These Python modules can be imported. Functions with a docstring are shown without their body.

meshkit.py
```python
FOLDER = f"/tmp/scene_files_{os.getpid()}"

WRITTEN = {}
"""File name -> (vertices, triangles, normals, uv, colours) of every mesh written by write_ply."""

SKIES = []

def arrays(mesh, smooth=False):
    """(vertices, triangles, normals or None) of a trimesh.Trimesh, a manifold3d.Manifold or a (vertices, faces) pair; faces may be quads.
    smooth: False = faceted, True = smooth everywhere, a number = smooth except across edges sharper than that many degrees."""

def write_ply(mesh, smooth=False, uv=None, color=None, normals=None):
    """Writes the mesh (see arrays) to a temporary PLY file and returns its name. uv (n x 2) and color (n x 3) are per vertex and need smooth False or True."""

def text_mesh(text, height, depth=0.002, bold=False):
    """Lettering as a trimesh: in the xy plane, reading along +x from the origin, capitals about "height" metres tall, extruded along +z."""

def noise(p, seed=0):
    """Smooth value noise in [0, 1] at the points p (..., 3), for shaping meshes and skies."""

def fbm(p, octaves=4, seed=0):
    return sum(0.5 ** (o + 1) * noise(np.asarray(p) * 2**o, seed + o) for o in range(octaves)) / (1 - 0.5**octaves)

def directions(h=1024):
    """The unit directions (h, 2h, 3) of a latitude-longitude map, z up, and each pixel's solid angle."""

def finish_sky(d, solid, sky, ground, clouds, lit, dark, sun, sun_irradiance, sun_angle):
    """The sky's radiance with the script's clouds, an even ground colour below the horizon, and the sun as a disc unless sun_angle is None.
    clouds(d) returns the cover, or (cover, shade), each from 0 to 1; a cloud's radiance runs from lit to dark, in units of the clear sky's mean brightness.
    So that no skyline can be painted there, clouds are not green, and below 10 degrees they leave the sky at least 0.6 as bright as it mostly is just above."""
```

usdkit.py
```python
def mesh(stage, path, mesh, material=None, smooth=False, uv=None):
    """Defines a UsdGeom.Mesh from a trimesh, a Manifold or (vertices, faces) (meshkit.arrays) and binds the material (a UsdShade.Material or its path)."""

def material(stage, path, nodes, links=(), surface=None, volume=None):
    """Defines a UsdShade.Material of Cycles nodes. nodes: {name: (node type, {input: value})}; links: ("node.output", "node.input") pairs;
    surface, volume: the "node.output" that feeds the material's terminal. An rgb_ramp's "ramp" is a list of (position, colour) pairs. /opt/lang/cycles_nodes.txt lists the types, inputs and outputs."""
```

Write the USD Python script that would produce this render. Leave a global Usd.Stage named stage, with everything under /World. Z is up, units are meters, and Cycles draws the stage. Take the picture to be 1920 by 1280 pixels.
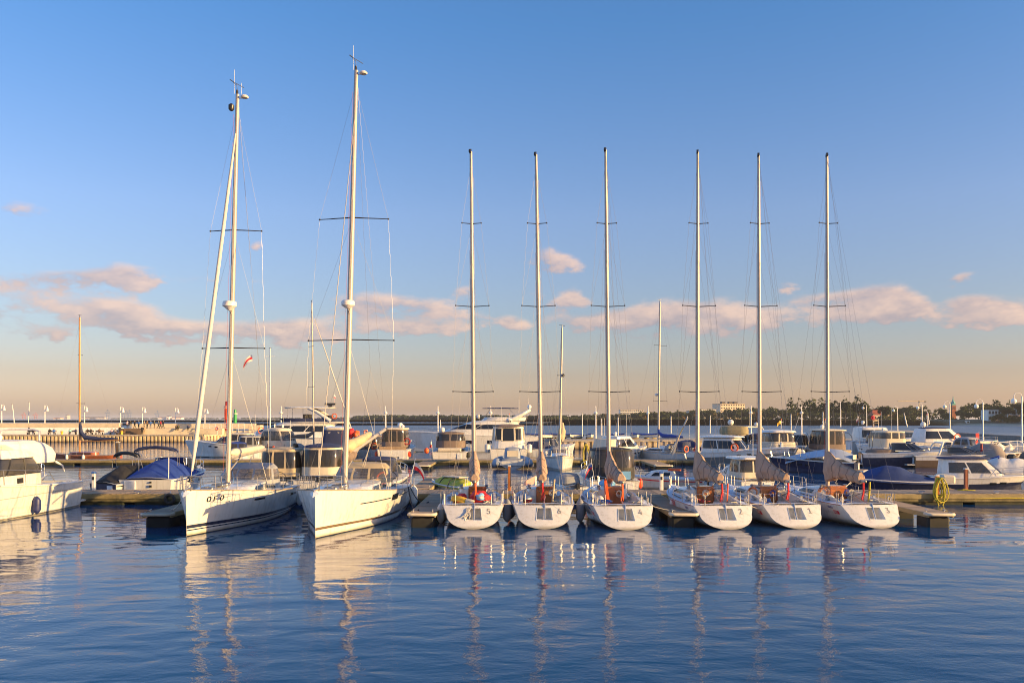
import math, random
import numpy as np, trimesh, manifold3d
import shapely.geometry as sg
from scipy.interpolate import PchipInterpolator
import usdkit, meshkit
from pxr import Usd, UsdGeom, UsdLux, UsdShade, Gf, Sdf, Vt

PI = math.pi
random.seed(7)
rng = np.random.default_rng(7)
stage = Usd.Stage.CreateInMemory()
UsdGeom.SetStageUpAxis(stage, UsdGeom.Tokens.z)
UsdGeom.SetStageMetersPerUnit(stage, 1.0)
UsdGeom.Xform.Define(stage, '/World')
stage.SetDefaultPrim(stage.GetPrimAtPath('/World'))
UsdGeom.Scope.Define(stage, '/World/Looks')

# ---------------------------------------------------------------- camera
HC = 4.9            # eye height above the water
FPX = 1600.0        # focal length in pixels of a 1920 px wide picture
HZ = 785.0          # row of the horizon in that picture
cam = UsdGeom.Camera.Define(stage, '/World/camera')
cam.CreateHorizontalApertureAttr(36.0)
cam.CreateVerticalApertureAttr(36.0 * 1280 / 1920)
cam.CreateFocalLengthAttr(36.0 * FPX / 1920)
cam.CreateVerticalApertureOffsetAttr((HZ - 640) / 1920 * 36.0)
cam.CreateClippingRangeAttr(Gf.Vec2f(0.1, 100000))
cam.CreateExposureAttr(1.05)
cam.AddTranslateOp().Set(Gf.Vec3d(0, 0, HC))
cam.AddRotateXOp().Set(90.0)

def at(px, py, Y):
    """the point at depth Y that the photograph shows at pixel px, py"""
    return np.array([(px - 960) / FPX * Y, Y, HC - (py - HZ) / FPX * Y])

# ---------------------------------------------------------------- sun and sky
SUN_EL = math.radians(10.0)
SUN_AZ = math.atan2(0.94, -0.34)       # from +y (ahead) towards +x (right)
sdir = np.array([math.sin(SUN_AZ) * math.cos(SUN_EL), math.cos(SUN_AZ) * math.cos(SUN_EL), math.sin(SUN_EL)])
sun = UsdLux.DistantLight.Define(stage, '/World/sun')
sun.CreateIntensityAttr(1.25)
sun.CreateNormalizeAttr(True)
sun.CreateAngleAttr(0.53)
sun.CreateColorAttr(Gf.Vec3f(1.0, 0.645, 0.25))
q = Gf.Rotation(Gf.Vec3d(0, 0, 1), Gf.Vec3d(*map(float, sdir)))
sun.AddTransformOp().Set(Gf.Matrix4d().SetRotate(q))

def sky_material():
    n = {'sky': ('sky_texture', {'sky_type': 'single_scattering', 'sun_disc': False, 'sun_elevation': SUN_EL, 'sun_rotation': SUN_AZ,
                                 'altitude': 20.0, 'air_density': 1.0, 'aerosol_density': 1.2, 'ozone_density': 3.0}),
         'tc': ('texture_coordinate', {}), 'sep': ('separate_xyz', {}),
         'az': ('math', {'math_type': 'arctan2'}), 'el': ('math', {'math_type': 'arcsine'}),
         'bg': ('background_shader', {'strength': 0.10})}
    l = [('tc.generated', 'sep.vector'), ('sep.x', 'az.value1'), ('sep.y', 'az.value2'), ('sep.z', 'el.value1')]
    cnt = [0]
    def math_(t, a, b=None, c=None, **kw):
        cnt[0] += 1
        k = f'm{cnt[0]}'
        n[k] = ('math', {'math_type': t, **kw})
        for i, x in enumerate((a, b, c)):
            if x is None: continue
            if isinstance(x, str): l.append((x, f'{k}.value{i+1}'))
            else: n[k][1][f'value{i+1}'] = float(x)
        return k + '.value'
    # noise in direction space, stretched sideways
    n['mp'] = ('mapping', {'scale': (1, 1, 2.2)}); l.append(('tc.generated', 'mp.vector'))
    n['n1'] = ('noise_texture', {'scale': 26.0, 'detail': 9.0, 'roughness': 0.60}); l.append(('mp.vector', 'n1.vector'))
    n['n2'] = ('noise_texture', {'scale': 9.0, 'detail': 3.0, 'roughness': 0.5}); l.append(('mp.vector', 'n2.vector'))
    n1 = math_('subtract', 'n1.fac', 0.5); n2 = math_('subtract', 'n2.fac', 0.5)
    azw = math_('multiply_add', n2, 0.10, 'az.value')
    elw = math_('multiply_add', n1, 0.030, 'el.value')
    # cloud banks: photograph px, py, half width, half height, strength
    C = [(40, 390, 75, 15, .55), (110, 525, 90, 14, .8), (235, 517, 75, 19, 1.1), (30, 565, 110, 32, .75), (190, 580, 60, 16, .8), (260, 583, 60, 15, .75),
         (110, 628, 50, 9, .7), (260, 615, 110, 16, .85), (400, 622, 130, 15, .85), (560, 620, 90, 20, 1.0), (480, 458, 24, 9, .6), (440, 523, 60, 7, .45),
         (690, 570, 55, 19, .9), (800, 578, 75, 17, .9), (720, 615, 60, 10, .8), (815, 616, 60, 12, .85), (880, 543, 28, 9, .65), (1015, 478, 50, 22, .7), (1030, 500, 40, 12, .5),
         (985, 556, 32, 10, .6), (1072, 558, 26, 16, .95), (965, 606, 28, 12, .85), (905, 598, 45, 8, .5), (1130, 602, 80, 13, .85), (1230, 596, 80, 24, .95), (1340, 592, 85, 24, 1.0), (1440, 600, 65, 16, .9),
         (1480, 535, 28, 8, .6), (1560, 558, 60, 10, .7), (1650, 562, 62, 24, 1.1), (1700, 580, 70, 16, .9), (1570, 592, 100, 16, .55), (1820, 520, 26, 10, .9), (1845, 570, 50, 16, 1.0), (1905, 585, 60, 18, 1.0), (1810, 602, 60, 11, .7),
         (10, 690, 30, 5, .4)]
    S = T = None
    for px, py, sx, sy, w in C:
        a0 = math.atan2(px - 960, FPX); ca = math.cos(a0)
        e0 = math.atan2((HZ - py) * ca, FPX)
        sa, se = sx / FPX * ca * ca * 1.15, sy / FPX * ca * 1.4
        dx = math_('multiply', math_('subtract', azw, a0), 1 / sa)
        dz = math_('multiply', math_('subtract', elw, e0), 1 / se)
        r2 = math_('multiply_add', dx, dx, math_('multiply', dz, dz))
        g = math_('multiply', math_('exponent', math_('multiply', r2, -1.0)), w)
        sh = math_('multiply_add', dz, 0.62, math_('multiply', dx, 0.38))
        t = math_('multiply', g, sh)
        S = g if S is None else math_('add', S, g)
        T = t if T is None else math_('add', T, t)
    # the same kind of low cloud banks all round, where the list above does not reach
    away = math_('multiply_add', math_('absolute', 'az.value'), 3.0, -1.95, use_clamp=True)
    band = math_('exponent', math_('multiply', math_('power', math_('multiply', math_('subtract', 'el.value', 0.12), 1 / 0.05), 2.0), -1.0))
    n['n3'] = ('noise_texture', {'scale': 3.2, 'detail': 3.0, 'roughness': 0.5}); l.append(('mp.vector', 'n3.vector'))
    g = math_('multiply', math_('multiply', math_('multiply_add', 'n3.fac', 3.2, -1.35, use_clamp=True), band), away)
    S = math_('add', S, g)
    amp = math_('multiply', math_('multiply', S, 2.4, use_clamp=True), 2.7)
    dens = math_('multiply_add', n1, amp, math_('multiply_add', S, 1.05, -0.33))
    cover = 'cv.result'
    n['cv'] = ('map_range', {'range_type': 'smoothstep', 'from_min': 0.0, 'from_max': 0.72, 'to_min': 0.0, 'to_max': 0.76, 'clamp': True}); l.append((dens, 'cv.value'))
    tt = math_('divide', T, math_('maximum', S, 0.02))
    lit = math_('multiply_add', n1, 1.8, math_('multiply_add', tt, 0.72, 0.55), use_clamp=True)
    n['cc'] = ('mix_color', {'a': CLOUD_DARK, 'b': CLOUD_LIT, 'use_clamp': False}); l.append((lit, 'cc.fac'))
    # clouds take up part of the colour of the air in front of them
    n['tr'] = ('rgb_ramp', {'ramp': [(0.0, (1.70, 1.22, 1.28)), (0.05, (1.30, 0.90, 0.88)), (0.10, (1.20, 0.93, 0.93)), (0.23, (1.27, 1.09, 1.20)), (0.42, (0.80, 1.09, 1.36)), (1.0, (0.68, 1.04, 1.38))]})
    n['tint'] = ('mix_color', {'blend_type': 'multiply', 'fac': 1.0, 'use_clamp': False}); l.extend([('sep.z', 'tr.fac'), ('sky.color', 'tint.a'), ('tr.color', 'tint.b')])
    n['mx'] = ('mix_color', {'use_clamp': False}); l.extend([(cover, 'mx.fac'), ('tint.result', 'mx.a'), ('cc.result', 'mx.b'), ('mx.result', 'bg.color')])
    return usdkit.material(stage, '/World/Looks/sky', n, l, surface='bg.background')

CLOUD_DARK, CLOUD_LIT = (1.95, 1.70, 1.95), (4.6, 3.20, 2.50)
dome = UsdLux.DomeLight.Define(stage, '/World/sky')
UsdShade.MaterialBindingAPI.Apply(dome.GetPrim()).Bind(sky_material())
# ---------------------------------------------------------------- naming
_count = {}
def numbered(parent, name):
    k = (parent, name); i = _count.get(k, 0); _count[k] = i + 1
    return f'{parent}/{name}' if i == 0 else f'{parent}/{name}_{i:03d}'

def path_of(p):
    return str(p.GetPath()) if hasattr(p, 'GetPath') else p

def tag(p, label=None, cat=None, group=None, kind=None):
    for k, v in (('label', label), ('category', cat), ('group', group), ('kind', kind)):
        if v: p.SetCustomDataByKey(k, v)
    return p

def thing(name, label, cat, loc=(0, 0, 0), rotz=0.0, group=None, kind=None, roll=0.0):
    x = UsdGeom.Xform.Define(stage, numbered('/World', name))
    x.AddTranslateOp().Set(Gf.Vec3d(*map(float, loc)))
    if rotz: x.AddRotateZOp().Set(float(rotz))
    if roll: x.AddRotateYOp().Set(float(roll))
    return tag(x.GetPrim(), label, cat, group, kind)

def put(parent, name, mesh, mat, smooth=False, label=None):
    """one Mesh prim under parent"""
    if isinstance(mesh, MB): mesh = mesh.mesh()
    if isinstance(mesh, tuple):
        v_, f_ = np.asarray(mesh[0], float), np.asarray(mesh[1], int); u_, inv = np.unique(f_, return_inverse=True); mesh = (v_[u_], inv.reshape(f_.shape))
    p = usdkit.mesh(stage, numbered(path_of(parent), name), mesh, MAT[mat], smooth).GetPrim()
    if label: p.SetCustomDataByKey('label', label)
    return p

def single(name, mesh, mat, label, cat, group=None, kind=None, smooth=False):
    return tag(put('/World', name, mesh, mat, smooth), label, cat, group, kind)

def structure(name, mesh, mat, smooth=False, kind='structure', label=None):
    return tag(put('/World', name, mesh, mat, smooth), label, None, None, kind)

def copy_of(src, name, label, cat, loc, rotz=0.0, group=None, scale=None):
    x = UsdGeom.Xform.Define(stage, numbered('/World', name))
    x.AddTranslateOp().Set(Gf.Vec3d(*map(float, loc)))
    if rotz: x.AddRotateZOp().Set(float(rotz))
    if scale is not None: x.AddScaleOp().Set(Gf.Vec3f(*map(float, np.broadcast_to(scale, 3))))
    p = x.GetPrim()
    p.GetReferences().AddInternalReference(src)
    p.SetInstanceable(True)
    return tag(p, label, cat, group)

def _klass(name):
    if not stage.GetPrimAtPath('/Kinds'): stage.CreateClassPrim('/Kinds')
    p = stage.DefinePrim('/Kinds/' + name, 'Xform')
    return p

# ---------------------------------------------------------------- meshes
def _frame(t):
    t = t / (np.linalg.norm(t) + 1e-12)
    a = np.array([0, 0, 1.0]) if abs(t[2]) < 0.9 else np.array([1.0, 0, 0])
    u = np.cross(t, a); u /= np.linalg.norm(u)
    return u, np.cross(u, t)

class MB:
    """collects shapes into one mesh"""
    def __init__(self): self.v, self.f, self.n = [], [], 0
    def add(self, v, f):
        v = np.asarray(v, float); f = np.asarray(f, int)
        if f.shape[1] == 4: f = np.vstack([f[:, [0, 1, 2]], f[:, [0, 2, 3]]])
        self.v.append(v); self.f.append(f + self.n); self.n += len(v); return self
    def tm(self, m, off=(0, 0, 0)): return self.add(np.asarray(m.vertices) + off, m.faces)
    def box(self, c, s, rz=0.0, ch=0.0):
        """box at centre c of size s; ch chamfers its upright and top edges"""
        c, s = np.asarray(c, float), np.asarray(s, float) / 2
        if ch:
            ch = min(ch, s.min() * 0.9)
            rows = [(-s[2], 0), (s[2] - ch, 0), (s[2], ch)]
            ring = lambda z, i: [(x, y, z) for x, y in ((s[0] - ch, -s[1] + i), (s[0] - i, -s[1] + ch), (s[0] - i, s[1] - ch), (s[0] - ch, s[1] - i), (-s[0] + ch, s[1] - i), (-s[0] + i, s[1] - ch), (-s[0] + i, -s[1] + ch), (-s[0] + ch, -s[1] + i))]
            v = np.array([p for z, i in rows for p in ring(z, i)])
            f = [(r * 8 + k, r * 8 + (k + 1) % 8, r * 8 + 8 + (k + 1) % 8, r * 8 + 8 + k) for r in range(2) for k in range(8)]
            f = [t for a, b, c_, d in f for t in ((a, b, c_), (a, c_, d))]
            f += [(16, 16 + k, 17 + k) for k in range(1, 7)] + [(0, k + 1, k) for k in range(1, 7)]
        else:
            v = np.array([(x, y, z) for z in (-s[2], s[2]) for x, y in ((-s[0], -s[1]), (s[0], -s[1]), (s[0], s[1]), (-s[0], s[1]))])
            f = [(0, 2, 1), (0, 3, 2), (4, 5, 6), (4, 6, 7)] + [t for k in range(4) for t in ((k, (k + 1) % 4, (k + 1) % 4 + 4), (k, (k + 1) % 4 + 4, k + 4))]
        if rz:
            co, si = math.cos(rz), math.sin(rz); v = np.column_stack([v[:, 0] * co - v[:, 1] * si, v[:, 0] * si + v[:, 1] * co, v[:, 2]])
        return self.add(v + c, f)
    def bar(self, p, q, w, h):
        p, q = np.asarray(p, float), np.asarray(q, float); u, w2 = _frame(q - p)
        o = [u * a * w / 2 + w2 * b * h / 2 for a, b in ((-1, -1), (1, -1), (1, 1), (-1, 1))]
        v = [p + x for x in o] + [q + x for x in o]
        return self.add(v, [(0, 2, 1), (0, 3, 2), (4, 5, 6), (4, 6, 7)] + [t for k in range(4) for t in ((k, (k + 1) % 4, (k + 1) % 4 + 4), (k, (k + 1) % 4 + 4, k + 4))])
    def tube(self, pts, r, n=6):
        p = np.asarray(pts, float); m = len(p); r = np.broadcast_to(r, (m,))
        t = np.gradient(p, axis=0); u, w = _frame(t[0]); v = []
        for k in range(m):
            tk = t[k] / (np.linalg.norm(t[k]) + 1e-12)
            u = u - tk * (u @ tk); u /= np.linalg.norm(u) + 1e-12; w = np.cross(tk, u)
            for a in range(n):
                an = 2 * PI * a / n; v.append(p[k] + r[k] * (math.cos(an) * u + math.sin(an) * w))
        f = [(k * n + a, k * n + (a + 1) % n, k * n + n + (a + 1) % n, k * n + n + a) for k in range(m - 1) for a in range(n)]
        f = [x for a, b, c, d in f for x in ((a, b, c), (a, c, d))]
        f += [(0, a + 1, a) for a in range(1, n - 1)] + [((m - 1) * n, (m - 1) * n + a, (m - 1) * n + a + 1) for a in range(1, n - 1)]
        return self.add(v, f)
    def cyl(self, p, q, r, n=10, r2=None): return self.tube([p, q], [r, r if r2 is None else r2], n)
    def lathe(self, prof, c=(0, 0, 0), n=14, sx=1.0, sy=1.0):
        """prof: (radius, z) from bottom to top about a vertical axis"""
        m = len(prof); v = [(r * math.cos(2 * PI * a / n) * sx + c[0], r * math.sin(2 * PI * a / n) * sy + c[1], z + c[2]) for r, z in prof for a in range(n)]
        f = [(k * n + a, k * n + (a + 1) % n, k * n + n + (a + 1) % n, k * n + n + a) for k in range(m - 1) for a in range(n)]
        f = [x for a, b, c_, d in f for x in ((a, b, c_), (a, c_, d))]
        f += [(0, a + 1, a) for a in range(1, n - 1)] + [((m - 1) * n, (m - 1) * n + a, (m - 1) * n + a + 1) for a in range(1, n - 1)]
        return self.add(v, f)
    def torus(self, c, R, r, axis=1, n=16, k=7):
        v, f = [], []
        for i in range(n):
            a = 2 * PI * i / n
            for j in range(k):
                b = 2 * PI * j / k; x, y, z = (R + r * math.cos(b)) * math.cos(a), r * math.sin(b), (R + r * math.cos(b)) * math.sin(a)
                p = {0: (y, x, z), 1: (x, y, z), 2: (x, z, y)}[axis]; v.append(np.array(p) + c)
                f.append((i * k + j, i * k + (j + 1) % k, ((i + 1) % n) * k + (j + 1) % k, ((i + 1) % n) * k + j))
        return self.add(v, f)
    def ell(self, c, s, sub=2):
        m = trimesh.creation.icosphere(sub); return self.add(m.vertices * np.asarray(s) + c, m.faces)
    def prism(self, poly, z0, z1):
        """upright prism over a plan polygon"""
        m = trimesh.creation.extrude_polygon(poly if hasattr(poly, 'exterior') else sg.Polygon(poly), z1 - z0, engine='earcut')
        return self.add(m.vertices + np.array([0, 0, z0]), m.faces)
    def side_prism(self, yz, x0, x1):
        """prism over an outline in the y-z plane, from x0 to x1"""
        m = trimesh.creation.extrude_polygon(sg.Polygon(yz), x1 - x0, engine='earcut')
        v = m.vertices; return self.add(np.column_stack([v[:, 2] + x0, v[:, 0], v[:, 1]]), m.faces)
    def move(self, off):
        self.v = [v + np.asarray(off, float) for v in self.v]; return self
    def rot(self, rz=0.0, c=(0, 0, 0)):
        co, si = math.cos(rz), math.sin(rz); c = np.asarray(c, float); R = np.array([[co, -si, 0], [si, co, 0], [0, 0, 1]])
        self.v = [(v - c) @ R.T + c for v in self.v]; return self
    def mesh(self):
        m = trimesh.Trimesh(np.vstack(self.v), np.vstack(self.f), process=False); return m

def hull_of(pts): return trimesh.convex.convex_hull(np.asarray(pts, float))

def tri_poly(poly):
    m = trimesh.creation.triangulate_polygon(poly, engine='earcut'); return np.asarray(m[0]), np.asarray(m[1])

# ---------------------------------------------------------------- materials
MAT = {}
def paint(name, col, rough=0.35, metal=0.0, coat=0.0, bump=0.0, bscale=20.0, var=0.08, vscale=1.3, spec=0.5, streak=False, trans=0.0):
    """a plain surface whose colour and gloss wander a little, with fine relief"""
    col = np.asarray(col, float)
    n = {'tc': ('texture_coordinate', {}), 'nz': ('noise_texture', {'scale': vscale, 'detail': 5.0, 'roughness': 0.6}),
         'rp': ('rgb_ramp', {'ramp': [(0.3, tuple(col * (1 - var))), (0.7, tuple(np.minimum(col * (1 + var * 0.7), 0.95)))]}),
         'rr': ('map_range', {'from_min': 0.3, 'from_max': 0.7, 'to_min': rough * 0.8, 'to_max': min(1.0, rough * 1.25)}),
         'p': ('principled_bsdf', {'metallic': metal, 'coat_weight': coat, 'specular_ior_level': spec})}
    l = [('nz.fac', 'rp.fac'), ('rp.color', 'p.base_color'), ('nz.fac', 'rr.value'), ('rr.result', 'p.roughness')]
    if streak:
        n['mp'] = ('mapping', {'scale': (6.0, 6.0, 0.5)}); l += [('tc.object', 'mp.vector'), ('mp.vector', 'nz.vector')]
    else: l.append(('tc.object', 'nz.vector'))
    if bump:
        n['nb'] = ('noise_texture', {'scale': bscale, 'detail': 3.0}); n['b'] = ('bump', {'strength': 1.0, 'distance': bump})
        l += [('tc.object', 'nb.vector'), ('nb.fac', 'b.height'), ('b.normal', 'p.normal')]
    s = 'p.BSDF'
    if trans:
        n['tl'] = ('translucent_bsdf', {'color': tuple(col)}); n['mx'] = ('mix_closure', {'fac': trans})
        l += [('p.BSDF', 'mx.closure1'), ('tl.BSDF', 'mx.closure2')]; s = 'mx.closure'
    MAT[name] = usdkit.material(stage, '/World/Looks/' + name, n, l, surface=s)

def pane(name, tint, clear=0.6, rough=0.03):
    """window glass or clear vinyl: see-through, with a mirror sheen that grows at grazing angles"""
    n = {'t': ('transparent_bsdf', {'color': tuple(tint)}), 'd': ('diffuse_bsdf', {'color': tuple(np.asarray(tint) * 0.25)}),
         'g': ('glossy_bsdf', {'color': (1, 1, 1), 'roughness': rough}), 'fr': ('fresnel', {'IOR': 1.5}),
         'm1': ('mix_closure', {'fac': clear}), 'm2': ('mix_closure', {})}
    l = [('d.BSDF', 'm1.closure1'), ('t.BSDF', 'm1.closure2'), ('m1.closure', 'm2.closure1'), ('g.BSDF', 'm2.closure2'), ('fr.fac', 'm2.fac')]
    MAT[name] = usdkit.material(stage, '/World/Looks/' + name, n, l, surface='m2.closure')

def gelcoat(name, col):
    """weathered gelcoat: faint runs down the topsides, scuffs, and a line of scum just above the water"""
    n = {'tc': ('texture_coordinate', {}), 'geo': ('geometry', {}), 'sp': ('separate_xyz', {}), 'mp': ('mapping', {'scale': (7.0, 7.0, 0.35)}), 'n1': ('noise_texture', {'scale': 1.0, 'detail': 5.0, 'roughness': 0.65}),
         'n2': ('noise_texture', {'scale': 2.2, 'detail': 4.0}), 'n3': ('noise_texture', {'scale': 0.55, 'detail': 2.0}), 'r1': ('rgb_ramp', {'ramp': [(0.28, tuple(np.array(col) * (0.80, 0.77, 0.70))), (0.47, tuple(col)), (0.75, tuple(np.array(col) * 1.05))]}),
         'zz': ('math', {'math_type': 'multiply_add', 'value2': -0.16}), 'sc': ('map_range', {'from_min': -0.05, 'from_max': 0.10, 'to_min': 0.75, 'to_max': 0.0, 'clamp': True}), 'mx': ('mix_color', {'b': (0.20, 0.17, 0.085)}),
         'rr': ('map_range', {'from_min': 0.3, 'from_max': 0.7, 'to_min': 0.12, 'to_max': 0.34}), 'b': ('bump', {'strength': 1.0, 'distance': 0.006}), 'p': ('principled_bsdf', {'coat_weight': 0.35, 'coat_roughness': 0.06})}
    l = [('tc.object', 'mp.vector'), ('mp.vector', 'n1.vector'), ('tc.object', 'n2.vector'), ('tc.object', 'n3.vector'), ('n1.fac', 'r1.fac'), ('geo.position', 'sp.vector'), ('n2.fac', 'zz.value1'), ('sp.z', 'zz.value3'), ('zz.value', 'sc.value'), ('sc.result', 'mx.fac'), ('r1.color', 'mx.a'),
         ('mx.result', 'p.base_color'), ('n2.fac', 'rr.value'), ('rr.result', 'p.roughness'), ('n3.fac', 'b.height'), ('b.normal', 'p.normal')]
    MAT[name] = usdkit.material(stage, '/World/Looks/' + name, n, l, surface='p.BSDF')
gelcoat('gelcoat', (0.61, 0.595, 0.56))
paint('gelcoat_grey', (0.62, 0.63, 0.64), 0.3, var=0.06, vscale=0.9, streak=True)
paint('deck_paint', (0.64, 0.68, 0.74), 0.6, var=0.10, vscale=1.6, bump=0.001, bscale=90)
paint('deck_white', (0.56, 0.545, 0.51), 0.5, var=0.08, vscale=1.4, bump=0.001, bscale=80)
paint('well_white', (0.78, 0.76, 0.72), .4, var=.06)
paint('teak', (0.36, 0.25, 0.15), 0.65, var=0.25, vscale=5.0, bump=0.002, bscale=30)
paint('mahogany', (0.28, 0.085, 0.03), 0.3, coat=0.4, var=0.25, vscale=3.0)
paint('varnished_wood', (0.38, 0.13, 0.035), 0.25, coat=0.5, var=0.2, vscale=3.0)
paint('navy_paint', (0.012, 0.017, 0.045), 0.32, coat=0.0, var=0.1)
paint('stripe_navy', (0.02, 0.025, 0.05), 0.25, var=0.1)
paint('boot_black', (0.015, 0.017, 0.02), 0.4, var=0.2)
paint('grey_paint', (0.12, 0.13, 0.13), 0.35, var=0.12)
paint('brown_hull', (0.14, 0.095, 0.055), 0.2, coat=0.4, var=0.1)
paint('mast_alloy', (0.37, 0.335, 0.295), 0.42, metal=0.25, var=0.10, vscale=0.8, streak=True)
paint('mast_white', (0.66, 0.64, 0.60), 0.35, var=0.06, streak=True)
paint('mast_wood', (0.40, 0.20, 0.07), 0.3, coat=0.4, var=0.15, streak=True)
paint('black_fitting', (0.02, 0.02, 0.022), 0.4, var=0.2)
paint('steel', (0.42, 0.42, 0.42), 0.28, metal=0.85, var=0.1)
paint('wire', (0.20, 0.19, 0.19), 0.4, metal=0.5, var=0.1)
paint('tan_canvas', (0.36, 0.245, 0.175), 0.85, var=0.2, vscale=2.6, bump=0.03, bscale=6.0)
paint('sand_canvas', (0.45, 0.355, 0.22), 0.85, var=0.12, vscale=2.0, bump=0.006, bscale=5.0)
paint('cream_canvas', (0.58, 0.51, 0.39), 0.8, var=0.08, vscale=2.0, bump=0.006, bscale=4.0)
paint('white_canvas', (0.64, 0.62, 0.58), 0.7, var=0.08, vscale=2.0, bump=0.012, bscale=3.5)
paint('grey_canvas', (0.28, 0.29, 0.31), 0.8, var=0.12, vscale=2.0, bump=0.008, bscale=5.0)
paint('brown_canvas', (0.17, 0.125, 0.10), 0.8, var=0.15, vscale=2.0, bump=0.006, bscale=5.0)
paint('olive_canvas', (0.24, 0.20, 0.11), 0.8, var=0.12, vscale=2.0, bump=0.006, bscale=4.0)
paint('black_canvas', (0.018, 0.018, 0.020), 0.75, var=0.25, vscale=2.5, bump=0.010, bscale=4.0)
paint('navy_canvas', (0.02, 0.03, 0.085), 0.8, var=0.2, vscale=2.5, bump=0.008, bscale=5.0)
paint('blue_canvas', (0.014, 0.045, 0.24), 0.75, var=0.2, vscale=2.5, bump=0.012, bscale=4.0)
paint('sail_white', (0.64, 0.62, 0.57), 0.7, var=0.10, vscale=1.6, bump=0.01, bscale=4.0, trans=0.25)
paint('yellow_canvas', (0.40, 0.39, 0.035), 0.7, var=0.15, vscale=3.0, bump=0.01, bscale=4.0)
paint('red_cloth', (0.55, 0.02, 0.025), 0.7, var=0.2, vscale=4.0, bump=0.012, bscale=7.0)
paint('orange_plastic', (0.75, 0.11, 0.02), 0.45, var=0.1)
paint('red_paint', (0.75, 0.07, 0.02), 0.4, var=0.1)
paint('green_paint', (0.02, 0.28, 0.07), 0.4, var=0.1)
paint('yellow_rope', (0.50, 0.42, 0.04), 0.8, var=0.25, vscale=12)
paint('rope', (0.55, 0.50, 0.42), 0.85, var=0.2, vscale=12)
paint('dark_rope', (0.03, 0.03, 0.04), 0.85, var=0.3, vscale=12)
paint('fender_grey', (0.20, 0.21, 0.24), 0.6, var=0.12)
paint('fender_white', (0.66, 0.64, 0.60), 0.5, var=0.12)
paint('fender_navy', (0.02, 0.03, 0.12), 0.5, var=0.2)
paint('cushion_blue', (0.05, 0.13, 0.38), 0.7, var=0.15)
paint('rubber', (0.03, 0.03, 0.03), 0.8, var=0.2)
paint('rib_grey', (0.25, 0.29, 0.36), 0.6, var=0.1)
paint('light_blue', (0.16, 0.38, 0.62), 0.6, var=0.15)
paint('dark_glass', (0.012, 0.014, 0.018), 0.05, var=0.1)
paint('dark_red', (0.30, 0.02, 0.02), 0.6, var=0.15)
paint('ink_red', (0.62, 0.02, 0.03), 0.4, var=0.05)
paint('ink_blue', (0.05, 0.06, 0.24), 0.4, var=0.05)
paint('ink_grey', (0.24, 0.23, 0.22), 0.5, var=0.1)
pane('window_glass', (0.42, 0.40, 0.38), 0.72)
pane('smoked_glass', (0.10, 0.10, 0.11), 0.55)
pane('dark_vinyl', (0.20, 0.18, 0.16), 0.5, 0.06)
pane('clear_vinyl', (0.62, 0.58, 0.54), 0.62, 0.08)
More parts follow.
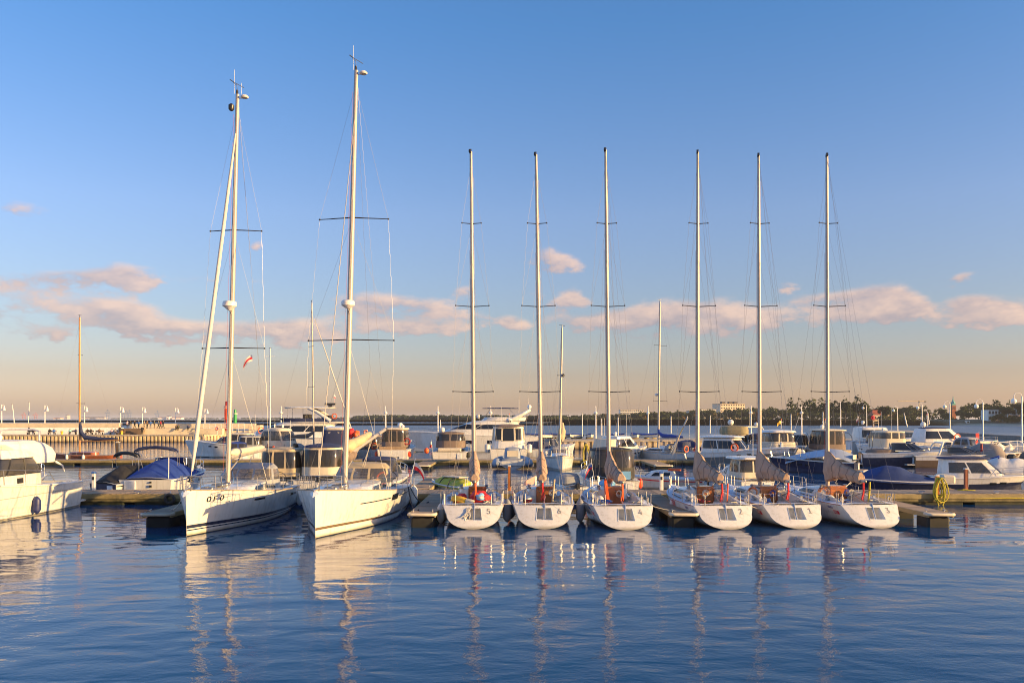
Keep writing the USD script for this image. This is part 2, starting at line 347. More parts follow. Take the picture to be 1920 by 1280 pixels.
# ---------------------------------------------------------------- water
def water_material():
    n = {'geo': ('geometry', {}), 'p': ('principled_bsdf', {'base_color': WATER_COL, 'roughness': 0.02, 'ior': 1.345, 'specular_ior_level': 0.5}),
         'm1': ('mapping', {'scale': (0.55, 1.0, 1.0), 'rotation': (0, 0, 0.25)}), 'm2': ('mapping', {'scale': (0.7, 1.2, 1.0), 'rotation': (0, 0, -0.35)}),
         'm3': ('mapping', {'scale': (0.8, 1.2, 1.0), 'rotation': (0, 0, 0.5)}),
         'a': ('noise_texture', {'scale': 0.34, 'detail': 1.0, 'distortion': 0.4}), 'b': ('noise_texture', {'scale': 1.15, 'detail': 0.6, 'roughness': 0.4, 'distortion': 0.5}),
         'c': ('noise_texture', {'scale': 5.0, 'detail': 3.0, 'roughness': 0.55}), 'w': ('noise_texture', {'scale': 0.045, 'detail': 2.0}),
         'wr': ('map_range', {'from_min': 0.38, 'from_max': 0.62, 'to_min': 0.0, 'to_max': 0.9}),
         'ca': ('math', {'math_type': 'multiply', 'value2': 0.065}), 'cb': ('math', {'math_type': 'multiply', 'value2': 0.031}), 'cc': ('math', {'math_type': 'multiply', 'value2': 0.0075}),
         'cy': ('map_range', {'from_min': 16.0, 'from_max': 34.0, 'to_min': 1.1, 'to_max': 0.65, 'clamp': True}), 'cal': ('math', {'math_type': 'multiply'}), 'nr': ('map_range', {'from_min': 12.0, 'from_max': 32.0, 'to_min': 1.0, 'to_max': 0.0, 'clamp': True}), 'nearw': ('math', {'math_type': 'multiply_add', 'value2': 0.8}), 'gust': ('math', {'math_type': 'multiply'}), 's1': ('math', {'math_type': 'add'}), 's2': ('math', {'math_type': 'add'}),
         'sp': ('separate_xyz', {}), 'ro': ('map_range', {'from_min': 100.0, 'from_max': 320.0, 'to_min': 0.012, 'to_max': 0.30, 'clamp': True}), 'bump': ('bump', {'strength': 1.0, 'distance': 1.0, 'use_object_space': False})}
    l = [('geo.position', f'{m}.vector') for m in ('m1', 'm2', 'm3')] + [('geo.position', 'w.vector'), ('m1.vector', 'a.vector'), ('m2.vector', 'b.vector'), ('m3.vector', 'c.vector'),
         ('a.fac', 'ca.value1'), ('b.fac', 'cb.value1'), ('c.fac', 'cc.value1'), ('w.fac', 'wr.value'), ('cc.value', 'gust.value1'), ('wr.result', 'nearw.value3'), ('nr.result', 'nearw.value1'), ('sp.y', 'nr.value'), ('nearw.value', 'gust.value2'),
         ('ca.value', 's1.value1'), ('cb.value', 'cal.value1'), ('sp.y', 'cy.value'), ('cy.result', 'cal.value2'), ('cal.value', 's1.value2'), ('s1.value', 's2.value1'), ('gust.value', 's2.value2'), ('s2.value', 'bump.height'), ('bump.normal', 'p.normal'), ('geo.position', 'sp.vector'), ('sp.y', 'ro.value'), ('ro.result', 'p.roughness')]
    MAT['water'] = usdkit.material(stage, '/World/Looks/water', n, l, surface='p.BSDF')
WATER_COL = (0.0002, 0.034, 0.084)
water_material()
wv, wf = [], []
ys = [-60, 0, 60, 150, 400, 1200, 4000, 12000, 40000]; xs = [-40000, -9000, -2500, -600, -150, 150, 600, 2500, 9000, 40000]
for y in ys:
    for x in xs: wv.append((x, y, 0.0))
nx = len(xs)
wf = [(j * nx + i, j * nx + i + 1, (j + 1) * nx + i + 1, (j + 1) * nx + i) for j in range(len(ys) - 1) for i in range(nx - 1)]
structure('water', (np.array(wv), np.array(wf)), 'water')

# ---------------------------------------------------------------- materials of the setting
def wood_mat(name, c0, c1, rough=0.75):
    n = {'tc': ('texture_coordinate', {}), 'oi': ('object_info', {}), 'g': ('noise_texture', {'scale': 3.0, 'detail': 6.0, 'roughness': 0.65}), 'mp': ('mapping', {'scale': (6, 1, 6)}),
         'mr': ('math', {'math_type': 'multiply_add', 'value2': 0.55, 'value3': 0.0}), 'ad': ('math', {'math_type': 'multiply_add', 'value2': 0.75}),
         'rp': ('rgb_ramp', {'ramp': [(0.15, c0), (0.85, c1)]}), 'b': ('bump', {'strength': 0.6, 'distance': 0.004}), 'p': ('principled_bsdf', {'roughness': rough})}
    l = [('tc.object', 'mp.vector'), ('mp.vector', 'g.vector'), ('oi.random', 'mr.value1'), ('g.fac', 'ad.value1'), ('mr.value', 'ad.value3'), ('ad.value', 'rp.fac'), ('rp.color', 'p.base_color'), ('g.fac', 'b.height'), ('b.normal', 'p.normal')]
    MAT[name] = usdkit.material(stage, '/World/Looks/' + name, n, l, surface='p.BSDF')
wood_mat('plank_wood', (0.15, 0.105, 0.07), (0.38, 0.28, 0.18))
wood_mat('beam_wood', (0.13, 0.105, 0.05), (0.32, 0.25, 0.12))

def tide_mat(name, low, high, z0, z1, rough=0.8, var=0.25):
    """stone, timber or steel that is dark and green with weed near the water and dry above"""
    n = {'geo': ('geometry', {}), 's': ('separate_xyz', {}), 'nz': ('noise_texture', {'scale': 1.6, 'detail': 5.0, 'roughness': 0.65}), 'ns': ('math', {'math_type': 'multiply_add', 'value2': 0.35}),
         'mr': ('map_range', {'from_min': z0 + 0.17, 'from_max': z1 + 0.17, 'clamp': True}), 'mx': ('mix_color', {'a': low, 'b': high}),
         'vr': ('map_range', {'from_min': 0.3, 'from_max': 0.7, 'to_min': 1 - var, 'to_max': 1 + var}), 'hs': ('hsv', {}), 'b': ('bump', {'strength': 0.5, 'distance': 0.02}), 'p': ('principled_bsdf', {'roughness': rough})}
    l = [('geo.position', 's.vector'), ('geo.position', 'nz.vector'), ('nz.fac', 'ns.value1'), ('s.z', 'ns.value3'), ('ns.value', 'mr.value'), ('mr.result', 'mx.fac'), ('mx.result', 'hs.color'), ('nz.fac', 'vr.value'), ('vr.result', 'hs.value'), ('hs.color', 'p.base_color'), ('nz.fac', 'b.height'), ('b.normal', 'p.normal')]
    MAT[name] = usdkit.material(stage, '/World/Looks/' + name, n, l, surface='p.BSDF')
tide_mat('float_concrete', (0.012, 0.018, 0.008), (0.07, 0.065, 0.04), 0.05, 0.3)
tide_mat('weedy_timber', (0.02, 0.025, 0.006), (0.24, 0.19, 0.085), 0.12, 0.42)
tide_mat('black_float', (0.008, 0.010, 0.008), (0.018, 0.018, 0.018), 0.05, 0.3)
tide_mat('pile_steel', (0.07, 0.045, 0.02), (0.55, 0.42, 0.24), 0.0, 0.6)
tide_mat('quay_concrete', (0.10, 0.09, 0.07), (0.40, 0.34, 0.25), 0.2, 1.0)
tide_mat('dark_concrete', (0.05, 0.045, 0.04), (0.16, 0.14, 0.12), 0.2, 1.4)
paint('wall_white', (0.86, 0.83, 0.76), 0.85, var=0.08, vscale=0.6)
paint('wall_tan', (0.62, 0.52, 0.36), 0.9, var=0.12, vscale=0.5)
paint('stair_brown', (0.16, 0.11, 0.07), 0.9, var=0.2)

# ---------------------------------------------------------------- main pontoon in the foreground, in joined segments
def mesh_boards(n, pitch, width, length, z, axis, jitter=0.003, seed=1):
    r = np.random.default_rng(seed); out = []
    for i in range(n):
        c = (i + 0.5) * pitch
        zz = z + r.normal(0, jitter)
        s = (width, length + r.normal(0, 0.008), 0.04) if axis == 0 else (length + r.normal(0, 0.008), width, 0.04)
        p = (c, 0, zz - 0.02) if axis == 0 else (0, c, zz - 0.02)
        out.append(MB().box(p, s, ch=0.005))
    return out

AY0, AY1, AZ = 48.7, 51.5, 0.64
SEG = 12.0
k = _klass('floating_pontoon'); kp = str(k.GetPath())
yc = (AY0 + AY1) / 2
for b in mesh_boards(82, (SEG - 0.12) / 82, 0.135, AY1 - AY0, AZ, 0): put(kp, 'plank', b.move((-SEG / 2 + 0.06, 0, 0)), 'plank_wood')
for s in (-1, 1):
    put(kp, 'side_beam', MB().box((0, s * (1.40 + 0.055), AZ - 0.17), (SEG - 0.06, 0.10, 0.26), ch=0.02), 'weedy_timber')
    put(kp, 'fender_board', MB().box((0, s * (1.40 + 0.025), AZ - 0.40), (SEG - 0.10, 0.05, 0.14)), 'weedy_timber')
for x in (-4.2, 0, 4.2): put(kp, 'float', MB().box((x, 0, 0.0), (3.6, 2.66, 0.72), ch=0.06), 'float_concrete')
put(kp, 'frame', MB().box((0, 0, AZ - 0.13), (SEG - 0.2, 2.6, 0.16)), 'float_concrete')
PONT = ['behind the white cruiser at the left edge', 'beside the dark covered runabout', 'behind the lettered yacht and its neighbour', 'behind the boats numbered five, six and four', 'behind the boats numbered two and one', 'behind the boat numbered three with a rope coil on its post', 'at the right edge in front of the tarpaulin covered boat']
for i in range(7):
    copy_of(kp, 'floating_pontoon', f'planked pontoon segment {PONT[i]}', 'pontoon', (-36 + SEG * i, yc, 0), 0, 'segments of the near pontoon')

# finger piers between the boats
def finger(name_label, x, y0, y1, w, top=0.66, toward=-1, detail=True):
    """a slim jetty of cross planks from the pontoon (y1) out to its end float (y0)"""
    t = thing('finger_pier', name_label, 'jetty', (x, y0, 0), group='finger piers of the near pontoon' if detail else 'finger piers of the far pontoon')
    L = y1 - y0; d = 1 if L > 0 else -1; L = abs(L)
    if detail:
        for b in mesh_boards(int(L / 0.145), 0.145, 0.135, w - 0.06, top, 1, seed=int(abs(x) * 10)): put(t, 'plank', b if d > 0 else b.rot(PI), 'plank_wood')
    else:
        m = MB()
        for b in mesh_boards(int(L / 0.3), 0.3, 0.28, w - 0.06, top, 1, seed=int(abs(x) * 10)):
            b = b if d > 0 else b.rot(PI); m.add(b.v[0], b.f[0])
        tag(put(t, 'decking', m, 'plank_wood'), kind='stuff')
    for s in (-1, 1):
        put(t, 'edge_beam', MB().box((s * (w / 2 - 0.0), d * L / 2, top - 0.10), (0.07, L, 0.20), ch=0.02), 'beam_wood')
    put(t, 'end_float', MB().box((0, d * 0.75, 0.06), (w - 0.12, 1.2, 0.84), ch=0.08), 'black_float')
    put(t, 'middle_float', MB().box((0, d * 4.2, 0.06), (w - 0.12, 1.3, 0.84), ch=0.08), 'black_float')
    put(t, 'end_fender', MB().tube([(-w / 2 - 0.02, d * 0.35, top - 0.06), (-w / 2 - 0.02, d * -0.02, top - 0.06), (-w / 2 + 0.12, d * -0.12, top - 0.06), (w / 2 - 0.12, d * -0.12, top - 0.06), (w / 2 + 0.02, d * -0.02, top - 0.06), (w / 2 + 0.02, d * 0.35, top - 0.06)], 0.075, 7), 'cream_canvas', True)
    for s, yy in ((1, 0.5), (-1, 0.5), (1, L - 1.5)):
        c = MB().cyl((s * (w / 2 - 0.14), d * yy, top), (s * (w / 2 - 0.14), d * yy, top + 0.10), 0.02, 6).cyl((s * (w / 2 - 0.14), d * (yy - 0.13), top + 0.10), (s * (w / 2 - 0.14), d * (yy + 0.13), top + 0.10), 0.022, 6)
        put(t, 'cleat', c, 'steel')
    return t
finger('slim jetty with black floats beside the bow of the lettered yacht', -16.0, 38.4, 48.55, 1.25)
finger('slim jetty with black floats between the larger yacht and boat five', -4.05, 38.4, 48.55, 1.15)
finger('slim jetty with black floats between boats four and two', 7.75, 38.4, 48.55, 1.15)
finger('slim jetty with black floats right of boat three, outermost of them all', 19.3, 38.4, 48.55, 1.1)
finger('planked jetty running back from the near pontoon behind the finger beside boat five', -5.6, 62.5, 51.7, 1.2)

# second pontoon
BY0, BY1, BZ = 90.0, 92.6, 0.55
k = _klass('far_pontoon'); kb = str(k.GetPath())
m = MB()
for b in mesh_boards(40, 0.298, 0.28, 2.6, BZ, 0, seed=5): b.move((-6, 0, 0)); m.add(b.v[0], b.f[0])
tag(put(kb, 'decking', m, 'plank_wood'), kind='stuff')
for s in (-1, 1): put(kb, 'side_beam', MB().box((0, s * 1.36, BZ - 0.15), (11.94, 0.10, 0.26)), 'weedy_timber')
for x in (-4.1, 0, 4.1): put(kb, 'float', MB().box((x, 0, -0.05), (3.4, 2.4, 0.7), ch=0.06), 'float_concrete')
put(kb, 'frame', MB().box((0, 0, BZ - 0.13), (11.8, 2.5, 0.15)), 'float_concrete')
for i in range(11):
    copy_of(kb, 'far_pontoon', 'weedy floating pontoon segment in the second row of berths', 'pontoon', (-60 + 12 * i, (BY0 + BY1) / 2, 0), 0, 'segments of the second pontoon')
finger('short jetty of the second pontoon seen between boats five and the larger yacht', -8.6, 81.0, 89.9, 1.5, 0.5, detail=False)
finger('short jetty of the second pontoon seen above the right shoulder of boat four', 14.4, 81.0, 89.9, 1.6, 0.5, detail=False)

# ---------------------------------------------------------------- outer breakwaters
def sheet_piles(t, p, q, z0, z1, pitch=0.8, mat='pile_steel'):
    """corrugated steel piles, each a part, along p-q"""
    p, q = np.asarray(p, float), np.asarray(q, float); L = np.linalg.norm(q - p); d = (q - p) / L; nrm = np.array([d[1], -d[0]])
    n = int(L / pitch); rz = math.atan2(d[1], d[0])
    for i in range(n):
        c = p + d * (i + 0.5) * pitch
        prof = [(-0.5 * pitch, 0.0), (-0.36 * pitch, 0.02), (-0.24 * pitch, 0.30), (0.24 * pitch, 0.30), (0.36 * pitch, 0.02), (0.5 * pitch, 0.0)]
        v = [(*(c + d * a + nrm * b), z) for z in (z0, z1) for a, b in prof]
        v = np.array(v) + 0.0
        f = [(k, k + 1, k + 7, k + 6) for k in range(5)]
        put(t, 'sheet_pile', (v - np.array([0, 0, 0]), np.array(f)), mat)

def quay(name, label, pts, depth, z, cap='quay_concrete', pile=True, mat='pile_steel', pitch=0.8):
    """a quay: its front runs along pts, its top lies at z and reaches depth metres back (+normal)"""
    t = thing(name, label, 'breakwater')
    for a, b in zip(pts[:-1], pts[1:]):
        a, b = np.asarray(a, float), np.asarray(b, float); d = (b - a) / np.linalg.norm(b - a); nb = np.array([-d[1], d[0]])
        poly = [a + nb * 0.02, b + nb * 0.02, b + nb * depth, a + nb * depth]
        put(t, 'core', MB().prism([tuple(x) for x in poly], -1.0, z - 0.02), 'dark_concrete')
        put(t, 'capping', MB().prism([tuple(a - nb * 0.38), tuple(b - nb * 0.38), tuple(b + nb * 0.9), tuple(a + nb * 0.9)], z - 0.25, z), cap)
        put(t, 'paving', MB().prism([tuple(a + nb * 0.9), tuple(b + nb * 0.9), tuple(b + nb * depth), tuple(a + nb * depth)], z - 0.02, z - 0.006), cap)
        if pile: sheet_piles(t, a, b, -1.0, z - 0.25, pitch, mat)
    return t
mole = quay('harbour_mole', 'long sunlit harbour mole with a steel sheet piled face at left', [(-125, 178), (-64.5, 178), (-60.5, 184)], 5.5, 1.58)
breakwater = quay('breakwater', 'low breakwater with brown sheet piling behind the moored boats', [(-27, 137), (58, 137)], 14, 1.5, pitch=0.9)
east = quay('stone_quay', 'dark stone quay carrying the hooked lamps at the right edge', [(53.0, 90.0), (64.0, 106.0), (75, 129), (88, 165), (100, 205), (112, 260)], -8, 1.45, mat='pile_steel', pitch=1.2)

# wall on the mole: white lower band and tan upper band, then stepped terraces
wall = thing('promenade_wall', 'long white wall with a tan upper band along the mole', 'wall')
put(wall, 'lower_band', MB().box((-104.6, 184.4, 2.3), (41.2, 0.8, 1.45)), 'wall_white')
for i in range(14): put(wall, 'coping_block', MB().box((-122.5 + i * 2.8, 184.75, 3.52), (2.77, 1.5, 0.98), ch=0.03), 'wall_tan')
ter = thing('stone_terrace', 'tan stepped terrace on the mole where the group of people stands', 'terrace')
put(ter, 'platform', MB().box((-73.0, 186.0, 2.2), (21.6, 5.6, 1.26)), 'wall_tan')
put(ter, 'rear_wall', MB().box((-70.5, 189.2, 3.25), (27.4, 0.6, 1.2)), 'wall_tan')
for i in range(5): put(ter, 'step', MB().box((-81.4, 183.0 - 0.0 + i * 0.0 - i * 0.32 + 0.0, 2.70 - i * 0.25), (5.0, 0.34, 0.25)), 'stair_brown')
put(ter, 'low_block', MB().box((-60.4, 187, 1.95), (7.4, 5.2, 0.75)), 'wall_tan')
rail = thing('white_railing', 'white pipe railing on the mole left of the red beacon', 'railing', (-66.6, 184.3, 1.95))
for i in range(8): put(rail, 'post', MB().cyl((i * 1.25, 0, 0), (i * 1.25, 0, 1.95), 0.05, 6), 'mast_white')
for z in (0.95, 1.45, 1.95): put(rail, 'rail', MB().cyl((-0.05, 0, z), (8.8, 0, z), 0.05, 6), 'mast_white')
for z, s in ((2.35, 0), (2.35, 1)):
    pass
blk = single('concrete_block', MB().box((-55.8, 186, 2.6), (2.6, 2.4, 1.9), ch=0.08), 'wall_tan', 'pale concrete block at the far end of the mole', 'block')

def beacon(label, mat, x, y, z0, h, r):
    t = thing('harbour_beacon', label, 'beacon', (x, y, z0))
    put(t, 'base_post', MB().lathe([(r * 0.62, 0), (r * 0.5, 0.25), (r * 0.5, h * 0.42)], n=14), mat, 40)
    put(t, 'tower', MB().lathe([(r * 0.5, h * 0.42), (r, h * 0.46), (r, h * 0.84), (r * 0.9, h * 0.86)], n=16), mat, 40)
    put(t, 'gallery', MB().lathe([(r * 1.5, h * 0.80), (r * 1.5, h * 0.815)], n=16).torus((0, 0, h * 0.86), r * 1.45, 0.03, 2), 'mast_white')
    put(t, 'lantern', MB().lathe([(r * 0.7, h * 0.86), (r * 0.7, h * 0.97), (r * 0.45, h)], n=12), 'dark_red' if mat == 'red_paint' else 'green_paint', 40)
beacon('slim red harbour beacon tower standing beside the lettered yacht mast', 'red_paint', *at(425.5, 785, 185.0)[:2], 1.6, 7.1, 0.55)
beacon('slim green harbour beacon just right of the lettered yacht mast', 'green_paint', *at(441, 785, 190.0)[:2], 1.6, 5.4, 0.36)

# lamp posts
def bell_lamp(x, y, z0, z1, label):
    t = thing('bell_lamp', label, 'lamp post', (x, y, z0), group='bell shaped lamps along the mole'); h = z1 - z0
    put(t, 'pole', MB().lathe([(0.16, 0), (0.13, 0.4), (0.09, h)], n=8), 'mast_white', 40)
    put(t, 'arm', MB().tube([(0, 0, h * 0.93), (0.2, 0, h * 0.99), (0.42, 0, h * 1.0), (0.55, 0, h * 0.96)], 0.035, 6), 'mast_white')
    put(t, 'lamp_shade', MB().lathe([(0.32, h * 0.80), (0.26, h * 0.84), (0.16, h * 0.92), (0.06, h * 0.97)], (0.55, 0, 0), n=12), 'mast_white', 40)
SPOT = {3: 'at the left edge of the mole', 84: 'left of the person standing by the white wall', 158: 'just right of the wooden mast', 226: 'by the brown steps of the terrace', 267: 'among the standing people', 329: 'by the two seated people in dark clothes', 384: 'left of the red beacon by the white railing'}
for px in (3, 84, 158, 226, 267, 329, 384):
    p = at(px, 785, 190.0); bell_lamp(p[0], p[1], 1.6, at(0, 758 + px * 0.02, 190)[2], f'white lamp post with a bell shade {SPOT[px]}')
def spire_lamp(x, y, z0, z1, label):
    t = thing('spire_lamp', label, 'lamp post', (x, y, z0), group='slim lamps on the breakwater'); h = z1 - z0
    put(t, 'pole', MB().lathe([(0.17, 0), (0.12, 0.5), (0.09, h * 0.78), (0.06, h)], n=8), 'mast_white', 40)
    put(t, 'lamp_head', MB().lathe([(0.08, h * 0.74), (0.28, h * 0.77), (0.30, h * 0.79), (0.10, h * 0.84)], n=10), 'mast_white', 40)
    put(t, 'crossarm', MB().bar((-0.42, 0, h * 0.80), (0.42, 0, h * 0.80), 0.05, 0.05), 'mast_white')
SP = {527: 'above the flybridge yacht bow', 723: 'above the wood trimmed cruiser', 821: 'above the dark canopied cruiser', 920: 'behind the grey motor yacht', 1117: 'left of the mast of boat four', 1215: 'left of the blue sailing boat mast', 1408: 'left of the mast of boat one', 1503: 'left of the mast of boat three'}
for px in (527, 723, 821, 920, 1117, 1215, 1408, 1503):
    p = at(px, 785, 149.0); spire_lamp(p[0], p[1], 1.48, at(0, 761, 149)[2], f'slim white lamp post with a pointed top {SP[px]}')
paint('globe_glass', (0.85, 0.80, 0.68), 0.2, coat=0.4, var=0.03)
def hook_lamp(px, Y, z0, z1, label):
    p = at(px, 785, Y); h = z1 - z0
    t = thing('hooked_lamp', label, 'lamp post', (p[0], p[1], z0), group='hooked globe lamps on the quay')
    put(t, 'pole', MB().lathe([(0.17, 0), (0.12, 0.5), (0.085, h)], n=8), 'mast_white', 40)
    a = [(-0.5 + 0.5 * math.cos(x), 0, h + 0.5 * math.sin(x)) for x in np.linspace(0, PI, 9)] + [(-1.0, 0, h - 0.25)]
    put(t, 'hook', MB().tube(a, 0.035, 6), 'mast_white')
    put(t, 'globe', MB().ell((-1.0, 0, h - 0.55), (0.33, 0.33, 0.34)), 'globe_glass', True)
    put(t, 'cap', MB().lathe([(0.2, h - 0.32), (0.08, h - 0.2)], (-1.0, 0, 0), n=10), 'mast_white')
for px, Y, y1, lb in ((1625, 238, 759, 'behind the man in red'), (1683, 211, 763, 'left of the tall mooring pole'), (1729, 190, 757, 'above the navy topped cruiser'), (1781, 165, 754, 'just left of the church tower'), (1843, 129, 751, 'in front of the pale villa'), (1916, 106, 739, 'nearest to the right edge')):
    hook_lamp(px, Y, 1.45, at(0, y1, Y)[2] - 0.3, f'white hooked lamp post with a hanging globe, {lb}')

# ---------------------------------------------------------------- air
def haze():
    n = {'v': ('principled_volume', {'color': (0.95, 0.97, 1.0), 'density': HAZE_DENSITY, 'anisotropy': 0.2})}
    m = usdkit.material(stage, '/World/Looks/haze', n, [], volume='v.volume')
    MAT['haze'] = m
    structure('haze', MB().box((0, 4300, 15.5), (22000, 10800, 37)), 'haze', kind='stuff')
HAZE_DENSITY = 0.00006
haze()

pw = thing('parapet_wall', 'dark weathered parapet wall behind the hooked lamps at right', 'wall')
for i in range(14):
    a_, b_ = np.array([88.5, 174.0]), np.array([75.0, 112.0]); c_ = a_ + (b_ - a_) * (i + .5) / 14; L_ = np.linalg.norm(b_ - a_) / 14
    put(pw, 'wall_block', MB().box((0, 0, 0.65), (L_ - .04, .8, 3.1 + .04 * (i % 3)), ch=.03).rot(math.atan2(62, 13.5)).move((c_[0], c_[1], 0)), 'dark_concrete')
# ---------------------------------------------------------------- the far shore
COAST = [(2700, 470), (2300, 500), (2050, 530), (1920, 560), (1780, 640), (1640, 760), (1480, 830), (1300, 890), (1150, 940), (1000, 1020), (850, 1180), (700, 1420), (600, 2100), (500, 3200), (430, 4200), (300, 5000), (190, 5600), (80, 6500), (-100, 7500), (-500, 9000)]
cx = np.array([(p - 960) / FPX * Y for p, Y in COAST]); cy = np.array([Y for _, Y in COAST], float)
cpx = np.array([p for p, _ in COAST], float)
def coast(px, inland=0.0):
    """a point on the shore seen at column px, moved inland"""
    Y = np.interp(-px, -cpx, cy); p = np.array([(px - 960) / FPX * Y, Y])
    Y2 = np.interp(-(px - 4), -cpx, cy); d = np.array([(px - 4 - 960) / FPX * Y2, Y2]) - p; d /= np.linalg.norm(d)
    nrm = np.array([d[1], -d[0]]); nrm = nrm if nrm[1] > 0 else -nrm
    return p + nrm * inland
BANKH = lambda px: np.interp(px, [0, 450, 600, 700, 850, 1000, 1300, 1650, 1900, 2300], [0.3, 1.0, 3, 3, 2.5, 1.5, 1.5, 2.5, 3.0, 3.5])
def ground_z(px, s):
    h = BANKH(px); bw = np.interp(px, [0, 500, 900, 1600, 2300], [10, 12, 14, 22, 30])
    return float(np.interp(s, [-30, 0, bw, bw + 6, bw + 30, bw + 140, 900, 4000], [-1.2, -0.02, 1.35, 1.7, 1.7 + h * 0.55, 1.7 + h, 2.0 + h * 0.5, 2.0]))
cols = list(np.linspace(2700, 700, 70)) + list(np.linspace(680, -500, 50))
offs = [-30, 0, 6, 14, 22, 30, 38, 60, 100, 160, 400, 1200, 4000]
gv = [(*coast(px, s), ground_z(px, s)) for px in cols for s in offs]
no = len(offs)
gf = [(i * no + j, (i + 1) * no + j, (i + 1) * no + j + 1, i * no + j + 1) for i in range(len(cols) - 1) for j in range(no - 1)]
def land_mat():
    n = {'geo': ('geometry', {}), 's': ('separate_xyz', {}), 'nz': ('noise_texture', {'scale': 0.08, 'detail': 4.0}), 'ns': ('math', {'math_type': 'multiply_add', 'value2': 0.8}),
         'mr': ('map_range', {'from_min': 1.6, 'from_max': 2.4, 'clamp': True}), 'mx': ('mix_color', {'a': (0.55, 0.45, 0.31), 'b': (0.20, 0.185, 0.12)}), 'p': ('principled_bsdf', {'roughness': 0.95, 'specular_ior_level': 0.1})}
    l = [('geo.position', 's.vector'), ('geo.position', 'nz.vector'), ('nz.fac', 'ns.value1'), ('s.z', 'ns.value3'), ('ns.value', 'mr.value'), ('mr.result', 'mx.fac'), ('mx.result', 'p.base_color')]
    MAT['shore_land'] = usdkit.material(stage, '/World/Looks/shore_land', n, l, surface='p.BSDF')
land_mat()
structure('shore', (np.array(gv), np.array(gf)), 'shore_land', True)

# foliage: leaf clumps, lighter and darker, a few turning to autumn
def leaf_mat(name, stops):
    n = {'oi': ('object_info', {}), 'geo': ('geometry', {}), 'nz': ('noise_texture', {'scale': 0.9, 'detail': 2.0}), 'tc': ('texture_coordinate', {}),
         'a': ('math', {'math_type': 'multiply_add', 'value2': 0.35}), 'b': ('math', {'math_type': 'multiply', 'value2': 0.75}), 'rp': ('rgb_ramp', {'ramp': stops}),
         'd': ('principled_bsdf', {'roughness': 0.85, 'specular_ior_level': 0.15}), 't': ('translucent_bsdf', {}), 'mx': ('mix_closure', {'fac': 0.22})}
    l = [('oi.random', 'b.value1'), ('geo.random_per_island', 'a.value1'), ('b.value', 'a.value3'), ('a.value', 'rp.fac'), ('rp.color', 'd.base_color'), ('rp.color', 't.color'), ('d.BSDF', 'mx.closure1'), ('t.BSDF', 'mx.closure2')]
    MAT[name] = usdkit.material(stage, '/World/Looks/' + name, n, l, surface='mx.closure')
leaf_mat('leaf_green', [(0.0, (0.032, 0.046, 0.015)), (0.4, (0.060, 0.074, 0.023)), (0.75, (0.10, 0.095, 0.028)), (1.0, (0.17, 0.115, 0.032))])
leaf_mat('leaf_autumn', [(0.0, (0.09, 0.075, 0.02)), (0.5, (0.20, 0.13, 0.026)), (0.8, (0.26, 0.13, 0.03)), (1.0, (0.18, 0.06, 0.02))])
leaf_mat('leaf_pine', [(0.0, (0.040, 0.055, 0.028)), (0.6, (0.065, 0.08, 0.036)), (1.0, (0.10, 0.10, 0.04))])
paint('bark', (0.09, 0.065, 0.045), 0.9, var=0.3)

def leaf_cloud(r, centres, per, size):
    """many small leaf clump faces on the outside of several lobes"""
    V, F = [], []
    for c, s in centres:
        d = r.normal(size=(per, 3)); d /= np.linalg.norm(d, axis=1, keepdims=True); d[:, 2] = np.where(d[:, 2] < -0.5, -d[:, 2], d[:, 2])
        p = c + d * s * r.uniform(0.72, 1.06, (per, 1))
        for q, nn in zip(p, d):
            nn = nn + r.normal(0, 0.45, 3); u, w = _frame(nn); sz = size * r.uniform(0.6, 1.5)
            ang = r.uniform(0, 6.28, 5) * 0 + np.arange(5) * 1.2566 + r.uniform(0, 6)
            rr = sz * r.uniform(0.6, 1.1, 5)
            b = len(V)
            V += [q + u * a * math.cos(t) + w * a * math.sin(t) + nn * r.uniform(-.1, .1) * sz for a, t in zip(rr, ang)]
            F += [(b, b + 1, b + 2), (b, b + 2, b + 3), (b, b + 3, b + 4)]
    return np.array(V), np.array(F)

def tree_kind(i, leaf, h, w, shape):
    r = np.random.default_rng(100 + i); k = _klass(f'shore_tree_{i}'); kp_ = str(k.GetPath())
    tr = MB().tube([(0, 0, -1.0), (0.05, 0, h * 0.3), (r.normal(0, .2), r.normal(0, .2), h * 0.75)], [0.26, 0.2, 0.07], 7)
    cs = []
    if shape == 'round':
        for j in range(9):
            a = r.uniform(0, 6.28); rad = w * 0.5 * r.uniform(0.25, 0.62); z = h * r.uniform(0.42, 0.86)
            cs.append((np.array([math.cos(a) * rad, math.sin(a) * rad, z]), w * r.uniform(0.20, 0.30) * np.array([1, 1, 0.85])))
        cs.append((np.array([0, 0, h * 0.62]), w * 0.36 * np.array([1, 1, 0.8])))
    elif shape == 'tall':
        for j in range(9):
            z = h * (0.2 + 0.75 * j / 8); s = w * 0.5 * math.sin(PI * (0.16 + 0.72 * j / 8)); a = r.uniform(0, 6.28)
            cs.append((np.array([math.cos(a) * s * .35, math.sin(a) * s * .35, z]), s * r.uniform(0.7, 0.95) * np.array([1, 1, 1.1])))
    else:
        for j in range(7):
            a = r.uniform(0, 6.28); rad = w * 0.5 * r.uniform(0.2, 0.6); z = h * r.uniform(0.68, 0.94)
            cs.append((np.array([math.cos(a) * rad, math.sin(a) * rad, z]), w * r.uniform(0.17, 0.26) * np.array([1, 1, 0.55])))
    for c, s in cs[:6]:
        tr.tube([(0, 0, h * 0.32), (c[0] * .5, c[1] * .5, (c[2] + h * .3) / 2 + .3), tuple(c)], [0.11, 0.08, 0.03], 5)
    put(kp_, 'trunk', tr, 'bark'); put(kp_, 'crown', leaf_cloud(r, cs, 60, w * 0.068), leaf)
    return kp_
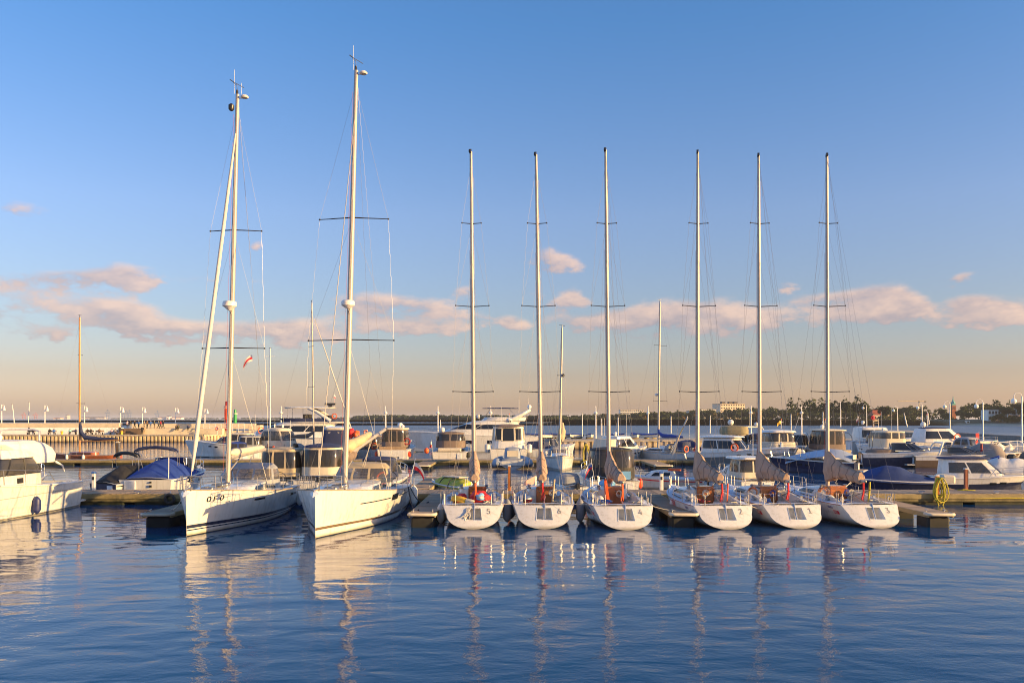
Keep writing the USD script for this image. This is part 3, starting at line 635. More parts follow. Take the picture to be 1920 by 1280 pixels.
KINDS = [tree_kind(0, 'leaf_green', 12, 10, 'round'), tree_kind(1, 'leaf_green', 13, 9, 'round'), tree_kind(2, 'leaf_pine', 13, 8, 'pine'), tree_kind(3, 'leaf_autumn', 11, 9, 'round'),
         tree_kind(4, 'leaf_green', 14, 6, 'tall'), tree_kind(5, 'leaf_green', 11, 11, 'round'), tree_kind(6, 'leaf_autumn', 9, 7, 'round'), tree_kind(7, 'leaf_pine', 14, 9, 'pine')]
KIND_LABEL = ['broad round green tree of the wooded far shore', 'full green tree of the wooded far shore', 'dark flat topped pine of the wooded far shore', 'autumn gold tree of the wooded far shore',
              'tall narrow green tree of the wooded far shore', 'low spreading green tree of the wooded far shore', 'small rust coloured tree of the wooded far shore', 'tall dark pine of the wooded far shore']
tr = np.random.default_rng(21)
TOPZ = lambda px: np.interp(px, [990, 1060, 1130, 1300, 1480, 1560, 1640, 1700, 1780, 1850, 1930, 2050], [8.8, 10.6, 11.4, 14.0, 15.2, 14.2, 14.4, 16.4, 18.0, 18.6, 20.0, 20.5])
NT = 0
for row, s0 in enumerate((80, 62, 46, 34)):
    px = 996.0
    while px < 2010 and NT < 298:
        Y = np.interp(-px, -cpx, cy)
        px += FPX / Y * tr.uniform(5.0, 12.5) * (1 + 0.12 * row)
        s = s0 + tr.uniform(-4, 4); p = coast(px, s); gz = ground_z(px, s)
        full = TOPZ(px) - gz
        h = full * [1.02, 0.92, 0.75, 0.55][row] * (tr.uniform(0.62, 1.12) if tr.random() > .12 else tr.uniform(1.05, 1.18))
        i = int(tr.choice(8, p=[.2, .2, .08, .10, .10, .2, .07, .05])) if row < 2 else int(tr.choice([0, 1, 3, 5, 6], p=[.3, .25, .1, .25, .1]))
        base = [12, 13, 13, 11, 14, 11, 9, 14][i]
        sc = h / base; w = max(sc, 0.55) * tr.uniform(0.95, 1.3)
        copy_of(KINDS[i], 'shore_tree', KIND_LABEL[i], 'tree', (p[0], p[1], gz), tr.uniform(0, 360), KIND_LABEL[i].replace(' of the wooded far shore', 's on the far shore'), (w, w, sc))
        NT += 1

def wood_belt(px0, px1, n, top, leaf, seed, width=(20, 60), size=1.0, per=26):
    """a far wood that reads as one mass"""
    r = np.random.default_rng(seed); cs = []
    for i in range(n):
        px = r.uniform(px0, px1); s = r.uniform(*width); p = coast(px, s); gz = ground_z(px, s); Y = p[1]
        tz = top(px) * r.uniform(0.72, 1.05); rad = r.uniform(3.5, 6.0) * Y / 1100 * size
        cs.append((np.array([p[0], p[1], max(gz + 1.0, tz - rad * 0.8)]), np.array([rad * 1.4, rad, max(rad * 0.8, (tz - gz) * 0.5)])))
    V, F = [], []; b = 0
    for c, s in cs:
        v, f = leaf_cloud(r, [(c, s)], per, s[0] * 0.28); V.append(v); F.append(f + b); b += len(v)
    return np.vstack(V), np.vstack(F)
structure('far_wood', wood_belt(640, 1010, 330, lambda px: np.interp(px, [640, 700, 800, 900, 1010], [9, 10.5, 9.5, 9, 8.6]), 'leaf_pine', 3), 'leaf_pine', kind='stuff', label='low dark wood along the middle of the far shore')
structure('distant_wood', wood_belt(165, 650, 260, lambda px: np.interp(px, [165, 190, 400, 500, 650], [6, 10, 11, 10, 9]), 'leaf_pine', 4, (30, 300), 0.35), 'leaf_pine', kind='stuff', label='faint distant wood along the horizon at left')
structure('inner_wood', wood_belt(1000, 2060, 640, lambda px: 0.94 * TOPZ(px), 'leaf_green', 8, (60, 120), 0.75, 34), 'leaf_green', kind='stuff', label='dense wood filling in behind the shore trees')
structure('undergrowth', wood_belt(1000, 2060, 520, lambda px: 5.6 + 0.2 * BANKH(px), 'leaf_green', 5, (20, 40), 0.5, 24), 'leaf_green', kind='stuff', label='bushes at the foot of the wooded far shore')

# ---------------------------------------------------------------- buildings across the water
paint('plaster_white', (0.72, 0.68, 0.60), 0.9, var=0.05, vscale=0.2)
paint('plaster_cream', (0.55, 0.46, 0.34), 0.9, var=0.06, vscale=0.2)
paint('plaster_grey', (0.40, 0.36, 0.31), 0.9, var=0.06, vscale=0.2)
paint('roof_red', (0.30, 0.065, 0.03), 0.85, var=0.15, vscale=0.4)
paint('roof_dark', (0.07, 0.06, 0.055), 0.85, var=0.15)
paint('brick_red', (0.26, 0.085, 0.045), 0.85, var=0.15)
paint('copper_green', (0.10, 0.30, 0.26), 0.7, var=0.15)
def block(name, label, px0, px1, py0, Y, zb, rows, colsn, wall, depth=16, rz=0.0, roof='roof_dark', cat='building', shade=True):
    """a slab block: walls with recessed window bays, each window a part, and roof boxes"""
    w = (px1 - px0) / FPX * Y; ztop = at(0, py0, Y)[2]; x = ((px0 + px1) / 2 - 960) / FPX * Y; h = ztop - zb
    t = thing(name, label, cat, (x, Y, zb), rz)
    put(t, 'wall', MB().box((0, depth / 2, h / 2), (w, depth, h)), wall)
    put(t, 'roof', MB().box((0, depth / 2, h + 0.2), (w + 0.4, depth + 0.4, 0.4)), roof)
    fh = h / rows; cw = w / colsn
    for j in range(rows):
        for i in range(colsn):
            wx, wz = -w / 2 + (i + 0.5) * cw, (j + 0.55) * fh
            wn = put(t, 'window', MB().box((wx, -0.06, wz), (cw * 0.62, 0.14, fh * 0.52)), 'plaster_grey' if shade else wall)
            put(wn, 'pane', MB().box((wx, -0.11, wz), (cw * 0.52, 0.08, fh * 0.42)), 'dark_glass')
        put(t, 'floor_band', MB().box((0, -0.10, (j + 0.08) * fh), (w, 0.24, fh * 0.10)), wall)
    return t, w, h, depth
block('white_hotel', 'long white slab hotel above the trees behind the mast of boat four', 1163, 1207, 768, 1080, 2, 5, 12, 'plaster_white')
t, w, h, d = block('tan_hotel', 'tall tan hotel block behind the masts of boats two and one', 1349, 1399, 757, 1060, 2, 6, 10, 'plaster_cream', 22, 14)
for x in (-8, 2, 9): put(t, 'roof_house', MB().box((x, d / 2, h + 1.7), (4.5, 5, 2.6)), 'roof_dark')
block('flat_roofed_house', 'pale flat roofed building just left of the tan hotel', 1313, 1343, 767, 1030, 2, 3, 6, 'plaster_white')
block('cream_house', 'low cream building right behind the mast of boat two', 1292, 1312, 770, 1010, 2, 3, 4, 'plaster_cream')
block('grey_house', 'small grey building beside the white hotel', 1208, 1222, 772, 1090, 2, 4, 3, 'plaster_grey')
block('villa', 'pale two storey villa half hidden in the trees near the right edge', 1853, 1888, 768, 640, 3.0, 2, 6, 'plaster_white', 10)
block('long_pale_house', 'long low pale house in the trees at the right edge', 1890, 1921, 765, 650, 3.0, 2, 6, 'plaster_white', 10)
for i, (a, b, y) in enumerate(((673, 683, 779.5), (688, 699, 779), (703, 716, 779.5))):
    block('distant_flats', ['cream block of flats on the distant headland, leftmost of three', 'cream block of flats on the distant headland, middle of three', 'cream block of flats on the distant headland, rightmost of three'][i], a, b, y, 1900, 5, 4, 4, 'plaster_white', 14)
def gable(label, px, py, Y, w, d, hw, hr, zb, wall='plaster_cream', roof='roof_red', rz=0):
    p = at(px, py, Y); t = thing('gabled_house', label, 'house', (p[0], Y, zb), rz); z1 = p[2] - zb
    put(t, 'wall', MB().box((0, d / 2, (z1 - hr) / 2), (w, d, z1 - hr)), wall)
    put(t, 'roof', hull_of([(s * w / 2 * 1.06, y, z1 - hr) for s in (-1, 1) for y in (-0.4, d + 0.4)] + [(s * w / 2 * 0.75, d / 2, z1) for s in (-1, 1)]), roof)
    put(t, 'chimney', MB().box((w * .2, d / 2, z1), (0.9, 0.9, 1.6)), 'brick_red')
    for k_ in range(4): put(t, 'window', MB().box((-w * .36 + k_ * w * .24, -0.05, (z1 - hr) * 0.6), (w * .10, .1, 1.5)), 'dark_glass')
gable('large red roofed house among the trees behind the man in red', 1652, 768.5, 800, 16, 10, 5, 4.5, 3)
gable('red roofed house right of its larger neighbour among the trees', 1670, 767, 830, 9, 10, 5, 6, 3, rz=30)
# church tower
p = at(1787, 785, 760)
t = thing('church_tower', 'brick church tower with a green copper spire above the trees', 'tower', (p[0], p[1], 3.0))
put(t, 'shaft', MB().box((0, 0, 7.0), (3.6, 3.6, 14.0)), 'brick_red')
put(t, 'belfry', MB().box((0, 0, 14.6), (3.0, 3.0, 2.0)), 'copper_green')
for s in (-1, 0, 1): put(t, 'louvre', MB().box((s * 1.0, -1.82, 11.5), (0.5, 0.1, 2.2)), 'roof_dark')
put(t, 'spire', MB().lathe([(2.0, 15.6), (1.7, 16.6), (0.8, 17.8), (0.75, 18.5), (0.45, 19.6), (0.05, 22.5)], n=8), 'copper_green')
# tower crane behind the trees
p = at(1723, 785, 900); t = thing('tower_crane', 'thin tower crane with a long jib above the right hand trees', 'crane', (p[0], p[1], 3))
put(t, 'mast', MB().box((0, 0, 10.5), (0.9, 0.9, 21)), 'sand_canvas'); put(t, 'jib', MB().box((-7.5, 0, 20.6), (30, 0.7, 0.7)), 'sand_canvas'); put(t, 'counterweight', MB().box((6.5, 0, 20.0), (2, 1, 1.4)), 'grey_paint'); put(t, 'cab', MB().box((0, -.8, 19.6), (1.2, 1.2, 1.6)), 'grey_paint')
# container cranes and sheds of the port on the horizon
paint('crane_blue', (0.10, 0.16, 0.28), 0.7, var=0.1)
paint('crane_red', (0.42, 0.11, 0.06), 0.7, var=0.1)
def port_crane(px, Y, h, w, label, mat):
    p = at(px, 785, Y); t = thing('port_crane', label, 'crane', (p[0], Y, 4), group=None)
    for s in (-1, 1): put(t, 'leg', MB().bar((s * w * .25, 0, 0), (s * w * .25, 0, h * .62), 3.0, 3.0), mat)
    put(t, 'portal', MB().bar((-w * .3, 0, h * .35), (w * .3, 0, h * .35), 3, 3), mat)
    put(t, 'boom', MB().bar((-w * .6, 0, h * .62), (w * .45, 0, h * .62), 3.4, 3.4), mat)
    put(t, 'apex', MB().bar((w * .05, 0, h * .62), (0, 0, h), 2.4, 2.4), mat)
    put(t, 'stay', MB().bar((0, 0, h), (-w * .55, 0, h * .63), 1.2, 1.2).bar((0, 0, h), (w * .42, 0, h * .63), 1.2, 1.2), mat)
PC = [(45, 'leftmost red crane on the horizon', 44, 'crane_red'), (67, 'second red crane on the horizon at far left', 42, 'crane_red'), (202, 'slim port crane left of the crane cluster on the horizon', 62, 'crane_blue'), (228, 'port crane on the horizon behind the second bell lamp from the steps', 56, 'crane_blue'),
      (236, 'port crane in the middle of the horizon cluster', 58, 'crane_blue'), (243, 'rightmost port crane of the horizon cluster', 60, 'crane_blue'), (295, 'lone port crane on the horizon above the standing group', 56, 'crane_blue')]
for px, lb, h, m_ in PC: port_crane(px, 5600.0, h, 34, lb, m_)
def shed(px0, px1, Y, h, mat, label, roof):
    w = (px1 - px0) / FPX * Y; t = thing('port_shed', label, 'shed', (((px0 + px1) / 2 - 960) / FPX * Y, Y, 2.0))
    put(t, 'wall', MB().box((0, 20, h / 2), (w, 40, h)), mat); put(t, 'roof', hull_of([(s * w / 2, y, h) for s in (-1, 1) for y in (-1, 41)] + [(s * w / 2, 20, h + 4) for s in (-1, 1)]), roof)
    put(t, 'door', MB().box((0, -0.2, h * .35), (w * .2, .5, h * .7)), 'roof_dark')
shed(99, 113, 5400, 8, 'plaster_cream', 'pale shed on the horizon at far left', 'roof_red'); shed(150, 196, 5700, 14, 'plaster_grey', 'long grey terminal building on the horizon', 'roof_dark')
shed(296, 340, 4700, 9, 'plaster_white', 'long white terminal hall on the horizon above the standing group', 'roof_red'); shed(312, 317, 4690, 16, 'plaster_white', 'small white control building on the long horizon hall', 'roof_dark'); shed(122, 126, 5600, 26, 'plaster_grey', 'slim grey control tower at the start of the port', 'roof_dark')
# beach kiosk
p = coast(1787, 12); t = thing('beach_kiosk', 'small white kiosk on the beach below the church tower', 'kiosk', (p[0], p[1], 0.9))
put(t, 'wall', MB().box((0, 0, 1.3), (2.6, 2, 2.6)), 'plaster_white'); put(t, 'roof', MB().box((0, 0, 2.7), (3, 2.4, 0.2)), 'mast_white'); put(t, 'hatch', MB().box((0, -1.02, 1.6), (1.4, .06, .8)), 'dark_glass')
# ---------------------------------------------------------------- boat kit. Boat frame: y from the stern (0) to the bow, x to starboard, z up from the water
class Hull:
    """stations: (y, half beam at the sheer, sheer z, half beam at the bilge, bilge z, keel z)"""
    def __init__(s, st, rake=0.0, bowrake=0.0, bilge=0.75, crown=0.0, rl=1.6):
        a = np.array(st, float); s.L = a[-1, 0]; s.y = a[:, 0]
        s.f = [PchipInterpolator(a[:, 0], a[:, k]) for k in range(1, 6)]; s.rake, s.bowrake, s.bilge, s.crown, s.rl = rake, bowrake, bilge, crown, rl
    def hb(s, y): return float(s.f[0](np.clip(y, 0, s.L)))
    def zs(s, y): return float(s.f[1](np.clip(y, 0, s.L)))
    def shift(s, y, z, x=None):
        """lean of the transom (forward with height) and of the stem (forward with height)"""
        w0 = max(0.0, 1 - y / s.rl); w1 = max(0.0, (y - s.L + 1.6) / 1.6)
        c = 0.0 if x is None else s.crown * (1 - (x / s.hb(0)) ** 2) * w0 * w0
        return y + s.rake * z * w0 * w0 + s.bowrake * z * w1 * w1 - c
    def section(s, y, n=7, m=7):
        hb, zs, hw, zc, zk = (float(f(y)) for f in s.f)
        p = [(hw * math.sin(a) ** s.bilge, zk + (zc - zk) * (1 - math.cos(a) ** s.bilge)) for a in np.linspace(0, PI / 2, n)]
        return p + [(hw + (hb - hw) * t ** 0.85, zc + (zs - zc) * t) for t in np.linspace(0, 1, m + 1)[1:]]
    def x_at(s, y, z):
        p = np.array(s.section(y)); return float(np.interp(z, p[:, 1], p[:, 0]))
    def pt(s, side, y, z, off=0.0):
        x = s.x_at(y, z) + off; return np.array([side * x, s.shift(y, z), z])
    def mesh(s, ny=30, transom=True, hole=None):
        ys = np.unique(np.concatenate([np.linspace(0, s.L * 0.8, ny), s.L - s.L * 0.2 * np.linspace(1, 0, 14) ** 1.5]))
        sec = [s.section(y) for y in ys]; k = len(sec[0]); mb = MB()
        for side in (1, -1):
            v = [(side * x, s.shift(y, z, x), z) for y, q in zip(ys, sec) for x, z in q]
            f = [(i * k + j, (i + 1) * k + j, (i + 1) * k + j + 1, i * k + j + 1) for i in range(len(ys) - 1) for j in range(k - 1)]
            f = np.array(f); mb.add(v, f if side > 0 else f[:, ::-1])
        if transom: v, f = s.transom(hole); mb.add(v, f)
        return mb.mesh()
    def transom(s, hole=None, t=0.0):
        q = s.section(0.0, 9, 7); poly = sg.Polygon([(x, z) for x, z in q] + [(-x, z) for x, z in q[::-1][:-1]])
        if hole: poly = poly.difference(sg.Polygon(hole))
        v, f = tri_poly(poly)
        if s.crown: v3, f = trimesh.remesh.subdivide_to_size(np.column_stack([v, np.zeros(len(v))]), f, 0.22); v = v3[:, :2]
        return np.array([(x, s.shift(0, z, x) - t, z) for x, z in v]), f[:, ::-1]
    def deck(s, y0=0.0, y1=None, inset=0.0, drop=0.0, holes=(), camber=0.05, zadd=0.0):
        """the deck as a sheet between y0 and y1, its edge on the sheer"""
        y1 = s.L if y1 is None else y1; ys = np.linspace(y0, y1, 30)
        o = [(max(s.hb(y) - inset, 0.01), y) for y in ys]; poly = sg.Polygon([(x, y) for x, y in o] + [(-x, y) for x, y in o[::-1]]).buffer(0)
        for h in holes: poly = poly.difference(h if hasattr(h, 'exterior') else sg.Polygon(h))
        v, f = [], []; n = 0
        for g in getattr(poly, 'geoms', [poly]):
            a, b = tri_poly(g)
            a, b = trimesh.remesh.subdivide_to_size(np.column_stack([a, np.zeros(len(a))]), b, 0.7)
            v.append(a); f.append(b + n); n += len(a)
        v, f = np.vstack(v), np.vstack(f); out = []
        for x, y, _ in v:
            hb = max(s.hb(y), 0.05); z = s.zs(y) - drop + zadd + camber * (1 - min(1, abs(x) / hb) ** 2); out.append((x, s.shift(y, s.zs(y)), z))
        m = trimesh.Trimesh(np.array(out), f, process=False)
        if m.face_normals[:, 2].sum() < 0: m.invert()
        return m
    def strip(s, y0, y1, za, zb, off=0.006, n=24, sides=(1, -1)):
        """a band on the topsides between heights za(t) and zb(t)"""
        za = za if callable(za) else (lambda y, c=za: c); zb = zb if callable(zb) else (lambda y, c=zb: c); mb = MB()
        for sd in sides:
            v = []
            for y in np.linspace(y0, y1, n):
                for t in (0, .5, 1): z = za(y) + (zb(y) - za(y)) * t; v.append(s.pt(sd, y, z, off))
            f = [(3 * i + j, 3 * i + 3 + j, 3 * i + 4 + j, 3 * i + 1 + j) for i in range(n - 1) for j in (0, 1)]
            f = np.array(f); mb.add(v, f if sd > 0 else f[:, ::-1])
        return mb
    def rail(s, y0, y1, r=0.025, zadd=0.0, inset=0.0, n=26, sides=(1, -1)):
        mb = MB()
        for sd in sides: mb.tube([(sd * max(s.hb(y) - inset, 0.0), s.shift(y, s.zs(y)), s.zs(y) + zadd) for y in np.linspace(y0, y1, n)], r, 6)
        return mb
    def letters(s, text, side, y, z, h, off=0.012, slant=0.0, bold=False):
        """lettering on the topsides, reading as seen from outside"""
        m = meshkit.text_mesh(text, h, 0.004, bold); v, fc_ = trimesh.remesh.subdivide_to_size(m.vertices, m.faces, max(.03, h * .35)); out = []
        for a, b, c in v:
            a = a + slant * b; yy = y + a * (1 if side > 0 else -1); out.append(s.pt(side, yy, z + b, off + c))
        return MB().add(out, fc_)

class Body:
    """a cabin, canopy or screen lofted through rounded outlines. levels: (z, y aft, y fore, half width) from the bottom up"""
    def __init__(s, levels, n=4.5, x0=0.0):
        s.a = np.array(levels, float); s.n, s.x0 = n, x0; s.t = np.linspace(0, 1, len(levels))
    def P(s, th, v):
        z, y0, y1, w = (np.interp(v, s.t, s.a[:, k]) for k in range(4)); c, d = math.cos(th), math.sin(th); e = 2 / s.n
        return np.array([s.x0 + w * math.copysign(abs(c) ** e, c), (y0 + y1) / 2 + (y1 - y0) / 2 * math.copysign(abs(d) ** e, d), z])
    def N(s, th, v):
        a = s.P(th + 1e-3, v) - s.P(th - 1e-3, v); b = s.P(th, min(1, v + 1e-3)) - s.P(th, max(0, v - 1e-3)); k = np.cross(a, b); return k / (np.linalg.norm(k) + 1e-12)
    def th(s, side, p, v):
        """angle at which the outline passes p: a height along the side (R, L: y; F, B: fraction of the half width)"""
        z, y0, y1, w = (np.interp(v, s.t, s.a[:, k]) for k in range(4))
        if side in 'RL': q = np.clip((p - (y0 + y1) / 2) / ((y1 - y0) / 2), -.9999, .9999)
        else: q = np.clip(p, -.9999, .9999)
        a = math.asin(math.copysign(abs(q) ** (s.n / 2), q))
        return {'R': a, 'L': PI - a, 'F': PI / 2 - a, 'B': -PI / 2 + a}[side] % (2 * PI)
    def span(s, win):
        side, a, b, v0, v1 = win; vm = (v0 + v1) / 2; t0, t1 = s.th(side, a, vm), s.th(side, b, vm)
        if t0 > t1 + 1e-9 and not (side == 'R' and a < b): t0, t1 = t1, t0
        if t1 < t0: t1 += 2 * PI
        return t0, t1, v0, v1
    def mesh(s, holes=(), cap=0.08, nv=6):
        base = []
        for side in 'RFLB':
            for q in np.linspace(-0.985, 0.985, 11):
                a = math.asin(math.copysign(abs(q) ** (s.n / 2), q)); base.append(({'R': a, 'F': PI / 2 - a, 'L': PI - a, 'B': -PI / 2 + a}[side]) % (2 * PI))
        H = [s.span(h) for h in holes]; T = sorted({round(x % (2 * PI), 6) for x in base + [h[i] for h in H for i in (0, 1)]}); V = sorted({round(x, 5) for x in list(np.linspace(0, 1, nv)) + list(s.t) + [h[i] for h in H for i in (2, 3)]})
        T = [t for i, t in enumerate(T) if i == 0 or t - T[i - 1] > 2e-4]
        m, k = len(T), len(V); v = [s.P(t, u) for u in V for t in T]; f = []
        for j in range(k - 1):
            for i in range(m):
                ta = T[i]; tb = T[(i + 1) % m] + (2 * PI if i == m - 1 else 0); tm = (ta + tb) / 2; vm = (V[j] + V[j + 1]) / 2
                if any((h[0] < tm < h[1] or h[0] < tm + 2 * PI < h[1] or h[0] < tm - 2 * PI < h[1]) and h[2] < vm < h[3] for h in H): continue
                f.append((j * m + i, j * m + (i + 1) % m, (j + 1) * m + (i + 1) % m, (j + 1) * m + i))
        mb = MB().add(np.array(v), np.array(f))
        top = np.array([s.P(t, 1.0) for t in T]); c = top.mean(0); rings = [top] + [c + (top - c) * np.array([q, q, 1]) + np.array([0, 0, cap * (1 - q * q)]) for q in (0.93, 0.75, 0.45, 0.12)]
        v = np.vstack(rings); r = len(rings); f = [(j * m + i, j * m + (i + 1) % m, (j + 1) * m + (i + 1) % m, (j + 1) * m + i) for j in range(r - 1) for i in range(m)]
        mb.add(v, np.array(f)); b = (r - 1) * m; mb.add(v[b:], [(0, i, i + 1) for i in range(1, m - 1)])
        return mb.mesh()
    def panel(s, win, off=0.004, n=9, nv=4):
        t0, t1, v0, v1 = s.span(win); v, f = [], []
        for u in np.linspace(v0, v1, nv):
            for t in np.linspace(t0, t1, n): v.append(s.P(t, u) + s.N(t, u) * off)
        f = [(j * n + i, j * n + i + 1, (j + 1) * n + i + 1, (j + 1) * n + i) for j in range(nv - 1) for i in range(n - 1)]
        return np.array(v), np.array(f)
    def frame(s, win, r=0.02, off=0.01, n=9):
        t0, t1, v0, v1 = s.span(win); q = [(t, v0) for t in np.linspace(t0, t1, n)] + [(t1, v) for v in np.linspace(v0, v1, 4)[1:]] + [(t, v1) for t in np.linspace(t1, t0, n)[1:]] + [(t0, v) for v in np.linspace(v1, v0, 4)[1:]]
        return MB().tube([s.P(t, v) + s.N(t, v) * off for t, v in q], r, 5)

def cabin(t, name, levels, mat, wins, glass='window_glass', n=4.5, cap=0.08, frame=None, fr=0.018, smooth=45):
    """a body with real window openings; each window is a part with its pane"""
    b = Body(levels, n); c = put(t, name, b.mesh(wins, cap), mat, smooth)
    for w in wins: 
        if frame: 
            wn = put(t, 'window', b.frame(w, fr), frame, True); put(wn, 'pane', b.panel(w, 0.002), glass, True)
        else: put(t, 'window', b.panel(w, -0.004), glass, True)
    return b

def sag(p, q, d, n=9):
    p, q = np.asarray(p, float), np.asarray(q, float); return [p + (q - p) * u - np.array([0, 0, d * 4 * u * (1 - u)]) for u in np.linspace(0, 1, n)]

def stanchions(t, hull, ys, h=0.6, inset=0.08, sides=(1, -1), lines=(1.0, 0.52), y_ends=None):
    for sd in sides:
        tops = []
        for y in ys:
            b = np.array([sd * (hull.hb(y) - inset), hull.shift(y, hull.zs(y)), hull.zs(y)])
            put(t, 'stanchion', MB().cyl(b, b + np.array([0, 0, h]), 0.014, 6), 'steel'); tops.append(b)
        for l in lines: put(t, 'lifeline', MB().tube([b + np.array([0, 0, h * l]) for b in tops], 0.006, 4), 'wire')

def bow_rail(t, hull, y0, h=0.65, name='pulpit', r=0.016, inset=0.06, over=0.1):
    L = hull.L; ys = np.linspace(y0, L - 0.12, 8); mb = MB()
    R = [(hull.hb(y) - inset, hull.shift(y, hull.zs(y)), hull.zs(y)) for y in ys]
    R = [(max(x, 0.16), y, z) for x, y, z in R]
    path = [(x, y + (over if i > 4 else 0), z + h * min(1, i / 1.0 + 0.0)) for i, (x, y, z) in enumerate(R)]
    path = path + [(-x, y, z) for x, y, z in path[::-1]]; mb.tube(path, r, 6)
    for i in (2, 5, 7):
        for sd in (1, -1): x, y, z = R[i]; mb.cyl((sd * x, y, z - 0.02), (sd * path[i][0], path[i][1], path[i][2]), r, 6)
    mid = [(x, y + (over if i > 4 else 0), z + h * 0.5) for i, (x, y, z) in enumerate(R) if i > 0]
    for sd in (1, -1): mb.tube([(sd * x, y, z) for x, y, z in mid], r * 0.8, 5)
    return put(t, name, mb, 'steel', 50)

def stern_rail(t, hull, y1, h=0.62, name='pushpit', inset=0.1, gap=0.35):
    for sd in (1, -1):
        ys = np.linspace(0.1, y1, 4); b = [np.array([sd * (hull.hb(y) - inset), hull.shift(y, hull.zs(y)), hull.zs(y)]) for y in ys]
        c = np.array([sd * gap, b[0][1], b[0][2]])
        mb = MB().tube([b[-1], b[-1] + [0, 0, h]] + [x + [0, 0, h] for x in b[::-1][1:]] + [c + [0, 0, h], c], 0.016, 6).tube([x + np.array([0, 0, h * .5]) for x in b[::-1]] + [c + np.array([0, 0, h * .5])], 0.012, 5)
        mb.cyl(b[1], b[1] + [0, 0, h], 0.014, 6); put(t, name, mb, 'steel', 50)

def mast(t, base, top, r, mat, name='mast', taper=0.8, n=12, oval=1.0):
    p, q = np.asarray(base, float), np.asarray(top, float); ks = np.linspace(0, 1, 12)
    return put(t, name, MB().tube([p + (q - p) * k for k in ks], [r * (1 - (1 - taper) * max(0, (k - .6) / .4)) for k in ks], n), mat, True)

def spreaders(t, base, top, zs, half, sweep, mat='black_fitting', r=0.028, tip_up=0.02):
    """pairs of spreaders at heights zs with half spans; returns the tips"""
    p, q = np.asarray(base, float), np.asarray(top, float); out = []
    for z, h in zip(zs, half):
        c = p + (q - p) * (z - p[2]) / (q[2] - p[2]); tips = []
        for sd in (1, -1):
            tip = c + np.array([sd * h, -sweep * h, tip_up * h]); s = put(t, 'spreader', MB().tube([c, tip], [r, r * 0.65], 6), mat)
            put(s, 'tip_boot', MB().ell(tip, (r * 1.5,) * 3, 1), 'black_fitting'); tips.append(tip)
        out.append(tips)
    return out

def rigging(t, base, top, tips, chain, hound, r=0.0045, mat='wire'):
    """shrouds over the spreader tips down to the chain plates, with diagonals"""
    p, q = np.asarray(base, float), np.asarray(top, float); on = lambda z: p + (q - p) * (z - p[2]) / (q[2] - p[2])
    for i, sd in enumerate((1, -1)):
        put(t, 'shroud', MB().tube([on(hound)] + [tp[i] for tp in tips[::-1]] + [np.array([sd * chain[0], chain[1], chain[2]])], r, 4), mat)
        for j, tp in enumerate(tips):
            low = tips[j - 1][i] if j else np.array([sd * (chain[0] - .05), chain[1], chain[2]])
            put(t, 'diagonal_shroud', MB().tube([on(tp[i][2] - 0.12), low], r * .9, 4), mat)

def fender(t, p, mat='fender_white', r=0.13, h=0.6, hang=0.5, name='fender'):
    p = np.asarray(p, float); f = put(t, name, MB().lathe([(0.02, -h / 2 - .08), (r * .6, -h / 2), (r, -h / 2 + r * .7), (r, h / 2 - r * .7), (r * .6, h / 2), (0.03, h / 2 + .08)], p, 12), mat, 50)
    put(f, 'lanyard', MB().cyl(p + [0, 0, h / 2 + .05], p + [0, 0, h / 2 + hang], 0.012, 5), 'rope')

def free_fender(label, p, mat='fender_grey', r=0.15, h=0.75, group=None):
    p = np.asarray(p, float); t = thing('fender', label, 'fender', p, group=group)
    put(t, 'body', MB().lathe([(0.02, -h / 2 - .08), (r * .6, -h / 2), (r, -h / 2 + r * .7), (r, h / 2 - r * .7), (r * .6, h / 2), (0.03, h / 2 + .08)], n=12), mat, 50)
    put(t, 'lanyard', MB().cyl((0, 0, h / 2 + .05), (0, 0, h / 2 + 0.55), 0.012, 5), 'rope')

def flag(t, p, w, h, mats, side=1, droop=0.5, name='flag', seed=0, pole=None):
    """a hanging flag in horizontal or single fields, with folds"""
    p = np.asarray(p, float); r = np.random.default_rng(seed); n = 9; k = len(mats)
    f0 = None
    for j, m in enumerate(mats):
        v, f = [], []
        for a in np.linspace(j / k, (j + 1) / k, 4):
            for i in range(n):
                u = i / (n - 1); v.append(p + np.array([side * w * u * (1 - .25 * droop), 0.12 * h * math.sin(u * 7 + a * 2 + seed), -h * a - droop * w * u * u]))
        f = [(b * n + i, b * n + i + 1, (b + 1) * n + i + 1, (b + 1) * n + i) for b in range(3) for i in range(n - 1)]
        q = put(t if f0 is None else f0, name if f0 is None else 'flag_field', (np.array(v), np.array(f)), m, True); f0 = f0 or q
    if pole: put(t, 'flag_pole', MB().cyl(pole[0], pole[1], 0.016, 6), 'mast_white')

def lifebuoy(t, c, R=0.33, axis=1, mat='orange_plastic'):
    b = put(t, 'lifebuoy', MB().torus(c, R, 0.07, axis, 18, 7), mat, True)
    return b

def outboard(t, y=-0.35, z=0.75, x=0.0, mat='black_fitting', s=1.0):
    o = put(t, 'outboard_motor', MB().box((x, y, z), (0.42 * s, 0.62 * s, 0.55 * s), ch=0.12 * s), mat)
    put(o, 'shaft', MB().box((x, y, z - 0.75 * s), (0.14 * s, 0.25 * s, 1.1 * s), ch=0.03), mat)

def water_line_z(hull): return 0.0
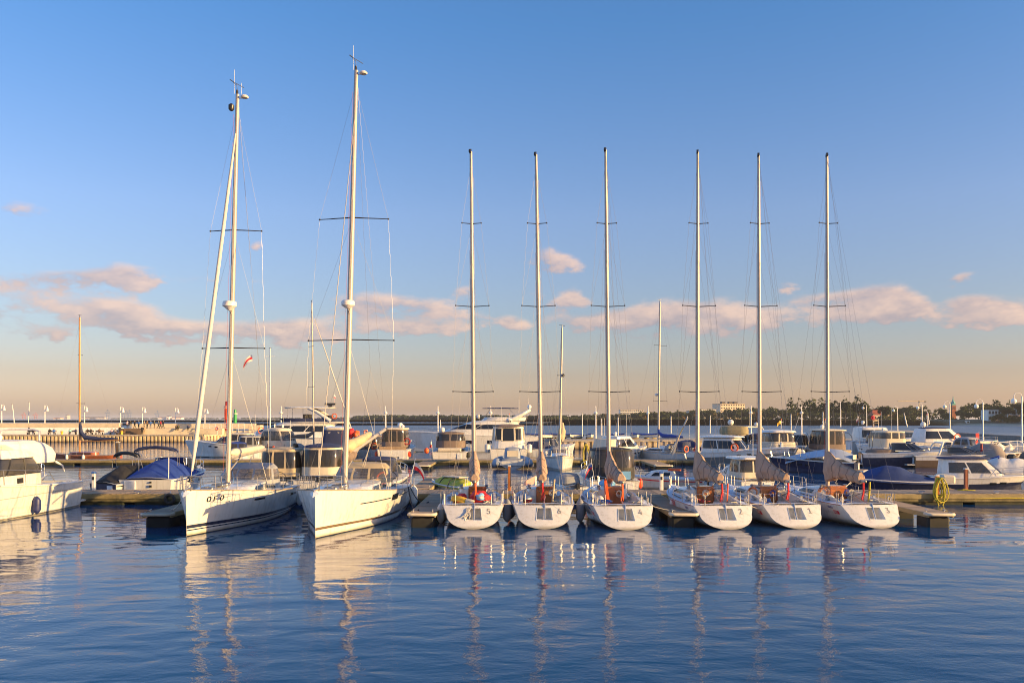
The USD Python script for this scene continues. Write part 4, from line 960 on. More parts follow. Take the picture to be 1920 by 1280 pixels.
# ---------------------------------------------------------------- the two cruising yachts with their bows towards the camera
def big_yacht(label, xy, yaw, hull_st, mast_y, mast_top, lean, spr, look):
    """rotated so that the bow points at the camera: boat +x is picture left"""
    t = thing('sailing_yacht', label, 'sailing yacht', (xy[0], xy[1], 0), 180 + yaw)
    H = Hull(hull_st, rake=0.10, bowrake=0.03, bilge=0.8); L = H.L
    hull = put(t, 'hull', H.mesh(34), 'gelcoat', 40)
    put(hull, 'bottom_paint', H.strip(0.3, L - 0.02, -0.25, lambda y: 0.03, 0.006, 40), 'boot_black', True)
    w0, w1 = look['stripe']; put(hull, 'waterline_stripe', H.strip(0.35, L - 0.01, lambda y: w0 + 0.05 * (y / L) ** 2, lambda y: w1 + 0.06 * (y / L) ** 2, 0.006, 40), look['stripe_mat'], True)
    if look.get('thin'): put(hull, 'waterline_pinstripe', H.strip(0.35, L - 0.01, lambda y: w0 - 0.10 + 0.05 * (y / L) ** 2, lambda y: w0 - 0.05 + 0.05 * (y / L) ** 2, 0.006, 40), look['stripe_mat'], True)
    for y0, y1, z0, z1, sides in look['ports']:
        put(t, 'hull_window', H.strip(y0, y1, lambda y, z0=z0: z0 + 0.02 * y / L, lambda y, z1=z1: z1 + .02 * y / L, 0.008, 8, sides), 'dark_glass')
    for y0, y1, z0 in look.get('feature', ()):
        for sd in (1, -1): put(hull, 'feature_line', H.strip(y0, y1, lambda y: z0, lambda y: z0 + 0.05, 0.008, 24, (sd,)), 'stripe_navy')
    ck = [(-1.25, 0.5), (1.25, 0.5), (1.35, 3.9), (-1.35, 3.9)]
    put(t, 'deck', H.deck(holes=[ck]), 'deck_white', 30)
    put(t, 'cockpit', MB().box((0, 2.2, H.zs(2) - 0.55), (2.9, 3.6, 0.06)).box((-1.33, 2.2, H.zs(2) - 0.26), (.06, 3.5, .55)).box((1.33, 2.2, H.zs(2) - .26), (.06, 3.5, .55)).box((0, 3.92, H.zs(2) - .25), (2.7, .06, .6)).box((-0.95, 2.4, H.zs(2) - .32), (.6, 2.7, .45)).box((0.95, 2.4, H.zs(2) - .32), (.6, 2.7, .45)), 'deck_white')
    put(t, 'toe_rail', H.rail(0.2, L - 0.03, 0.03, 0.015, 0.02), 'steel' if look.get('alloy_rail') else 'teak')
    # coach roof, tapering to the foredeck
    cy1 = look['coach']; zd = H.zs(5)
    lv = [(zd - 0.05, 3.8, cy1, 1.42), (zd + 0.22, 3.85, cy1 - 0.7, 1.34), (zd + 0.40, 3.9, cy1 - 1.9, 1.22)]
    wins = [(s, a, b, 0.30, 0.80) for s in 'RL' for a, b in look['coach_windows']]
    cabin(t, 'coach_roof', lv, 'gelcoat', wins, 'dark_glass', 2.9, 0.10)
    for y in look['hatches']:
        hz = zd + 0.47 if y < cy1 - 1.9 else float(np.interp(y, [cy1 - 1.9, cy1], [zd + 0.47, H.zs(y) + 0.07])); h = put(t, 'deck_hatch', MB().box((0, y, hz + .03), (0.56, 0.56, 0.07), ch=0.03), 'steel'); put(h, 'pane', MB().box((0, y, hz + 0.072), (0.46, 0.46, 0.02)), 'dark_glass')
    for sd in (1, -1): put(t, 'handrail', MB().tube([(sd * 0.95, 4.3, zd + .44), (sd * .95, 4.35, zd + .54), (sd * .9, cy1 - 2.5, zd + .54), (sd * .9, cy1 - 2.4, zd + .44)], 0.018, 6), 'steel')
    # spray hood with clear panels
    sz = zd + 0.42
    sl = [(sz - 0.15, 2.7, 4.75, 1.45), (sz + 0.25, 2.75, 4.62, 1.42), (sz + 0.62, 2.8, 4.2, 1.28), (sz + 0.80, 2.85, 3.8, 1.05)]
    sw = [('F', -0.90, -0.34, 0.16, 0.62), ('F', -0.26, 0.26, 0.16, 0.62), ('F', 0.34, 0.90, 0.16, 0.62), ('R', 3.0, 4.15, 0.16, 0.60), ('L', 3.0, 4.15, 0.16, 0.60)]
    B = Body(sl, 3.2); hood = put(t, 'spray_hood', B.mesh(sw + [('B', -0.99, 0.99, 0.0, 1.0)], 0.06), look['hood'], 45)
    for w in sw: put(hood, 'clear_panel', B.panel(w, 0.0), 'clear_vinyl', True)
    put(t, 'hood_frame', MB().tube([B.P(th, 0.99) + [0, -.02, 0.0] for th in np.linspace(0.02, PI - 0.02, 12)], 0.016, 6), 'steel')
    # steering wheels, pedestal, stern rail
    for sd in look['wheels']:
        w = put(t, 'steering_wheel', MB().torus((sd, 1.15, H.zs(1) + 0.35), 0.42, 0.018, 1, 22, 5), 'black_fitting'); put(w, 'spokes', MB().bar((sd - .42, 1.15, H.zs(1) + .35), (sd + .42, 1.15, H.zs(1) + .35), .02, .02).bar((sd, 1.15, H.zs(1) - .07), (sd, 1.15, H.zs(1) + .77), .02, .02), 'steel')
        put(t, 'pedestal', MB().box((sd, 1.35, H.zs(1) - .1), (0.24, 0.26, 0.9), ch=0.06), 'gelcoat')
    stern_rail(t, H, 1.6); bow_rail(t, H, L - 1.7, 0.62, over=0.12)
    stanchions(t, H, [1.7, 3.3, 4.9, 6.5, 8.1, 9.6, L - 1.6], 0.62)
    # mast and rigging
    mb_, mt = np.array([0.0, mast_y, zd + 0.5]), np.array([lean, mast_y - 0.5, mast_top])
    mast(t, mb_, mt, look['mast_r'], 'mast_alloy', taper=0.75)
    put(t, 'mast_foot', MB().lathe([(0.22, zd + .38), (0.2, zd + .52), (0.13, zd + .56)], (0, mast_y, 0), 12), 'steel')
    on = lambda z: mb_ + (mt - mb_) * (z - mb_[2]) / (mt[2] - mb_[2])
    tips = spreaders(t, mb_, mt, [z for z, h in spr], [h for z, h in spr], 0.22, look.get('spr_mat', 'black_fitting'), 0.03, 0.0)
    rigging(t, mb_, mt, tips, (H.hb(mast_y - .3) - 0.1, mast_y - 0.35, H.zs(mast_y)), mast_top * 0.97, 0.0045)
    stay0 = np.array([0, L - 0.35, H.zs(L) + 0.1]); st1 = on(mast_top * look['fore'])
    r0, r1 = look['furl']
    ks = np.linspace(0.0, 1, 14); prof = [0.5, 1, 1, 1, 1, 1, 1, 1, .95, .9, .8, .7, .55, .35]
    put(t, 'forestay', MB().tube([stay0, on(mast_top * look['fore'])], 0.008, 4), 'wire')
    if r0 > 0.03: put(t, 'furled_sail', MB().tube([stay0 + (st1 - stay0) * (0.04 + 0.93 * k) for k in ks], [r0 * p_ * (1 + .07 * math.sin(9 * k)) for k, p_ in zip(ks, prof)], 10), 'sail_white', True)
    else: put(t, 'furler_foil', MB().tube([stay0 + (st1 - stay0) * k for k in (0.03, 0.97)], r0, 7), 'mast_alloy', True)
    put(t, 'furler_drum', MB().lathe([(.05, 0), (.13, .03), (.13, .07), (.07, .1), (.07, .16), (.13, .2), (.13, .23), (.04, .27)], stay0 + (st1 - stay0) * 0.012, 12), 'black_fitting', 40)
    for sd in (1, -1): put(t, 'backstay', MB().tube([mt - [0, 0, .1], np.array([0, 2.2, 7.5]), np.array([sd * 1.3, 0.15, H.zs(0)])], 0.0045, 4), 'wire')
    put(t, 'topping_lift', MB().tube([mt - [0, 0.12, .1], look['boom'][1]], 0.0045, 4), 'wire')
    for k in range(3): put(t, 'halyard', MB().tube([on(mast_top * (0.95 - .1 * k)) + [0.1 - .1 * k, 0.16, 0], on(zd + 1.0) + [0.16 - .16 * k, .22, 0]], 0.006, 4), 'rope' if k else 'dark_red')
    # boom with its sail
    a, b = np.asarray(look['boom'][0], float), np.asarray(look['boom'][1], float)
    boom = put(t, 'boom', MB().tube([a, b], [0.11, 0.10], 10), 'mast_alloy', 50)
    put(boom, 'boom_end', MB().lathe([(.12, -.06), (.12, .06)], b, 10), 'black_fitting')
    ks = np.linspace(0, 1, 11)
    for m_, r_, k0, k1, dz in look['sail']: put(t, 'stowed_sail', MB().tube([a + (b - a) * (k0 + (k1 - k0) * k) + [0.03 * math.sin(9 * k), 0, dz + r_ * (0.9 - .35 * k)] for k in ks], [r_ * (1 - .45 * k) * (1 + .08 * math.sin(14 * k)) if 0 < k < 1 else r_ * .3 for k in ks], 10), m_, True)
    put(t, 'kicker', MB().bar(a + [0, -.1, -.6], a + (b - a) * .28 - [0, 0, .1], 0.05, 0.05), 'mast_alloy')
    put(t, 'mainsheet', MB().tube([a + (b - a) * .6, (0, 4.2, zd + .5)], 0.012, 5).tube([a + (b - a) * .66, (0.2, 4.2, zd + .5)], 0.012, 5), 'rope')
    # radar dome on its bracket, mast head fittings
    rz = look['radar']; c = on(rz) + np.array([0.0, 0.36, 0])
    rd = put(t, 'radar_dome', MB().lathe([(.10, -.12), (.20, -.05), (.31, 0.02), (.32, .10), (.31, .20), (.24, .26), (.05, .28)] if look['dome'] == 0 else [(.08, -.18), (.24, -.03), (.33, 0.02), (.33, .14), (.3, .24), (.05, .26)], c, 18), 'mast_white', 50)
    put(rd, 'bracket', MB().bar(on(rz - .45), c - [0, 0, .1], .05, .06).bar(on(rz - .02), c - [0, .1, .08], .05, .05), 'steel')
    put(t, 'vhf_aerial', MB().cyl(mt + [0.10, 0.1, 0], mt + [0.12, 0.1, 1.15], 0.011, 5), 'mast_white')
    wv_ = put(t, 'wind_vane', MB().bar(mt + [0.05, .35, .45], mt + [-.35, .1, .28], .025, .02).bar(mt + [.05, .35, .45], mt + [.22, .45, .55], .05, .02).cyl(mt, mt + [0, .1, .45], 0.012, 5).cyl(mt + [0, .1, .4], mt + [.1, .3, .45], 0.012, 5), 'black_fitting')
    put(t, 'masthead_light', MB().lathe([(.05, 0), (.06, .08), (.05, .2), (.02, .24)], mt + [.02, 0, 0], 8), 'black_fitting')
    tv = put(t, 'tv_antenna', MB().lathe([(.16, -.05), (.20, 0), (.14, .07), (.02, .10)], mt + [-.34, 0, -.12], 12), 'mast_white', 50); put(tv, 'arm', MB().bar(mt + [0, 0, -.18], mt + [-.34, 0, -.18], .04, .03), 'steel')
    if look.get('deck_light'): put(t, 'lantern', MB().lathe([(.08, -.18), (.14, -.1), (.14, .08), (.05, .16)], mt + [.28, .06, -.62], 10), 'black_fitting', 40); put(t, 'second_aerial', MB().cyl(mt + [-.18, 0, 0], mt + [-.2, 0, .55], .011, 5), 'mast_white')
    # anchor on the stem
    an = put(t, 'anchor', MB().bar((0, L - .6, H.zs(L) + .06), (0, L + .28, H.zs(L) - .02), .06, .09), 'steel')
    put(an, 'fluke', hull_of([(0, L + .42, H.zs(L) - .26), (.2, L + .12, H.zs(L) - .12), (-.2, L + .12, H.zs(L) - .12), (0, L - .02, H.zs(L) - .10), (0, L + .24, H.zs(L) + .05)]), 'steel')
    for sd in (1, -1): put(t, 'bow_cleat', MB().cyl((sd * .45, L - 1.35, H.zs(L) + .06), (sd * .38, L - 1.05, H.zs(L) + .06), 0.025, 6).cyl((sd * .42, L - 1.2, H.zs(L)), (sd * .42, L - 1.2, H.zs(L) + .06), .02, 6), 'steel')
    for sd in (1, -1): put(t, 'winch', MB().lathe([(.10, 0), (.11, .05), (.07, .09), (.08, .17), (.10, .19), (.03, .21)], (sd * 1.5, 3.0, H.zs(3)), 12), 'steel', 50)
    return t, H, on

ST1 = [(0, 1.72, 1.22, 1.50, 0.42, 0.16), (1.5, 1.95, 1.24, 1.76, 0.36, -0.02), (4, 2.12, 1.32, 1.92, 0.32, -0.35), (6.5, 2.06, 1.45, 1.78, 0.32, -0.50), (8.5, 1.72, 1.60, 1.30, 0.34, -0.52), (10.4, 1.02, 1.77, 0.62, 0.42, -0.50), (11.7, 0.34, 1.88, 0.16, 0.52, -0.45), (12.1, 0.004, 1.92, 0.003, 0.55, -0.42)]
ofo, OH, on1 = big_yacht('white cruising yacht with dark letters on its bow and a thick furled white foresail', (-13.45, 47.7), -0.6, ST1, 7.1, at(0, 176, 41.0)[2], -0.30,
    [(at(0, 652, 40.8)[2], 1.5), (at(0, 430, 40.8)[2], 1.24)],
    dict(stripe=(0.27, 0.40), stripe_mat='stripe_navy', thin=True, ports=[(7.4, 8.3, 1.12, 1.22, (1, -1)), (3.1, 3.7, 0.96, 1.08, (1, -1)), (2.3, 2.9, 0.94, 1.06, (1, -1))], coach=10.2, coach_windows=[(4.3, 5.6), (5.8, 7.2)], hatches=[9.6, 8.3, 7.7], hood='grey_canvas', wheels=[-0.75, 0.75], mast_r=0.115, fore=0.93, furl=(0.092, 0), boom=[(0.0, 6.85, 3.05), (0.0, 1.2, 3.25)], sail=[('cream_canvas', 0.20, 0.02, 0.97, .02)], radar=at(0, 575, 40.5)[2], dome=1, deck_light=True))
for k_, ch_ in enumerate('OFO'): put(ofo, 'bow_letter', OH.letters(ch_, -1, 11.30 - .34 * k_, 1.36, 0.215, off=0.03, slant=0.06, bold=True), 'boot_black')
flag(ofo, on1(at(0, 660, 40.8)[2]) + [-0.95, -.2, -.12], 0.55, 0.30, ['sail_white', 'ink_red', 'sail_white'], side=1, droop=0.8, name='pennant', seed=3)
fender(ofo, OH.pt(1, 4.0, 0.75, 0.14), 'fender_white'); fender(ofo, OH.pt(-1, 1.6, 0.7, 0.14), 'fender_white', r=.16, h=.8)

ST2 = [(0, 1.95, 1.26, 1.72, 0.42, 0.16), (1.6, 2.18, 1.28, 1.98, 0.36, -0.02), (4.4, 2.30, 1.36, 2.10, 0.32, -0.35), (7, 2.22, 1.50, 1.92, 0.32, -0.5), (9.2, 1.86, 1.66, 1.40, 0.34, -0.52), (11.2, 1.12, 1.83, 0.66, 0.42, -0.5), (12.5, 0.38, 1.93, 0.17, 0.52, -0.45), (13.0, 0.004, 1.97, 0.003, 0.55, -0.42)]
yb, YH, on2 = big_yacht('larger white yacht with a raised boom and long dark line along its hull', (-7.5, 47.9), -2.4, ST2, 7.9, at(0, 128, 40.2)[2], -0.42,
    [(at(0, 636, 40.0)[2], 2.05), (at(0, 405, 40.0)[2], 1.65)],
    dict(stripe=(0.28, 0.38), stripe_mat='brown_hull', ports=[(6.2, 7.3, 1.02, 1.30, (1, -1)), (2.2, 3.2, 0.98, 1.25, (1, -1))], feature=[(3.3, 6.05, 1.13), (7.45, 10.4, 1.15)], coach=11.0, coach_windows=[(4.2, 6.2), (6.4, 8.0)], hatches=[10.4, 9.2, 8.5], hood='sand_canvas', wheels=[-0.85, 0.85], mast_r=0.128, fore=0.91, furl=(0.018, 0), boom=[(0.0, 7.65, 3.15), (-0.75, 1.9, 4.35)], sail=[('sand_canvas', 0.31, 0.0, 0.6, .10), ('brown_canvas', 0.27, 0.0, 0.22, -.34)], radar=at(0, 572, 39.6)[2], dome=0, spr_mat='black_fitting'))
for y in (0.9, 1.5): fender(yb, YH.pt(-1, y, 0.70, 0.17), 'fender_white', r=.2, h=.95)
fender(yb, YH.pt(1, 3.4, 0.75, 0.14), 'fender_grey', r=.17, h=.85)
put(yb, 'stern_fender', MB().ell((-1.1, -0.35, .7), (.28, .28, .42)), 'fender_white', True)
flag(yb, (-2.0, -0.25, 2.45), 0.7, 0.42, ['sail_white', 'ink_red'], side=-1, droop=0.9, name='ensign', seed=5, pole=((-1.75, 0.05, 1.2), (-2.05, -0.3, 2.7)))
# mooring lines of the yachts
def line(label, pts, r=0.016, mat='rope', name='mooring_line'):
    return single(name, MB().tube(pts, r, 5), mat, label, 'rope', smooth=True)
line('black mooring line from the larger yacht bow along its lit side', sag((-7.2, 36.6, 1.90), (-5.4, 43.0, 1.32), 0.35), 0.022, 'dark_rope')
line('heavy black line from the larger yacht down to the jetty beside boat five', sag((-5.25, 43.2, 1.45), (-4.3, 39.3, 0.72), 0.5), 0.035, 'dark_rope')
line('second black line from the larger yacht quarter to the jetty beside boat five', sag((-5.3, 44.6, 1.3), (-4.2, 43.0, 0.72), 0.35), 0.03, 'dark_rope')
line('pale mooring line from the lettered yacht bow to the left jetty', sag((-13.75, 36.0, 1.90), (-15.6, 39.2, 0.72), 0.15), 0.018)
line('second pale mooring line from the lettered yacht bow to the left jetty', sag((-13.7, 36.1, 1.86), (-15.5, 40.6, 0.72), 0.25), 0.018)
line('thin blue line from the mast of the lettered yacht to the blue covered boat', sag((-13.2, 40.5, 1.9), (-16.4, 49.6, 3.5), 0.2), 0.012, 'light_blue')
# ---------------------------------------------------------------- six racing keelboats, sterns towards the camera
RST = [(0, 1.36, 0.97, 1.20, 0.60, 0.00), (1.2, 1.44, 0.97, 1.28, 0.52, -0.06), (3.2, 1.50, 0.99, 1.30, 0.40, -0.24), (5.0, 1.42, 1.03, 1.14, 0.32, -0.36), (6.8, 1.10, 1.09, 0.74, 0.32, -0.36), (8.4, 0.56, 1.15, 0.30, 0.40, -0.30), (9.3, 0.16, 1.19, 0.08, 0.5, -0.2), (9.55, 0.004, 1.20, 0.003, 0.5, -0.15)]
def race_boat(num, X, Y, mast_px, top_py, sail_yaw, extra, label, sponsor=True, yaw=0.0):
    t = thing('racing_keelboat', label, 'sailing boat', (X, Y, 0), yaw)
    H = Hull(RST, rake=0.95, bowrake=0.25, bilge=0.98, crown=0.16, rl=2.8); L = H.L
    hole = [(-0.36, 0.36), (0.40, 0.36), (0.34, 0.86), (-0.30, 0.86)]
    hull = put(t, 'hull', H.mesh(34, hole=hole), 'gelcoat', 40)
    put(hull, 'bottom_paint', H.strip(0.25, L - .3, -0.25, 0.03, 0.006, 40), 'gelcoat_grey', True)
    put(hull, 'gunwale_stripe', H.strip(0.2, L - .05, lambda y: H.zs(y) - .035, lambda y: H.zs(y) - .008, 0.004, 40), 'dark_red', True)
    # open transom well with the rudder post
    ys = lambda z, x=0.0: H.shift(0, z, x)
    well = MB()
    for (xa, za), (xb, zb) in zip(hole, hole[1:] + hole[:1]): well.add([(xa, ys(za, xa), za), (xb, ys(zb, xb), zb), (xb * .8, 1.12, zb), (xa * .8, 1.12, za)], [(0, 1, 2, 3)])
    well.add([(x * .8, 1.12, z) for x, z in hole], [(0, 1, 2, 3)])
    put(t, 'transom_well', well, 'well_white'); put(t, 'well_rim', MB().tube([(x, ys(z, x) - .004, z) for x, z in hole + hole[:1]], 0.014, 5), 'gelcoat_grey')
    put(t, 'rudder_stock', MB().cyl((0.02, ys(.36) + .20, .30), (0.02, ys(.36) + .62, 1.02), 0.06, 10), 'steel', True)
    # deck with a long cockpit
    ck = sg.Polygon([(-0.98, 0.62), (0.98, 0.62), (1.02, 2.4), (0.86, 4.15), (-0.86, 4.15), (-1.02, 2.4)])
    put(t, 'deck', H.deck(holes=[ck], camber=.07), 'deck_paint', 30)
    zf = 0.52; co = list(ck.exterior.coords)[:-1]; cm = MB()
    v, f = tri_poly(ck); cm.add(np.column_stack([v[:, 0], [H.shift(y, .97) for y in v[:, 1]], np.full(len(v), zf)]), f)
    sh = lambda y: H.shift(y, H.zs(y))
    for (xa, ya), (xb, yb) in zip(co, co[1:] + co[:1]): cm.add([(xa, sh(ya), zf), (xb, sh(yb), zf), (xb, sh(yb), H.zs(yb) + .055), (xa, sh(ya), H.zs(ya) + .055)], [(0, 1, 2, 3)])
    put(t, 'cockpit', cm, 'deck_white')
    for sd in (1, -1):
        put(t, 'coaming', MB().side_prism([(1.7, .95), (4.2, .98), (4.2, 1.30), (3.6, 1.30), (1.9, 1.10)], sd * .94 if sd > 0 else -1.06, 1.06 if sd > 0 else -.94), 'deck_white')
        put(t, 'bench', MB().box((sd * .72, 2.75, zf + .17), (.5, 2.4, .34), ch=.04), 'deck_white')
        for k, (x, y) in enumerate(((1.18, 2.6), (.62, 4.35))): put(t, 'winch', MB().lathe([(.10, 0), (.11, .05), (.06, .10), (.08, .17), (.10, .19), (.03, .22)], (sd * x, y, H.zs(y) + (.05 if k == 0 else .42)), 12), 'steel', 50)
        put(t, 'genoa_track', MB().bar((sd * 1.2, 3.6, H.zs(4) + .05), (sd * 1.1, 5.6, H.zs(5) + .06), .04, .03), 'black_fitting')
    # low cabin with a wooden wash board in the companionway
    lv = [(1.0, 4.15, 7.6, 0.86), (1.26, 4.17, 7.0, 0.80), (1.42, 4.2, 6.3, 0.70)]
    B = Body(lv, 3.2); put(t, 'coach_roof', B.mesh((), .08), 'gelcoat', 40)
    for s in 'RL': put(t, 'cabin_window', B.panel((s, 4.9, 6.3, .3, .75), .006), 'dark_glass', True)
    wb = put(t, 'companionway_board', MB().box((0.16, 4.12, .98), (0.78, .05, .92), ch=.012), 'varnished_wood')
    put(wb, 'frame', MB().box((-.25, 4.09, .98), (.05, .06, .98)).box((.57, 4.09, .98), (.05, .06, .98)).box((.16, 4.09, 1.46), (.88, .06, .06)), 'mahogany')
    put(t, 'sliding_hatch', MB().box((.16, 4.65, 1.53), (.84, 1.0, .07), ch=.03), 'varnished_wood')
    put(t, 'tiller', MB().tube([(0.02, 1.12, 1.02), (0.05, 1.6, 1.08), (0.12, 2.45, 1.26)], [.03, .028, .02], 8), 'varnished_wood', True)
    put(t, 'tiller_extension', MB().cyl((.12, 2.4, 1.25), (.42 if num % 2 else -.3, 1.45, 1.62), .014, 6), 'black_fitting')
    put(t, 'traveller', MB().box((0, 1.75, .93), (1.95, .05, .05)), 'steel')
    # rails and safety gear
    for sd in (1, -1):
        b = [np.array([sd * (H.hb(y) - .10), H.shift(y, 1.0), H.zs(y)]) for y in (0.12, 0.8)]
        put(t, 'pushpit', MB().tube([b[1], b[1] + [0, 0, .5], b[0] + [0, 0, .5], b[0]], .015, 6).tube([b[0] + [0, 0, .5], b[0] + [-sd * .45, 0, .5], b[0] + [-sd * .45, 0, 0]], .015, 6), 'steel', 50)
    bow_rail(t, H, L - 1.25, .55, r=.014, over=.05); stanchions(t, H, [1.0, 2.6, 4.4, 6.2, L - 1.2], .5)
    # mast and rigging
    my = 4.9; zt = at(0, top_py, Y + my)[2]; mx = 0.0; mx1 = (mast_px[1] - mast_px[0]) / FPX * (Y + my)
    mb_, mt = np.array([mx, my, 1.45]), np.array([mx1, my - 0.02, zt]); mast(t, mb_, mt, .092, 'mast_alloy', taper=.72)
    put(t, 'masthead', MB().bar(mt + [0, .06, -.05], mt + [-.06, -.16, .02], .10, .14).cyl(mt + [0, 0, 0], mt + [.01, -.05, .12], .03, 6), 'black_fitting')
    zs = [at(0, y, Y + my)[2] for y in (735, 575, 420)]
    tips = spreaders(t, mb_, mt, zs, (1.0, .83, .48), .30, 'black_fitting', .026, .03)
    rigging(t, mb_, mt, tips, (1.28, my - .45, 1.05), zt * .965, .0042)
    on = lambda z: mb_ + (mt - mb_) * (z - mb_[2]) / (mt[2] - mb_[2])
    put(t, 'forestay', MB().tube([on(zt * .90), (0, L + .1, 1.25)], .0042, 4), 'wire')
    for sd in (1, -1):
        put(t, 'backstay', MB().tube([mt - [0, 0, .1], (sd * .2, 1.0, 5.2), (sd * 1.05, .35, 1.0)], .0042, 4), 'wire')
        put(t, 'running_line', MB().tube([on(zt * .72), (sd * 1.0, 2.0, 1.1)], .004, 4), 'wire')
    put(t, 'topping_lift', MB().tube([mt - [0, .12, .1], (mx + 0.1, 1.5, 2.0)], .004, 4), 'wire')
    for k in range(2): put(t, 'halyard', MB().tube([on(zt * (.93 - .2 * k)) + [.10 - .2 * k, .05, 0], on(2.6) + [.12 - .24 * k, .05, 0]], .006, 4), 'red_cloth' if k else 'rope')
    # boom under its tan sail cover: high at the mast, sloping down to the boom end
    by0, by1 = my - .12, 1.45; bz = 2.02; bx = lambda y: mx + (y - my) * math.tan(math.radians(sail_yaw))
    put(t, 'boom', MB().tube([(bx(by0), by0, bz), (bx(by1), by1, bz - .04)], .07, 8), 'mast_alloy', True)
    r = np.random.default_rng(num); V, Fc = [], []; n = 20; NK = 30; ks = np.linspace(0, 1, NK + 1)
    for i, k in enumerate(ks):
        y = by0 + .26 - k * (by0 - by1 - .1); top = float(np.interp(k, [0, .12, .3, .5, .75, 1], [3.42, 3.2, 2.9, 2.68, 2.50, 2.36])); bot = float(np.interp(k, [0, .06, .14, .3, .5, 1], [1.66, 1.70, 1.86, 1.93, 1.94, 1.90])) + .04 * math.sin(9 * k + num)
        if i == 0: top, bot = 3.45, 1.66
        w = (.20 + .06 * math.sin(PI * min(1, k * 2.0)) + .01 * k) * (1 + .09 * math.sin(23 * k + num) + .05 * math.sin(41 * k))
        if i in (0, NK): w *= .72
        for j in range(n):
            a = 2 * PI * j / n; s_, c_ = math.sin(a), math.cos(a)
            zz = (top + bot) / 2 + (top - bot) / 2 * s_; ww = w * (1 - .35 * max(0, s_)) * math.copysign(abs(c_) ** .8, c_)
            fold = .035 * math.sin(5 * a + 11 * k + num) * (0 < i < NK)
            V.append((bx(y) + ww + fold * c_, y + .06 * s_ * math.sin(23 * k + num), zz + .03 * math.sin(7 * a + 5 * k) + .035 * s_ * math.sin(23 * k + num + 1)))
    for i in range(NK):
        for j in range(n): Fc.append((i * n + j, i * n + (j + 1) % n, (i + 1) * n + (j + 1) % n, (i + 1) * n + j))
    V = np.array(V); e = NK * n; mbv = MB().add(V, np.array(Fc)).add(V[:n], [(0, j + 1, j) for j in range(1, n - 1)]).add(V[e:], [(0, j, j + 1) for j in range(1, n - 1)])
    cov = put(t, 'sail_cover', mbv, 'tan_canvas', 60)
    for i_ in (9, 15, 21, 26):
        rg = V[i_ * n:(i_ + 1) * n]; c_m = rg.mean(0); put(cov, 'strap', MB().tube(np.vstack([c_m + (rg - c_m) * 1.03, c_m + (rg[:1] - c_m) * 1.03]), .012, 5), 'brown_canvas')
    sm = np.array([V[i_ * n + n // 4] for i_ in range(0, NK + 1)]); put(cov, 'ridge_seam', MB().tube(sm + [0, 0, .008], .014, 5), 'brown_canvas')
    put(cov, 'lacing', MB().tube([(bx(by0 - .6) , by0 - .6, 1.70), (bx(by0 - .6) + .24, by0 - .6, 2.1), (bx(by0 - .6) + .1, by0 - .6, 2.75)], .012, 5).tube([(bx(2.8), 2.8, 1.74), (bx(2.8) + .22, 2.8, 2.0), (bx(2.8), 2.8, 2.28)], .012, 5), 'rope')
    # red mainsheet tail hanging from the boom end
    hx = bx(by1 + .2)
    put(t, 'mainsheet', MB().tube([(hx, by1 + .2, 1.95), (hx + .04, by1 + .25, 1.5), (hx - .03, by1 + .3, 1.1), (hx + .02, 1.75, 1.08)], .035, 6).tube([(hx + .05, by1 + .22, 1.95), (hx + .10, by1 + .3, 1.4), (hx + .07, 1.75, 1.08)], .02, 5), 'orange_plastic' if num in (4, 5) else 'red_cloth', True)
    # number on the transom and small crest patches on the quarters
    m = meshkit.text_mesh(str(num), .22, .004); v = np.array(m.vertices); v = np.array([(x + .60, ys(z + .62, x + .60) - .016 - d, z + .62) for x, z, d in v]); put(t, 'race_number', MB().add(v, np.asarray(m.faces)), 'ink_grey')
    if sponsor:
        for sd in (1, -1):
            pz = H.strip(.95, 1.55, .50, .66, .008, 6, (sd,)); pn = put(t, 'sponsor_patch', pz, 'ink_red'); put(pn, 'patch_lettering', H.letters('HOLT', sd, 1.0 if sd > 0 else 1.5, .535, .10, .014, bold=True), 'gelcoat')
            put(t, 'sponsor_lettering', H.letters('Nautica', sd, 1.25 if sd > 0 else 2.0, .74, .11, .012, slant=.2), 'ink_blue')
    extra(t, H, on)
    return t, H

def coil(t, c, r=.2, mat='rope', name='rope_coil', n=4, axis=1, seed=0):
    rr = np.random.default_rng(seed); mb = MB()
    for k in range(n): mb.torus(np.asarray(c) + rr.normal(0, .025, 3), r * rr.uniform(.75, 1.05), .018, axis, 14, 5)
    return put(t, name, mb, mat, True)
def cockpit_clutter(t, H, num, red=False):
    r = np.random.default_rng(40 + num)
    for sd in (1, -1): coil(t, (sd * .82, 4.05, 1.22), .17, 'rope', seed=num + sd)
    coil(t, (.5 - .2 * (num % 3), 3.9, 1.25), .14, 'ink_blue' if num % 2 else 'rope', seed=num + 7)
    pile = MB()
    for k in range(5): pile.tube([(r.uniform(.35, .95), r.uniform(1.3, 2.1), 1.0 + .12 * r.random()) for _ in range(5)], .02, 5)
    put(t, 'rope_pile', pile, 'rope', True)
    pile = MB()
    for k in range(4): pile.tube([(-r.uniform(.4, .95), r.uniform(1.4, 2.6), 1.0 + .14 * r.random()) for _ in range(5)], .022, 5)
    put(t, 'sheet_tangle', pile, 'cushion_blue' if num in (1, 3, 4) else 'dark_red', True)
    put(t, 'white_bag', MB().ell((-.72, 3.3, 1.02), (.2, .42, .2)), 'white_canvas', True)
